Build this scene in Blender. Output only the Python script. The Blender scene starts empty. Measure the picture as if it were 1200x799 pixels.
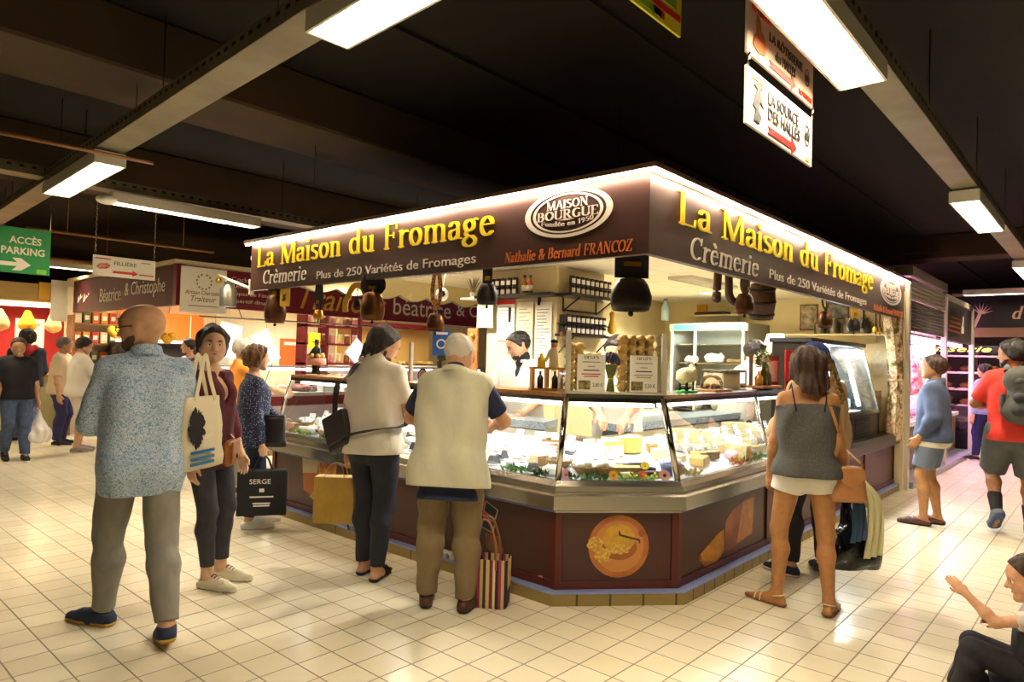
import bpy, math, random
import numpy as np
from mathutils import Vector, Matrix, Euler
random.seed(7)
rng = np.random.default_rng(11)
S = bpy.context.scene
COL = S.collection
PI = math.pi
# ------------------------------------------------------------------ camera, world, exposure
def cam_setup():
    yaw, pit, rol = (math.radians(a) for a in (41.7, 1.45, 1.55))
    f = Vector((math.cos(pit)*math.cos(yaw), math.cos(pit)*math.sin(yaw), math.sin(pit)))
    r = Vector((math.sin(yaw), -math.cos(yaw), 0)); u = r.cross(f)
    r2 = math.cos(rol)*r + math.sin(rol)*u; u2 = -math.sin(rol)*r + math.cos(rol)*u
    cd = bpy.data.cameras.new('camera'); cd.sensor_width = 36; cd.lens = 795/1200*36; cd.clip_start = .05
    c = bpy.data.objects.new('camera', cd); COL.objects.link(c)
    m = Matrix((r2, u2, -f)).transposed().to_4x4(); m.translation = (0, 0, 1.55)
    c.matrix_world = m; S.camera = c
cam_setup()
W = bpy.data.worlds.new('hall_ambience'); S.world = W; W.use_nodes = True
W.node_tree.nodes['Background'].inputs[0].default_value = (1, .82, .55, 1)
W.node_tree.nodes['Background'].inputs[1].default_value = 0.06
S.view_settings.view_transform = 'Standard'; S.view_settings.look = 'None'
S.view_settings.exposure = 1.3; S.view_settings.gamma = 1.0; S.view_settings.use_curve_mapping = False
LP_TUBE = 25        # ceiling fixture lamp power (W)
LP_CASE = 2.8         # lamp tube inside a glass case, per metre
LP_SPOT = 30        # downlights inside the stall
LED = 42            # rope light emission on the stall fascia
WARM = (1, .86, .63); NEUT = (1, .92, .78); COOL = (.86, .92, 1)

# ------------------------------------------------------------------ materials
def lin(h):
    if isinstance(h, str):
        h = h.lstrip('#'); c = [int(h[i:i+2], 16)/255 for i in (0, 2, 4)]
    else: c = [v/255 for v in h]
    return tuple((v/12.92 if v <= .04045 else ((v+.055)/1.055)**2.4) for v in c) + (1,)
MATS = {}
def mat(name, col, rough=.6, metal=0, emit=0, var=0, vs=8, bump=0, bs=40, col2=None, spec=None, stretch=None, coat=0, bd=.01):
    """plain principled surface; var mixes a noise between col and col2 (or a darker col); bump adds fine relief"""
    if name in MATS: return MATS[name]
    m = bpy.data.materials.new(name); m.use_nodes = True; nt = m.node_tree; n = nt.nodes; L = nt.links
    b = n['Principled BSDF']; c = lin(col)
    b.inputs['Base Color'].default_value = c; b.inputs['Roughness'].default_value = rough; b.inputs['Metallic'].default_value = metal
    if spec is not None: b.inputs['Specular IOR Level'].default_value = spec
    if coat: b.inputs['Coat Weight'].default_value = coat
    if emit:
        b.inputs['Emission Color'].default_value = c; b.inputs['Emission Strength'].default_value = emit
    if var or bump:
        tc = n.new('ShaderNodeTexCoord'); vec = tc.outputs['Object']
        if stretch:
            mp = n.new('ShaderNodeMapping'); mp.inputs['Scale'].default_value = stretch; L.new(vec, mp.inputs[0]); vec = mp.outputs[0]
    if var:
        t = n.new('ShaderNodeTexNoise'); t.inputs['Scale'].default_value = vs; t.inputs['Detail'].default_value = 4; L.new(vec, t.inputs['Vector'])
        r = n.new('ShaderNodeValToRGB'); c2 = lin(col2) if col2 else tuple(v*(1-var) for v in c[:3])+(1,)
        r.color_ramp.elements[0].position = .38; r.color_ramp.elements[1].position = .62
        r.color_ramp.elements[0].color = c2; r.color_ramp.elements[1].color = c
        L.new(t.outputs['Fac'], r.inputs[0]); L.new(r.outputs[0], b.inputs['Base Color'])
    if bump:
        t2 = n.new('ShaderNodeTexNoise'); t2.inputs['Scale'].default_value = bs; t2.inputs['Detail'].default_value = 3; L.new(vec, t2.inputs['Vector'])
        bp = n.new('ShaderNodeBump'); bp.inputs['Strength'].default_value = bump; bp.inputs['Distance'].default_value = bd
        L.new(t2.outputs['Fac'], bp.inputs['Height']); L.new(bp.outputs[0], b.inputs['Normal'])
    MATS[name] = m; return m
def node_mat(name, fn, rough=.6, metal=0):
    if name in MATS: return MATS[name]
    m = bpy.data.materials.new(name); m.use_nodes = True; nt = m.node_tree
    b = nt.nodes['Principled BSDF']; b.inputs['Roughness'].default_value = rough; b.inputs['Metallic'].default_value = metal
    fn(nt.nodes, nt.links, b); MATS[name] = m; return m
def ramp(n, L, src, stops, const=True):
    r = n.new('ShaderNodeValToRGB'); cr = r.color_ramp
    if const: cr.interpolation = 'CONSTANT'
    while len(cr.elements) < len(stops): cr.elements.new(.5)
    for e, (p, c) in zip(cr.elements, stops): e.position = p; e.color = lin(c)
    L.new(src, r.inputs[0]); return r.outputs[0]
def coord(n, L, scale=(1, 1, 1), rot=(0, 0, 0)):
    tc = n.new('ShaderNodeTexCoord'); mp = n.new('ShaderNodeMapping')
    mp.inputs['Scale'].default_value = scale; mp.inputs['Rotation'].default_value = rot
    L.new(tc.outputs['Object'], mp.inputs[0]); return mp.outputs[0]
def stripes(name, stops, scale, axis=0, rough=.7):
    def fn(n, L, b):
        v = coord(n, L, (scale,)*3); s = n.new('ShaderNodeSeparateXYZ'); L.new(v, s.inputs[0])
        f = n.new('ShaderNodeMath'); f.operation = 'FRACT'; L.new(s.outputs[axis], f.inputs[0])
        L.new(ramp(n, L, f.outputs[0], stops), b.inputs['Base Color'])
    return node_mat(name, fn, rough)
def tile_mat(name, c1, c2, mortar, size, off=(0, 0), rough=.3, mw=.004):
    def fn(n, L, b):
        tc = n.new('ShaderNodeTexCoord'); mp = n.new('ShaderNodeMapping'); mp.inputs['Location'].default_value = (off[0], off[1], 0)
        L.new(tc.outputs['Object'], mp.inputs[0])
        br = n.new('ShaderNodeTexBrick'); br.offset = 0; br.squash = 1
        br.inputs['Scale'].default_value = 1; br.inputs['Brick Width'].default_value = size[0]; br.inputs['Row Height'].default_value = size[1]
        br.inputs['Mortar Size'].default_value = mw; br.inputs['Mortar Smooth'].default_value = .3; br.inputs['Bias'].default_value = 0
        br.inputs['Color1'].default_value = lin(c1); br.inputs['Color2'].default_value = lin(c2); br.inputs['Mortar'].default_value = lin(mortar)
        L.new(mp.outputs[0], br.inputs['Vector'])
        no = n.new('ShaderNodeTexNoise'); no.inputs['Scale'].default_value = 1.7; no.inputs['Detail'].default_value = 5; L.new(mp.outputs[0], no.inputs['Vector'])
        mx = n.new('ShaderNodeMix'); mx.data_type = 'RGBA'; mx.blend_type = 'MULTIPLY'; mx.inputs[0].default_value = .22
        L.new(br.outputs['Color'], mx.inputs[6]); L.new(ramp(n, L, no.outputs['Fac'], [(.25, '#d6ccb4'), (.75, '#ffffff')], False), mx.inputs[7])
        L.new(mx.outputs[2], b.inputs['Base Color'])
        n2 = n.new('ShaderNodeTexNoise'); n2.inputs['Scale'].default_value = 9; L.new(mp.outputs[0], n2.inputs['Vector'])
        mr = n.new('ShaderNodeMapRange'); mr.inputs[1].default_value = .3; mr.inputs[2].default_value = .7; mr.inputs[3].default_value = rough-.02; mr.inputs[4].default_value = rough+.03
        L.new(n2.outputs['Fac'], mr.inputs[0])
        ad = n.new('ShaderNodeMath'); ad.operation = 'MULTIPLY_ADD'; ad.inputs[1].default_value = .4; L.new(br.outputs['Fac'], ad.inputs[0]); L.new(mr.outputs[0], ad.inputs[2])
        L.new(ad.outputs[0], b.inputs['Roughness'])
        bp = n.new('ShaderNodeBump'); bp.inputs['Strength'].default_value = .5; bp.inputs['Distance'].default_value = .003; bp.invert = True
        L.new(br.outputs['Fac'], bp.inputs['Height']); L.new(bp.outputs[0], b.inputs['Normal'])
    return node_mat(name, fn)
def glass_mat(name, tint=(1, 1, 1), refl=1.0, ior=1.45):
    if name in MATS: return MATS[name]
    m = bpy.data.materials.new(name); m.use_nodes = True; n = m.node_tree.nodes; L = m.node_tree.links; n.clear()
    o = n.new('ShaderNodeOutputMaterial'); mx = n.new('ShaderNodeMixShader'); t = n.new('ShaderNodeBsdfTransparent'); g = n.new('ShaderNodeBsdfGlossy')
    t.inputs[0].default_value = tint + (1,); g.inputs['Roughness'].default_value = .02
    fr = n.new('ShaderNodeFresnel'); fr.inputs[0].default_value = ior; mu = n.new('ShaderNodeMath'); mu.operation = 'MULTIPLY'; mu.inputs[1].default_value = refl
    L.new(fr.outputs[0], mu.inputs[0]); L.new(mu.outputs[0], mx.inputs[0]); L.new(t.outputs[0], mx.inputs[1]); L.new(g.outputs[0], mx.inputs[2]); L.new(mx.outputs[0], o.inputs[0])
    MATS[name] = m; return m

# ------------------------------------------------------------------ mesh builder
class MB:
    def __init__(s): s.v = []; s.f = []; s.sm = []
    def add(s, vs, fs, smooth=False):
        o = len(s.v); s.v += [tuple(v) for v in vs]; s.f += [tuple(i+o for i in f) for f in fs]; s.sm += [smooth]*len(fs); return s
    def box(s, c, d, rz=0, ch=0, M=None):
        """box with centre c and size d; ch bevels its vertical and horizontal edges"""
        hx, hy, hz = (x/2 for x in d); ch = min(ch, hx*.9, hy*.9, hz*.9)
        if ch <= 0:
            vs = [(x, y, z) for z in (-hz, hz) for x, y in ((-hx, -hy), (hx, -hy), (hx, hy), (-hx, hy))]
            fs = [(3, 2, 1, 0), (4, 5, 6, 7)] + [(i, (i+1) % 4, 4+(i+1) % 4, 4+i) for i in range(4)]
        else:
            def ring(e, z): 
                a, b2 = hx-e, hy-e; k = ch
                return [(a-k, -b2, z), (a, -b2+k, z), (a, b2-k, z), (a-k, b2, z), (-a+k, b2, z), (-a, b2-k, z), (-a, -b2+k, z), (-a+k, -b2, z)]
            vs = ring(ch*.7, -hz)+ring(0, -hz+ch)+ring(0, hz-ch)+ring(ch*.7, hz)
            fs = [tuple(range(7, -1, -1)), tuple(range(24, 32))]
            for r in range(3): fs += [(r*8+i, r*8+(i+1) % 8, r*8+8+(i+1) % 8, r*8+8+i) for i in range(8)]
        if M is None:
            cr, sr = math.cos(rz), math.sin(rz)
            vs = [(c[0]+x*cr-y*sr, c[1]+x*sr+y*cr, c[2]+z) for x, y, z in vs]
        else: vs = [tuple(Vector(c)+M@Vector(v)) for v in vs]
        return s.add(vs, fs)
    def loft(s, rings, closed=True, caps=True, smooth=True):
        n = len(rings[0]); vs = [v for r in rings for v in r]; fs = []
        for i in range(len(rings)-1):
            for j in range(n if closed else n-1):
                k = (j+1) % n; fs.append((i*n+j, i*n+k, (i+1)*n+k, (i+1)*n+j))
        if caps: fs += [tuple(range(n-1, -1, -1)), tuple((len(rings)-1)*n+j for j in range(n))]
        return s.add(vs, fs, smooth)
    def lathe(s, prof, c=(0, 0, 0), n=20, sx=1, sy=1, M=None):
        rings = [[(r*sx*math.cos(2*PI*j/n), r*sy*math.sin(2*PI*j/n), z) for j in range(n)] for r, z in prof]
        rings = [[tuple(Vector(c)+((M@Vector(v)) if M else Vector(v))) for v in r] for r in rings]
        return s.loft(rings)
    def tube(s, pts, r, n=8, caps=True, flat=None):
        """tube along pts; r number or list; flat=(w,h,up) gives a flat band"""
        P = [Vector(p) for p in pts]; rings = []; up = Vector((0, 0, 1))
        for i, p in enumerate(P):
            t = (P[min(i+1, len(P)-1)]-P[max(i-1, 0)]).normalized()
            ref = Vector(flat[2]) if flat else (up if abs(t.z) < .95 else Vector((1, 0, 0)))
            a = t.cross(ref)
            a = a.normalized() if a.length > 1e-6 else Vector((1, 0, 0)); b2 = a.cross(t).normalized()
            rr = r[i] if isinstance(r, (list, tuple)) else r
            if flat: w, h = flat[0]/2, flat[1]/2; rings.append([tuple(p+a*x*w+b2*y*h) for x, y in ((-1, -1), (1, -1), (1, 1), (-1, 1))])
            else: rings.append([tuple(p+a*rr*math.cos(2*PI*j/n)+b2*rr*math.sin(2*PI*j/n)) for j in range(n)])
        return s.loft(rings, True, caps, not flat)
    def ball(s, c, r, n=12, sc=(1, 1, 1), M=None):
        m = max(6, n//2+2); prof = [(max(r*math.sin(PI*i/m), 1e-4), -r*math.cos(PI*i/m)) for i in range(m+1)]
        rings = [[Vector((q*math.cos(2*PI*j/n)*sc[0], q*math.sin(2*PI*j/n)*sc[1], z*sc[2])) for j in range(n)] for q, z in prof]
        return s.loft([[tuple(Vector(c)+(M@v if M else v)) for v in rg] for rg in rings])
    def prism(s, poly, frame, t, smooth=False):
        """polygon of (u,v) in frame=(origin,u,v), thickness t along u x v towards the viewer"""
        o, u, v = (Vector(x) for x in frame); w = u.cross(v).normalized(); n = len(poly)
        a = [tuple(o+u*x+v*y) for x, y in poly]; b2 = [tuple(o+u*x+v*y+w*t) for x, y in poly]
        fs = [tuple(range(n-1, -1, -1)), tuple(range(n, 2*n))]+[(i, (i+1) % n, n+(i+1) % n, n+i) for i in range(n)]
        return s.add(a+b2, fs, smooth)
    def build(s, name, m, parent=None, loc=None):
        me = bpy.data.meshes.new(name); me.from_pydata(s.v, [], s.f)
        me.polygons.foreach_set('use_smooth', s.sm); me.materials.append(m); me.update()
        o = bpy.data.objects.new(name, me); COL.objects.link(o)
        if parent: o.parent = parent
        if loc: o.location = loc
        return o
def tag(o, label=None, cat=None, group=None, kind=None):
    if label: o['label'] = label
    if cat: o['category'] = cat
    if group: o['group'] = group
    if kind: o['kind'] = kind
    return o
def thing(name, label, cat, loc=(0, 0, 0), rz=0, group=None):
    o = bpy.data.objects.new(name, None); o.empty_display_size = .1; COL.objects.link(o)
    o.location = loc; o.rotation_euler = (0, 0, rz); return tag(o, label, cat, group)
def struct(o): o['kind'] = 'structure'; return o
def copy_tree(o, kids, loc=None, rz=None, label=None, parent=None):
    c = o.copy(); COL.objects.link(c); c.parent = parent
    if loc is not None: c.location = loc
    if rz is not None: c.rotation_euler = (0, 0, rz)
    if label: c['label'] = label
    for k, sub in kids: copy_tree(k, sub, parent=c)
    return c
def tree(o): return [(k, tree(k)) for k in o.children]
def circ(r, n=24, rx=1, ry=1, c=(0, 0), a0=0, a1=2*PI):
    return [(c[0]+r*rx*math.cos(a0+(a1-a0)*i/n), c[1]+r*ry*math.sin(a0+(a1-a0)*i/n)) for i in range(n)]
def ringpoly(mb, r1, r2, frame, t, n=40, rx=1, ry=1):
    """flat ring, inner radius r1, outer r2"""
    for i in range(n):
        a, b2 = 2*PI*i/n, 2*PI*(i+1)/n
        q = [(rx*r*math.cos(g), ry*r*math.sin(g)) for r, g in ((r1, a), (r2, a), (r2, b2), (r1, b2))]
        mb.prism(q, frame, t)
    return mb

# ------------------------------------------------------------------ lettering
def sans(body, frame, w, h, m, parent, name='lettering', t=.004, shear=0, bold=0):
    """built-in typeface scaled to w x h on a plane frame=(origin,u,v); origin is the lower left corner"""
    cu = bpy.data.curves.new('t', 'FONT'); cu.body = body; cu.size = 1; cu.extrude = .5; cu.shear = shear; cu.offset = bold; cu.resolution_u = 3
    ob = bpy.data.objects.new('t', cu); COL.objects.link(ob)
    dg = bpy.context.evaluated_depsgraph_get(); me = bpy.data.meshes.new_from_object(ob.evaluated_get(dg))
    bpy.data.objects.remove(ob); bpy.data.curves.remove(cu)
    n = len(me.vertices); co = np.zeros(n*3); me.vertices.foreach_get('co', co); co = co.reshape(-1, 3)
    lo, hi = co.min(0), co.max(0); sx = w/(hi[0]-lo[0]); sy = h/(hi[1]-lo[1])
    o, u, v = (np.array(x, float) for x in frame); wv = np.cross(u, v); wv /= np.linalg.norm(wv)
    co2 = o+np.outer((co[:, 0]-lo[0])*sx, u)+np.outer((co[:, 1]-lo[1])*sy, v)+np.outer((co[:, 2]+.5)*t, wv)
    me.vertices.foreach_set('co', co2.ravel()); me.update(); me.name = name; me.materials.clear(); me.materials.append(m)
    ob = bpy.data.objects.new(name, me); COL.objects.link(ob); ob.parent = parent; return ob
def hull(pts):
    P = sorted(set((round(x, 5), round(y, 5)) for x, y in pts))
    def half(Q):
        h = []
        for p in Q:
            while len(h) > 1 and (h[-1][0]-h[-2][0])*(p[1]-h[-2][1])-(h[-1][1]-h[-2][1])*(p[0]-h[-2][0]) <= 0: h.pop()
            h.append(p)
        return h
    a, b2 = half(P), half(P[::-1]); return a[:-1]+b2[:-1]
def ar(cx, cy, rx, ry, a0, a1, n=10): return [(cx+rx*math.cos(math.radians(a0+(a1-a0)*i/n)), cy+ry*math.sin(math.radians(a0+(a1-a0)*i/n))) for i in range(n+1)]
def sf(x, y, w=.07): return ('t', [(x-w, y), (x+w, y)])
XH, CH = .46, .70
def st(x, y0, y1, *serif): return [('k', [(x, y0), (x, y1)])]+[sf(*q) for q in serif]
G = {
 'L': (.50, st(.12, 0, CH, (.12, .015), (.12, CH-.015))+[('t', [(.1, .015), (.44, .015), (.46, .16)])]),
 'M': (.80, st(.68, 0, CH, (.68, .015), (.66, CH-.015, .05))+[('t', [(.12, 0), (.12, CH)]), sf(.12, .015), sf(.1, CH-.015, .05), ('k', [(.13, CH), (.39, .02)]), ('t', [(.39, .02), (.66, CH)])]),
 'F': (.50, st(.12, 0, CH, (.12, .015), (.12, CH-.015))+[('t', [(.1, CH-.015), (.44, CH-.015), (.45, CH-.14)]), ('t', [(.12, .37), (.34, .37)]), sf(.34, .37, .01), ('t', [(.35, .30), (.35, .44)])]),
 'C': (.58, [('k', ar(.34, .35, .24, .335, 50, 310, 16)), ('t', [(.50, .50), (.51, .69)])]),
 'N': (.68, [('t', [(.12, 0), (.12, CH)]), sf(.12, .015), sf(.1, CH-.015, .05), ('k', [(.12, CH), (.54, .02)]), ('t', [(.54, 0), (.54, CH)]), sf(.54, CH-.015)]),
 'B': (.56, st(.12, 0, CH, (.12, .015), (.12, CH-.015))+[('k', [(.14, CH-.02)]+ar(.28, .53, .13, .155, 90, -90)+[(.14, .375)]), ('k', [(.14, .375)]+ar(.30, .195, .15, .18, 90, -90)+[(.14, .015)])]),
 'R': (.60, st(.12, 0, CH, (.12, .015), (.12, CH-.015))+[('k', [(.14, CH-.02)]+ar(.28, .52, .14, .165, 90, -90)+[(.14, .355)]), ('k', [(.27, .35), (.50, .02)]), sf(.52, .015, .05)]),
 'A': (.62, [('t', [(.08, 0), (.32, CH)]), ('k', [(.32, CH), (.54, 0)]), ('t', [(.16, .24), (.46, .24)]), sf(.08, .015), sf(.54, .015)]),
 'O': (.66, [('k', ar(.33, .35, .25, .335, 0, 360, 22))]),
 'Z': (.54, [('t', [(.08, .54), (.09, CH-.02), (.46, CH-.02)]), ('k', [(.44, CH), (.09, .02)]), ('t', [(.07, .015), (.47, .015), (.48, .16)])]),
 'I': (.26, st(.13, 0, CH, (.13, .015), (.13, CH-.015))),
 'S': (.48, [('k', ar(.24, .53, .14, .155, 40, 200, 10)+[(.24, .37)]+ar(.24, .19, .16, .175, 60, -150, 12))]),
 'U': (.64, st(.12, .2, CH, (.12, CH-.015))+[('k', ar(.32, .2, .2, .19, 180, 360, 12)), ('t', [(.52, .2), (.52, CH)]), sf(.52, CH-.015)]),
 'G': (.62, [('k', ar(.34, .35, .24, .335, 50, 310, 16)), ('k', [(.50, .06), (.50, .30)]), sf(.50, .30, .07)]),
 'E': (.50, st(.12, 0, CH, (.12, .015), (.12, CH-.015))+[('t', [(.1, CH-.015), (.42, CH-.015), (.43, CH-.14)]), ('t', [(.12, .36), (.32, .36)]), ('t', [(.1, .015), (.44, .015), (.45, .14)])]),
 'a': (.42, st(.31, .03, .33)+[('k', [(.31, .33)]+ar(.20, .34, .11, .11, 0, 170, 8)), ('k', [(.31, .27), (.22, .25)]+ar(.18, .13, .1, .12, 90, 300, 10)+[(.31, .1)]), ('t', [(.31, .03), (.40, .02)])]),
 'i': (.25, st(.13, 0, XH, (.13, .015), (.10, XH-.015, .04))+[('k', ar(.125, .63, .015, .035, 0, 360, 8))]),
 's': (.36, [('k', ar(.18, .345, .1, .1, 40, 210, 8)+ar(.18, .125, .115, .11, 60, -150, 10))]),
 'o': (.46, [('k', ar(.23, .23, .155, .225, 0, 360, 18))]),
 'n': (.50, st(.12, 0, XH, (.12, .015), (.09, XH-.015, .04))+[('k', [(.13, .33)]+ar(.25, .34, .12, .11, 150, 0, 8)+[(.37, 0)]), sf(.37, .015)]),
 'm': (.74, st(.12, 0, XH, (.12, .015), (.09, XH-.015, .04))+[('k', [(.13, .33)]+ar(.25, .34, .12, .11, 150, 0, 8)+[(.37, 0)]), sf(.37, .015), ('k', [(.38, .33)]+ar(.50, .34, .12, .11, 150, 0, 8)+[(.62, 0)]), sf(.62, .015)]),
 'd': (.50, st(.36, 0, .74, (.40, .015, .04), (.33, .725, .04))+[('k', ar(.22, .23, .15, .225, 50, 310, 14))]),
 'u': (.50, st(.12, .14, XH, (.09, XH-.015, .04))+[('k', ar(.25, .13, .13, .12, 180, 330, 8)), ('k', [(.37, 0), (.37, XH)]), sf(.41, .015, .04), sf(.34, XH-.015, .04)]),
 'r': (.36, st(.12, 0, XH, (.12, .015), (.09, XH-.015, .04))+[('k', [(.13, .32), (.2, .42), (.27, .44), (.31, .41)])]),
 'g': (.46, [('k', ar(.21, .31, .12, .14, 0, 360, 14)), ('t', [(.30, .41), (.38, .46), (.42, .44)]), ('k', [(.15, .18), (.11, .11), (.16, .055), (.30, .04)]), ('k', ar(.22, -.09, .16, .12, 60, -240, 14))]),
 'e': (.43, [('k', [(.10, .27), (.36, .27)]+ar(.23, .27, .13, .18, 0, 90, 6)+ar(.23, .23, .15, .225, 90, 320, 12))]),
 't': (.32, st(.14, .06, .60)+[('k', ar(.22, .09, .08, .08, 180, 320, 6)), ('t', [(.05, XH-.02), (.28, XH-.02)])]),
 'h': (.50, st(.12, 0, .74, (.12, .015), (.09, .725, .04))+[('k', [(.13, .33)]+ar(.25, .34, .12, .11, 150, 0, 8)+[(.37, 0)]), sf(.37, .015)]),
 'l': (.25, st(.13, 0, .74, (.13, .015), (.10, .725, .04))),
 'p': (.50, st(.12, -.2, XH, (.12, -.19), (.09, XH-.015, .04))+[('k', ar(.25, .23, .15, .225, 130, -130, 14))]),
 '&': (.66, [('k', [(.58, .36), (.46, .1)]+ar(.27, .17, .17, .165, -40, -230, 10)+[(.36, .46)]+ar(.27, .56, .1, .12, -20, 200, 8)+[(.5, .02), (.6, .02)])]),
 '1': (.34, st(.17, 0, CH, (.17, .015))+[('t', [(.17, CH), (.07, .6)])]), '9': (.46, [('k', ar(.22, .5, .14, .18, 0, 360, 14)), ('k', [(.36, .5), (.34, .2), (.2, .01)])]),
 '5': (.46, [('t', [(.38, CH-.02), (.14, CH-.02)]), ('t', [(.14, CH), (.12, .42)]), ('k', [(.12, .42)]+ar(.22, .22, .16, .215, 110, -140, 12))]),
 '0': (.46, [('k', ar(.23, .35, .15, .335, 0, 360, 18))]), ' ': (.30, []),
}
G['è'] = (.43, G['e'][1]+[('k', [(.16, .68), (.25, .56)])]); G['é'] = (.43, G['e'][1]+[('k', [(.28, .68), (.19, .56)])])
def serif(body, frame, w, h, m, parent, name='lettering', t=.006, kw=.105, tw=.034, shear=0, arc=0):
    """condensed roman lettering drawn with a broad pen; h is the cap height, w the whole width"""
    if ' ' in body and not arc:      # every word is a part of its own
        tot = sum(G[c][0] for c in body); x = 0; ob = None; o, u, v = (Vector(q) for q in frame)
        for wd in body.split(' '):
            n = sum(G[c][0] for c in wd); ob = serif(wd, (o+u*(x*w/tot), u, v), w*n/tot, h, m, parent, name, t, kw, tw, shear); x += n+G[' '][0]
        return ob
    o, u, v = (Vector(x) for x in frame); mb = MB(); tot = sum(G[c][0] for c in body); sx = w/tot; sy = h/CH; x = 0; cnt = 0
    for c in body:
        adv, strokes = G[c]
        for kind, pts in strokes:
            a, b2 = (kw/2, tw/2) if kind == 'k' else (tw/2, tw/2)
            for p, q in zip(pts, pts[1:]):
                hp = hull([(g[0]+i*a, g[1]+j*b2) for g in (p, q) for i in (-1, 1) for j in (-1, 1)])
                P = []
                for X, Y in hp:
                    X2 = (x+X)*sx+Y*sy*shear; Y2 = Y*sy
                    if arc:
                        k = (X2-w/2)/(w/2); Y2 += arc*k*k
                    P.append((X2, Y2))
                mb.prism(P, (o, u, v), t+(cnt % 24)*.00009); cnt += 1
        x += adv
    return mb.build(name, m, parent)

# ------------------------------------------------------------------ smooth solid modelling (distance field -> quads)
def surfnet(F, org, h):
    s = F < 0; n = np.array(F.shape)
    c = sum(s[i:n[0]-1+i, j:n[1]-1+j, k:n[2]-1+k].astype(np.int8) for i in (0, 1) for j in (0, 1) for k in (0, 1))
    act = np.argwhere((c > 0) & (c < 8))
    if len(act) == 0: return np.zeros((0, 3)), np.zeros((0, 4), int)
    idx = np.full(c.shape, -1, np.int32); idx[tuple(act.T)] = np.arange(len(act))
    cor = [(i, j, k) for i in (0, 1) for j in (0, 1) for k in (0, 1)]
    val = {q: F[act[:, 0]+q[0], act[:, 1]+q[1], act[:, 2]+q[2]] for q in cor}
    acc = np.zeros((len(act), 3)); cnt = np.zeros(len(act))
    for a in cor:
        for ax in range(3):
            if a[ax]: continue
            b2 = list(a); b2[ax] = 1; b2 = tuple(b2); va, vb = val[a], val[b2]; x = (va < 0) != (vb < 0)
            t = np.where(x, va/np.where(x, va-vb, 1), 0)
            p = np.tile(np.array(a, float), (len(act), 1)); p[:, ax] += t; acc += p*x[:, None]; cnt += x
    V = (act+acc/cnt[:, None])*h+org; Q = []
    for ax in range(3):
        o1, o2 = [(1, 2), (2, 0), (0, 1)][ax]
        lo = [0]*3; sl = [slice(0, m) for m in n]; sl2 = [slice(0, m) for m in n]
        sl[ax] = slice(0, n[ax]-1); sl2[ax] = slice(1, n[ax])
        e = np.argwhere(s[tuple(sl)] != s[tuple(sl2)])
        e = e[(e[:, o1] > 0) & (e[:, o1] < n[o1]-1) & (e[:, o2] > 0) & (e[:, o2] < n[o2]-1)]
        if len(e) == 0: continue
        def at(d1, d2):
            q = e.copy(); q[:, o1] -= d1; q[:, o2] -= d2; return idx[q[:, 0], q[:, 1], q[:, 2]]
        quad = np.stack([at(1, 1), at(0, 1), at(0, 0), at(1, 0)], 1)
        ins = s[e[:, 0], e[:, 1], e[:, 2]]; quad[~ins] = quad[~ins][:, ::-1]; Q.append(quad)
    return V, np.concatenate(Q)
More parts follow.
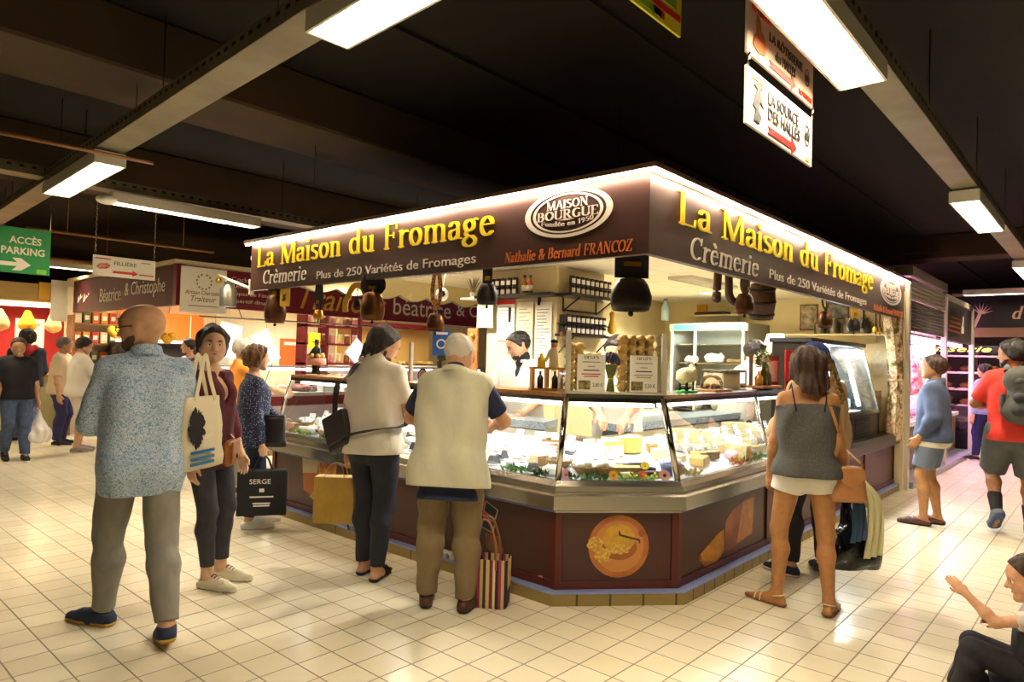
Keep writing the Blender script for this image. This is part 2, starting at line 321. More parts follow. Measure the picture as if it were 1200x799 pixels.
class Sdf:
    """list of rounded cones blended into one skin"""
    def __init__(s): s.p = []; s.cuts = []; s.noise = None
    def cone(s, a, b, ra, rb=None, k=.03, fl=None, cut=False, sub=False):
        s.p.append((np.array(a, float), np.array(b, float), ra, ra if rb is None else rb, k, fl, cut, sub)); return s
    def ball(s, a, r, k=.03, fl=None, sub=False): return s.cone(a, np.array(a)+1e-5, r, r, k, fl, False, sub)
    def cutp(s, pt, nrm): s.cuts.append((np.array(pt, float), np.array(nrm, float)/np.linalg.norm(nrm))); return s
    def grow(s, r):
        t = Sdf(); t.p = [(a, b, ra+r, rb+r, k, fl, c, sb) for a, b, ra, rb, k, fl, c, sb in s.p]; return t
    def mesh(s, name, m, parent, h=.008):
        pos = [q for q in s.p if not q[7]]
        lo = np.min([np.minimum(a-ra, b-rb) for a, b, ra, rb, *_ in pos], 0)-4*h; hi = np.max([np.maximum(a+ra, b+rb) for a, b, ra, rb, *_ in pos], 0)+4*h
        n = np.ceil((hi-lo)/h).astype(int)+1; F = np.full(n, .3, np.float32)
        ax = [lo[i]+np.arange(n[i])*h for i in range(3)]
        for a, b, ra, rb, k, fl, cut, sub in s.p:
            mg = max(k, .01)+3*h; l = np.minimum(a-ra, b-rb)-mg; u = np.maximum(a+ra, b+rb)+mg
            i0 = np.clip(((l-lo)/h).astype(int), 0, n); i1 = np.clip(((u-lo)/h).astype(int)+2, 0, n)
            if (i1 <= i0).any(): continue
            X, Y, Z = np.meshgrid(*[ax[i][i0[i]:i1[i]] for i in range(3)], indexing='ij')
            px, py, pz = X-a[0], Y-a[1], Z-a[2]; ba = b-a; L2 = max(ba@ba, 1e-9)
            t = np.clip((px*ba[0]+py*ba[1]+pz*ba[2])/L2, 0, 1)
            qx, qy, qz = px-t*ba[0], py-t*ba[1], pz-t*ba[2]
            if fl is not None:
                w = np.array(fl[0], float); w /= np.linalg.norm(w); dd = (qx*w[0]+qy*w[1]+qz*w[2])*(1/fl[1]-1)
                qx, qy, qz = qx+dd*w[0], qy+dd*w[1], qz+dd*w[2]
            d = np.sqrt(qx*qx+qy*qy+qz*qz)-(ra+(rb-ra)*t)
            if fl is not None: d *= min(1, fl[1]*1.3) if fl[1] < 1 else 1
            if cut: d = np.maximum(d, ((px-ba[0])*ba[0]+(py-ba[1])*ba[1]+(pz-ba[2])*ba[2])/math.sqrt(L2))
            sl = tuple(slice(i0[i], i1[i]) for i in range(3)); f = F[sl]
            if sub:
                e = -d; hh = np.maximum(k-np.abs(f-e), 0)/max(k, 1e-6); F[sl] = np.maximum(f, e)+hh*hh*k/4
            else:
                hh = np.maximum(k-np.abs(f-d), 0)/max(k, 1e-6); F[sl] = np.minimum(f, d)-hh*hh*k/4
        if s.noise:
            amp, fr, seed, st_ = s.noise; r2 = np.random.default_rng(seed); X, Y, Z = np.meshgrid(*ax, indexing='ij', sparse=True); N = 0
            for _ in range(5):
                d = r2.normal(size=3)*np.array(st_); d /= np.linalg.norm(d); N = N+np.sin((X*d[0]+Y*d[1]+Z*d[2])*fr*r2.uniform(.6, 1.7)+r2.uniform(0, 6.3))
            F += (N*amp/2.2).astype(np.float32)
        if s.cuts:
            X, Y, Z = np.meshgrid(*ax, indexing='ij', sparse=True)
            for p, nn in s.cuts: F = np.maximum(F, (X-p[0])*nn[0]+(Y-p[1])*nn[1]+(Z-p[2])*nn[2])
        V, Q = surfnet(F, lo, h); me = bpy.data.meshes.new(name)
        me.vertices.add(len(V)); me.vertices.foreach_set('co', V.ravel().astype(np.float32))
        me.loops.add(Q.size); me.loops.foreach_set('vertex_index', Q.ravel().astype(np.int32))
        me.polygons.add(len(Q)); me.polygons.foreach_set('loop_start', np.arange(0, Q.size, 4, dtype=np.int32)); me.polygons.foreach_set('loop_total', np.full(len(Q), 4, np.int32))
        me.polygons.foreach_set('use_smooth', np.ones(len(Q), bool)); me.materials.append(m); me.update(calc_edges=True); me.validate()
        o = bpy.data.objects.new(name, me); COL.objects.link(o); o.parent = parent; return o
# ------------------------------------------------------------------ people
def nrm(v): v = np.array(v, float); return v/(np.linalg.norm(v)+1e-9)
def ik(a, b, l1, l2, pole):
    d = np.linalg.norm(b-a); R = l1+l2
    if d > R*.998: l1, l2 = l1*d/R*1.003, l2*d/R*1.003
    d = max(d, .05); x = (b-a)/d; m = (l1*l1-l2*l2+d*d)/(2*d); hg = math.sqrt(max(l1*l1-m*m, 0)); p = np.array(pole, float); p = p-x*(p@x)
    return a+x*m+nrm(p)*hg
SKIN = {}
def skin(c):
    rgb = [int(c[i:i+2], 16) for i in (1, 3, 5)]
    return mat('skin_'+c, tuple(v+(255-v)*.16 for v in rgb), .5, var=.12, vs=25, spec=.35)
X_, Y_, Z_ = np.eye(3)
class Person:
    def __init__(s, label, pos, heading, H, fem=False, b=1.0, feet=None, pel=(0, 0, 0), lean=0, side=0, twist=0, head=(0, 0), L=None, R=None, skin_c='#d9a47c', h=.008, sit=False, tilt=0, hs=1.045, sh=None):
        s.root = thing('person', label, 'person', (pos[0], pos[1], 0), math.radians(heading-90)); sc = H/1.75; s.root.scale = (sc,)*3
        s.sc, s.h, s.fem, s.b = sc, h, fem, b; s.skin = skin(skin_c); s.heading = heading; s.pos = pos; s.hs = hs
        J = s.J = {}; ln, sd, tw = (math.radians(a) for a in (lean, side, twist))
        U = s.U = nrm((math.sin(sd), math.sin(ln), math.cos(ln)*math.cos(sd))); F0 = nrm(Y_-U*(Y_@U)); R0 = np.cross(F0, U)
        s.Rx = nrm(R0*math.cos(tw)+F0*math.sin(tw)); s.Fx = np.cross(U, s.Rx); s.R0, s.F0 = R0, F0
        P = J['P'] = np.array((pel[0], pel[1], .94+pel[2])); J['W'] = P+U*.17; J['C'] = P+U*.32; J['S'] = P+U*.465; J['N'] = P+U*.53
        w = sh or (.146 if fem else .166)
        for sg, n in ((-1, 'L'), (1, 'R')):
            J['sh'+n] = J['S']+s.Rx*sg*w-U*.015; J['hip'+n] = P+X_*sg*.092-Z_*.02
            f = (feet or {}).get(n, (sg*.1, 0, sg*8, 0, 0)); fx, fy, yw, lift, pt = f; yw, pt = math.radians(yw), math.radians(pt)
            d = np.array((math.sin(yw), math.cos(yw), 0)); T = np.array((fx, fy, lift))+d*.13; hv = -d*math.cos(pt)+Z_*math.sin(pt); nv = d*math.sin(pt)+Z_*math.cos(pt)
            J['an'+n] = T+hv*.13+nv*.085; J['T'+n] = T; J['hv'+n] = hv; J['nv'+n] = nv; J['fd'+n] = d
            J['kn'+n] = ik(J['hip'+n], J['an'+n], .425, .42, d+Y_*.5)
            hd = (L if n == 'L' else R) or {}; wr = np.array(hd.get('w', (sg*(w+.07), .05, .80))) ; pole = hd.get('p', (sg*.35, -1, -.1))
            J['wr'+n] = wr; J['el'+n] = ik(J['sh'+n], wr, .285, .255, pole); fd = nrm(wr-J['el'+n])
            J['hd'+n] = nrm(hd.get('d', fd)); J['pn'+n] = nrm(hd.get('n', (-sg, .15, 0))); J['curl'+n] = hd.get('c', .35)
        hy, hp = (math.radians(a) for a in head); Uh = nrm(U*.5+Z_*.5)
        Fh = nrm(s.Fx-Uh*(s.Fx@Uh)); Rh = np.cross(Fh, Uh); F1 = Fh*math.cos(hy)+Rh*math.sin(hy); R1 = np.cross(F1, Uh)
        s.hF = F1*math.cos(hp)+Uh*math.sin(hp); s.hU = -F1*math.sin(hp)+Uh*math.cos(hp); s.hR = R1
        tl = math.radians(tilt); s.hR, s.hU = s.hR*math.cos(tl)-s.hU*math.sin(tl), s.hU*math.cos(tl)+s.hR*math.sin(tl)
        J['H'] = J['N']+nrm(U*.6+Z_*.4)*.075+s.hU*.062*hs+s.hF*.02
    def hp(s, r, f, u): return s.J['H']+(s.hR*r+s.hF*f+s.hU*u)*s.hs
    def world(s, p):
        a = math.radians(s.heading-90); p = np.array(p)*s.sc; return (s.pos[0]+p[0]*math.cos(a)-p[1]*math.sin(a), s.pos[1]+p[0]*math.sin(a)+p[1]*math.cos(a), p[2])
    def local(s, q):
        a = -math.radians(s.heading-90); x, y = q[0]-s.pos[0], q[1]-s.pos[1]; return np.array((x*math.cos(a)-y*math.sin(a), x*math.sin(a)+y*math.cos(a), q[2]))/s.sc
    def skull(s, D, g=0):
        k = s.hs
        D.ball(s.hp(0, -.02, .03), .094*k+g, .03, (s.hR, .84)); D.ball(s.hp(0, .03, .03), .076*k+g, .04, (s.hR, .94))
    def torso(s, D, g=0, low=0):
        J, U, b = s.J, s.U, s.b; R0, Rx, F, fm = s.R0, s.Rx, s.Fx, s.fem; P, Wt, C, Sh, N = (J[q] for q in 'PWCSN'); k = .07
        hw = .088 if fm else .072
        D.cone(P-R0*hw, P+R0*hw, .092*b+g, k=k); D.cone(P-U*.07-R0*.085, P-U*.07+R0*.085, .086*b+g, k=k)
        D.ball(P-s.F0*.045-R0*.07-U*.04, .08*b+g, k); D.ball(P-s.F0*.045+R0*.07-U*.04, .08*b+g, k)
        w2 = (.05 if fm else .068)*b
        D.cone(Wt-R0*w2, Wt+R0*w2, .088*b+g, k=k); D.cone((Wt+C)/2-R0*.07*b, (Wt+C)/2+R0*.07*b, .094*b+g, k=k)
        if b > 1.08: D.ball(Wt+s.F0*.06-U*.03, .10*b+g, .08)
        cw = .060 if fm else .080
        D.cone(C-Rx*cw, C+Rx*cw, .10*b+g, k=k); D.cone(Sh-U*.065-Rx*(cw+.022), Sh-U*.065+Rx*(cw+.022), .077+g, k=k)
        for sg, n in ((-1, 'L'), (1, 'R')):
            D.cone(N-U*.022+Rx*sg*.028-F*.012, J['sh'+n]+U*.004, .038+g, .042+g, k=.05)
            if fm: D.ball(C+F*.07+Rx*sg*.068+U*.02, .062+g, .04)
        if low: D.cone(P-U*low-R0*hw, P-U*low+R0*hw, .094*b+g, k=k)
    def arm(s, D, n, g=0, frac=2.0, k=.03, cut=False, thin=1):
        J = s.J; sh, el, wr = J['sh'+n], J['el'+n], J['wr'+n]; q = 1 if not s.fem else .86; q *= thin
        if frac <= 1: D.cone(sh, sh+(el-sh)*frac, .049*q+g, (.049-.009*frac)*q+g, k, cut=cut); return
        D.cone(sh, el, .049*q+g, .040*q+g, k); f = frac-1
        m = el+(wr-el)*.3
        if f <= .4: D.cone(el, el+(wr-el)*f, .041*q+g, .04*q+g, k, cut=cut); return
        D.cone(el, m, .040*q+g, .042*q+g, k); D.cone(m, el+(wr-el)*f, .042*q+g, (.042-.016*(f-.3)/.7)*q+g, k, cut=cut)
    def leg(s, D, n, g=0, frac=2.0, k=.03, cut=False, slim=1):
        J = s.J; a, kn, an = J['hip'+n], J['kn'+n], J['an'+n]; q = s.b**.5*slim; back = -J['fd'+n]*.018
        if frac <= 1: D.cone(a, a+(kn-a)*frac, .09*q+g, (.09-.034*frac)*q+g, k, cut=cut); return
        D.cone(a, kn, .09*q+g, .057*q+g, k); f = frac-1; m = kn+(an-kn)*.3+back
        if f < .35: D.cone(kn, kn+(an-kn)*f, .055*q+g, .056*q+g, k, cut=cut); return
        D.cone(kn, m, .052*q+g, .055*q+g, k); D.cone(m, an if f > .98 else kn+(an-kn)*f, .055*q+g, (.055-.02*min(1, (f-.3)/.6))*q+g, k, cut=cut)
    def hand(s, D, n):
        J = s.J; wr, d, pn = J['wr'+n], J['hd'+n], J['pn'+n]; pn = nrm(pn-d*(pn@d)); lat = np.cross(d, pn); sg = 1 if n == 'R' else -1; c = J['curl'+n]; q = .9 if s.fem else 1
        D.cone(wr, wr+d*.035, .026*q, .03*q, .02, (pn, .7)); D.cone(wr+d*.035-lat*.018, wr+d*.035+lat*.018, .024*q, k=.015, fl=(pn, .65)); kc = wr+d*.085*q
        D.cone(wr+d*.05, kc, .034*q, .034*q, .015, (pn, .42))
        th = nrm(J['fdir'] if 'fdir' in J else s.Fx)
        s1 = 1 if lat@th > 0 else -1
        for i in range(4):
            base = kc+lat*s1*(.030-.02*i)*q; ln = (.040, .045, .042, .033)[i]*q; a1 = c*1.1+.06*i; a2 = c*2.3+.08*i; r = (.0092, .0095, .009, .0082)[i]*q
            d1 = d*math.cos(a1)+pn*math.sin(a1); d2 = d*math.cos(a2)+pn*math.sin(a2)
            D.cone(base-d*.01, base+d1*ln, r*1.05, r, .008); D.cone(base+d1*ln, base+d1*ln+d2*ln*.95, r, r*.82, .004)
        tb = wr+d*.028+lat*s1*.026; t1 = nrm(d*.75+lat*s1*.65+pn*.4); t2 = nrm(d*.95+lat*s1*.1+pn*(.3+c*.4)); 
        D.cone(tb, tb+t1*.042*q, .0135*q, .0115*q, .012); D.cone(tb+t1*.042*q, tb+t1*.042*q+t2*.034*q, .0112*q, .009*q, .005)
    def body(s, eyes=True, ears=True, eye_c='#2e2018'):
        D = Sdf(); J = s.J
        s.torso(D)
        for n in 'LR':
            s.leg(D, n); s.arm(D, n); s.hand(D, n); T, hv, nv, fd = (J[q+n] for q in ('T', 'hv', 'nv', 'fd'))
            D.cone(T+hv*.165+nv*.032, T+nv*.026, .031, .030, .03); D.cone(T+nv*.026, T+fd*.06+nv*.018, .032, .02, .02, (nv, .75)); D.cone(J['an'+n], T+hv*.08+nv*.04, .034, .034, .03)
        D.cone(J['N']-s.U*.03, s.hp(0, -.022, -.045), .056*(.87 if s.fem else 1), .05*(.87 if s.fem else 1), .035)
        s.skull(D); k = s.hs
        D.cone(s.hp(0, .042, -.015), s.hp(0, .058, -.08), .056*k, .031*k, .03); D.ball(s.hp(-.032, .04, -.03), .042*k, .03); D.ball(s.hp(.032, .04, -.03), .042*k, .03)
        for sg in (-1, 1): D.cone(s.hp(sg*.052, .0, -.03), s.hp(sg*.03, .055, -.078), .03*k, .024*k, .025)
        D.cone(s.hp(-.032, .082, .022), s.hp(.032, .082, .022), .013*k, k=.02)
        for sg in (-1, 1):
            D.ball(s.hp(sg*.031, .108, .004), .017*k, .012, sub=True)
            if ears: D.cone(s.hp(sg*.079, -.008, .012), s.hp(sg*.076, -.002, -.022), .022*k, .013*k, .008, (s.hR, .45))
        D.cone(s.hp(0, .092, .006), s.hp(0, .113, -.026), .009*k, .0125*k, .012); D.ball(s.hp(-.012, .098, -.03), .009*k, .008); D.ball(s.hp(.012, .098, -.03), .009*k, .008)
        D.cone(s.hp(-.017, .083, -.052), s.hp(.017, .083, -.052), .0105*k, k=.01); D.cone(s.hp(-.014, .08, -.062), s.hp(.014, .08, -.062), .011*k, k=.01); D.ball(s.hp(0, .078, -.09), .018*k, .02)
        s.bd = D.mesh('body', s.skin, s.root, s.h)
        if eyes:
            we = mat('eye_white', '#e9e2d8', .3)
            M2 = MB().tube([tuple(s.hp(x, .0945-.006*abs(x)/.02, -.0565+.003*abs(x)/.02)) for x in (-.022, -.01, 0, .01, .022)], [.002, .005, .006, .005, .002], 8)
            M2.build('lips', mat('lips_pink', '#a8584c', .45), s.root)
            for sg in (-1, 1):
                e = MB().ball(s.hp(sg*.031, .0835, .004), .0135*k, 12).build('eye', we, s.root)
                MB().ball(s.hp(sg*.031, .0915, .004), .0072*k, 10).build('iris', mat('iris'+eye_c, eye_c, .2), e)
        return s
    def brows(s, m):
        for sg in (-1, 1): MB().tube([tuple(s.hp(sg*x, .1015-.16*(x-.02), .026+.1*(x-.012)*(1 if x < .035 else -.5))) for x in (.012, .022, .034, .046)], [.003, .0055, .005, .002], 8).build('eyebrow', m, s.root)
    def top(s, name, m, g=.016, sleeve=.6, hem=.04, low=.0, neck=.07, wr=.0035, sg_=.012, cutneck=None, vneck=0, arms='LR', flare=0, fr=26, parent=None):
        D = Sdf(); s.torso(D, g, max(low, hem)); J, U = s.J, s.U; b = s.b; P = J['P']
        for q in (-1, 1): D.ball(P-s.F0*.052+s.R0*q*.07-U*.04, .08*b+g+.008, .07)
        fw = .052 if s.fem else .066
        D.cone(P+U*.06-s.R0*fw, P+U*.06+s.R0*fw, .092*b+g, k=.08); D.cone(J['W']-s.R0*fw*.96, J['W']+s.R0*fw*.96, (.088 if s.fem else .097)*b+g, k=.08)
        if flare: D.cone(J['P']-U*hem-s.R0*(.075+flare), J['P']-U*hem+s.R0*(.075+flare), .094*s.b+g+flare*.6, k=.12)
        if sleeve:
            for n in arms: s.arm(D, n, sg_, sleeve, .028, True)
        D.cone(J['N']-U*.03, J['N']+U*.03, neck, neck, .03)
        if cutneck != 0: D.cutp(J['N']+U*(.012 if cutneck is None else cutneck)-s.Fx*.0, U*.94+s.Fx*.34)
        if vneck: D.cone(J['N']+s.Fx*.085+U*.02, J['N']+s.Fx*.135-U*vneck, .062, .014, .008, sub=True)
        D.cutp(J['P']-U*hem, -U*.96-s.F0*.0); D.noise = (wr, fr, abs(hash(name+str(round(s.pos[0], 2)))) % 1000 if 0 else int(s.pos[0]*100) % 997, (1, 1, .55))
        return D.mesh(name, m, parent or s.root, s.h)
    def bottom(s, name, m, frac=1.97, g=.016, waist=.05, slim=1, wr=.0035, lg=None, fr=30):
        D = Sdf(); J = s.J; P, R0, U = J['P'], s.R0, s.U; hw = .088 if s.fem else .072; b = s.b
        D.cone(P-R0*hw, P+R0*hw, .092*b+g, k=.06); D.cone(P-U*.07-R0*.08, P-U*.07+R0*.08, .084*b+g, k=.06); D.cone(P+U*.11-R0*.06*b, P+U*.11+R0*.06*b, .088*b+g*.7, k=.06)
        for sg in (-1, 1): D.ball(P-s.F0*.045+R0*sg*.07-U*.04, .08*b+g, .05)
        for n in 'LR': s.leg(D, n, g if lg is None else lg, frac, .025, True, slim)
        D.cutp(P+U*waist, U); D.noise = (wr, fr, int(s.pos[1]*100) % 997, (1, 1, .8))
        return D.mesh(name, m, s.root, s.h)
    def shoes(s, m, sole='#e8e4da', kind='shoe', g=.009, lace=None):
        J = s.J; sm = mat('sole_'+sole, sole, .7); out = []
        for n in 'LR':
            T, hv, nv, fd = (J[q+n] for q in ('T', 'hv', 'nv', 'fd')); D = Sdf()
            def ch(D, g, hh=1):
                D.cone(T+hv*.165+nv*.034*hh, T+nv*.03*hh, .032+g, .034+g, .03); D.cone(T+nv*.03*hh, T+fd*.075+nv*.022*hh, .034+g, .024+g, .02, (nv, .8))
            if kind == 'sandal':
                E = Sdf(); ch(E, g+.001); E.cutp(T+nv*.022, nv); E.cutp(T+nv*.001, -nv); so = E.mesh('sandal', sm, s.root, .006)
                lat = np.cross(nv, fd)
                for c0, hg, w in (((-.0), .052, .03), ((-.055), .072, .035)) if lace == 'wide' else ((.01, .05, .008), (-.03, .058, .008)):
                    a = T+fd*c0; MB().tube([tuple(a-lat*.042+nv*.012), tuple(a-lat*.037+nv*hg*.75), tuple(a-lat*.015+nv*hg*1.08), tuple(a+lat*.015+nv*hg*1.08), tuple(a+lat*.037+nv*hg*.75), tuple(a+lat*.042+nv*.012)], .004, flat=(w, .006, tuple(nv*.2+fd))).build('strap', m, so)
                a = J['an'+n]+hv*.012-nv*.015
                if lace != 'wide': MB().tube([tuple(a+(fd*math.cos(t)+lat*math.sin(t))*.042-nv*.01*math.cos(t)) for t in np.linspace(0, 2*PI, 17)], .0042, 6).build('ankle_strap', m, so)
                out.append(so); continue
            ch(D, g); D.cone(J['an'+n]-nv*.01, T+hv*.07+nv*.045, .038+g*.6, .036+g*.6, .03); D.cutp(J['an'+n]-nv*(.0 if kind != 'low' else .028), nv*.9-fd*.25); D.cutp(T+nv*.004, -nv)
            o = D.mesh('shoe', m, s.root, .0075); E = Sdf(); ch(E, g+.003); E.cutp(T+nv*.022, nv); E.cutp(T+nv*.0, -nv); E.mesh('sole', sm, o, .0065)
            if lace:
                lat = np.cross(nv, fd); lm = mat('lace_'+lace, lace, .8); M2 = MB()
                for i in range(4):
                    a = T+hv*(.01+.022*i)+nv*(.062+.009*i+g*.6); M2.tube([tuple(a-lat*.022-nv*.006), tuple(a+nv*.003), tuple(a+lat*.022-nv*.006)], .004, 6)
                M2.build('laces', lm, o)
            out.append(o)
        return out
    def hair(s, m, kind='short', t=.012, seed=3, wr=.004, hl=.02, slope=.75, nape=-.055, h=None):
        D = Sdf(); s.skull(D, t); k = s.hs
        if kind == 'bob':
            for sg in (-1, 1): D.cone(s.hp(sg*.068, -.01, .05), s.hp(sg*.07, -.012, -.05), .034*k, .02*k, .025)
            D.ball(s.hp(0, -.055, .0), .072*k, .03)
        if kind == 'long':
            for x, y, z, r in ((-.055, -.06, -.19, .030), (-.025, -.085, -.25, .030), (.02, -.09, -.29, .032), (.06, -.075, -.25, .030), (.085, -.04, -.21, .026), (.078, -.0, -.16, .024), (-.078, -.02, -.14, .026), (-.07, .01, -.10, .022)):
                D.cone(s.hp(x*.6, -.05, .03), s.hp(x*1.05, y-.005, z*.5), .058*k, r*1.15, .03); D.cone(s.hp(x*1.05, y-.005, z*.5), s.hp(x*1.3+.01, y-.012, z), r*1.15, r*.35, .018)
        if kind == 'wavy':
            for x, y, z, r in ((-.07, -.02, -.07, .022), (.07, -.02, -.07, .022), (0, -.085, -.11, .03), (-.04, -.08, -.13, .024), (.04, -.08, -.13, .024), (-.062, -.05, -.11, .022), (.062, -.05, -.11, .022)):
                D.cone(s.hp(x*.9, -.03, .05), s.hp(x, y, z*.5), .034*k, r*1.1, .02); D.cone(s.hp(x, y, z*.5), s.hp(x*1.1, y-.012, z), r*1.1, r*.5, .015)
        D.cutp(s.hp(0, hl, 0), s.hF-s.hU*slope); D.cutp(s.hp(0, 0, {'short': nape, 'bob': -.085, 'long': -.40, 'wavy': -.16}[kind]), -s.hU)
        D.noise = (wr, 95 if kind != 'wavy' else 60, seed, (1, 1, .8) if kind == 'short' else (1, 1, .25))
        return D.mesh('hair', m, s.root, h or min(s.h, .007))
    def fringe(s, m, t=.006):
        """thin horseshoe of hair round a bald head"""
        D = Sdf(); s.skull(D, t); D.cutp(s.hp(0, .025, 0), s.hF); D.cutp(s.hp(0, 0, .05), s.hU*.8+s.hF*.35); D.cutp(s.hp(0, 0, -.055), -s.hU); D.noise = (.002, 110, 5, (1, 1, 1))
        return D.mesh('hair', m, s.root, .007)
    def beard(s, m, t=.006):
        D = Sdf(); k = s.hs
        D.cone(s.hp(0, .048, -.05), s.hp(0, .06, -.08), .046*k+t, .032*k+t, .02)
        for sg in (-1, 1): D.cone(s.hp(sg*.056, .0, -.02), s.hp(sg*.03, .055, -.078), .03*k+t, .026*k+t, .02)
        D.cutp(s.hp(0, 0, -.034), s.hU*.95+s.hF*.12); D.cutp(s.hp(0, .0, 0), -s.hF); D.cutp(s.hp(0, .06, -.112), -s.hU*.9-s.hF*-.0); D.noise = (.0015, 130, 4, (1, 1, 1))
        return D.mesh('beard', m, s.root, .006)
    def collar(s, m, r=.066, hgt=.035, parent=None):
        N, U, F, R = s.J['N'], s.U, s.Fx, s.Rx; M2 = MB(); rg = []
        for rr, z in ((r+.012, -.012), (r+.004, hgt), (r+.010, hgt-.002), (r+.024, -.008)):
            rg.append([tuple(N+U*(z-.016*math.cos(a))+(F*math.cos(a)*1.05+R*math.sin(a))*rr-F*.008) for a in np.linspace(.25, 2*PI-.25, 25)])
        return M2.loft(rg, False, False).build('collar', m, parent or s.root)
    def glasses(s, m):
        g = None; M2 = MB()
        for sg in (-1, 1):
            M2.tube([tuple(s.hp(sg*.033+.021*math.cos(a), .104, .002+.016*math.sin(a))) for a in np.linspace(0, 2*PI, 15)], .0028, 6)
            M2.tube([tuple(s.hp(sg*.054, .1, .007)), tuple(s.hp(sg*.08, .04, .012)), tuple(s.hp(sg*.084, -.015, .01))], .003, 6)
        M2.tube([tuple(s.hp(-.012, .106, .004)), tuple(s.hp(.012, .106, .004))], .0025, 6)
        return M2.build('glasses', m, s.root)
# ------------------------------------------------------------------ shared materials
m_steel = mat('brushed_steel', '#aaa69c', .22, .95, bump=.06, bs=60, stretch=(1, 1, 30))
m_chrome = mat('chrome', '#c8c2b4', .12, 1)
m_dsteel = mat('dark_steel', '#4a4640', .3, .9)
m_white = mat('white_paint', '#ece6d8', .5)
m_paper = mat('white_paper', '#f4efe4', .8)
m_black = mat('black_plastic', '#17151a', .45)
m_bleath = mat('black_leather', '#221f22', .4, bump=.15, bs=120)
m_wood = mat('oak_wood', '#a8713a', .5, var=.4, vs=6, stretch=(1, 8, 8))
m_dwood = mat('dark_wood', '#5a3722', .55, var=.4, vs=6, stretch=(8, 8, 1))
m_cream = mat('cream_wall', '#e4d5a8', .7, var=.06, vs=3)
m_red = mat('bordeaux_board', '#7d1526', .45)
m_glass = glass_mat('case_glass', (.98, 1, .99), .45)
m_jarglass = glass_mat('jar_glass', (.93, .9, .85), .9)
m_fascia = mat('fascia_brown', '#4b302a', .42, var=.12, vs=1.2, spec=.4)
m_panel = mat('panel_brown', '#5a3831', .4, var=.22, vs=1.1, spec=.4)
m_frame = mat('frame_bordeaux', '#5c2018', .4)
m_yel = mat('letter_yellow', '#f2d512', .5); m_let = mat('letter_white', '#e6ddd2', .5); m_org = mat('letter_orange', '#d9783a', .5)
m_green = mat('sign_green', '#0c8a44', .5)
m_tray = mat('galvanised_tray', '#8d8468', .5, .4, var=.25, vs=3)
m_hous = mat('lamp_housing', '#d8d2bf', .5)
m_copper = mat('copper_brown', '#5e3a22', .4, .8, var=.4, vs=12)
m_brass = mat('brass', '#c09030', .3, .9)
m_dark = mat('blackened_iron', '#2a2521', .5, .5, var=.3, vs=14)
m_leafg = mat('leaf_green', '#3f6d24', .6, var=.4, vs=30)

# ------------------------------------------------------------------ the hall
m_floor = tile_mat('floor_tiles', '#e4dcc2', '#ddd3b6', '#857862', (.2, .2), (.13, -.04), .22, .0045)
struct(MB().box((7, 7, -.1), (30, 30, .2)).build('floor', m_floor))
m_ceil = mat('dark_brown_ceiling', '#1f1710', .9, var=.3, vs=.8)  # plain dark brown, tone varying at random
struct(MB().box((7, 7, 3.85), (30, 30, .2)).build('ceiling', m_ceil))
m_hall = mat('dim_hall_wall', '#3a2c20', .8, var=.2, vs=.7)
for nm, c, d in (('wall_north', (7, 22.1, 1.9), (30, .2, 3.8)), ('wall_east', (22.1, 7, 1.9), (.2, 30, 3.8)), ('wall_south', (7, -8.1, 1.9), (30, .2, 3.8)), ('wall_west', (-8.1, 7, 1.9), (.2, 30, 3.8))):
    struct(MB().box(c, d).build(nm, m_hall))
m_beam = mat('concrete_beam', '#4a3822', .85, var=.25, vs=1.5)
for i, (c, d) in enumerate((((1, 5.05, 3.55), (11.5, .55, .4)), ((1, 5.6, 3.6), (11.5, .5, .3)), ((4.5, 8.3, 3.5), (9, .6, .5)), ((9, -1.4, 3.6), (24, .35, .3)), ((13, 4.5, 3.55), (.5, 24, .4)))):
    struct(MB().box(c, d, ch=.02).build('trim_%d' % (i+1), m_beam))
mb = MB()
for i in range(9):
    mb.box((7, -6+i*1.2, 3.735), (29, .035, .03))
struct(mb.build('trim_6', m_ceil))

# ------------------------------------------------------------------ ceiling lamps on trays
def lamp_fixture(label, c, rz, L=1.55, w=.2, power=1.0, group=None, col=WARM, n=22):
    t = thing('ceiling_lamp', label, 'lamp', c, rz, group); z = 0
    mb = MB()
    mb.box((0, 0, .085), (L, w, .012)); mb.box((0, w/2, .04), (L, .012, .09)); mb.box((0, -w/2, .04), (L, .012, .09)); mb.box((L/2, 0, .04), (.012, w, .09)); mb.box((-L/2, 0, .04), (.012, w, .09))
    mb.build('housing', m_hous, t)
    for s in (-1, 1):
        MB().tube([(-L/2+.03, s*w*.24, .055), (L/2-.03, s*w*.24, .055)], .012, 8).build('tube', mat('lamp_tube', '#fff4dc', .4, emit=9), t)
    mb = MB()
    for i in range(n):
        x = -L/2+L*(i+.5)/n; mb.prism([(-w/2, .0), (w/2, .0), (w/2, .035), (w*.25, .012), (0, .035), (-w*.25, .012), (-w/2, .035)], ((x, 0, 0), (0, 1, 0), (0, 0, 1)), .003)
    mb.box((0, 0, .018), (L, .004, .03)); mb.build('louvre', m_white, t)
    ld = bpy.data.lights.new('lamp_light', 'AREA'); ld.shape = 'RECTANGLE'; ld.size = L-.05; ld.size_y = w-.03; ld.energy = LP_TUBE*power; ld.color = col; ld.spread = math.radians(150)
    lo = bpy.data.objects.new('lamp_light', ld); COL.objects.link(lo); lo.parent = t; lo.location = (0, 0, .038)
    return t
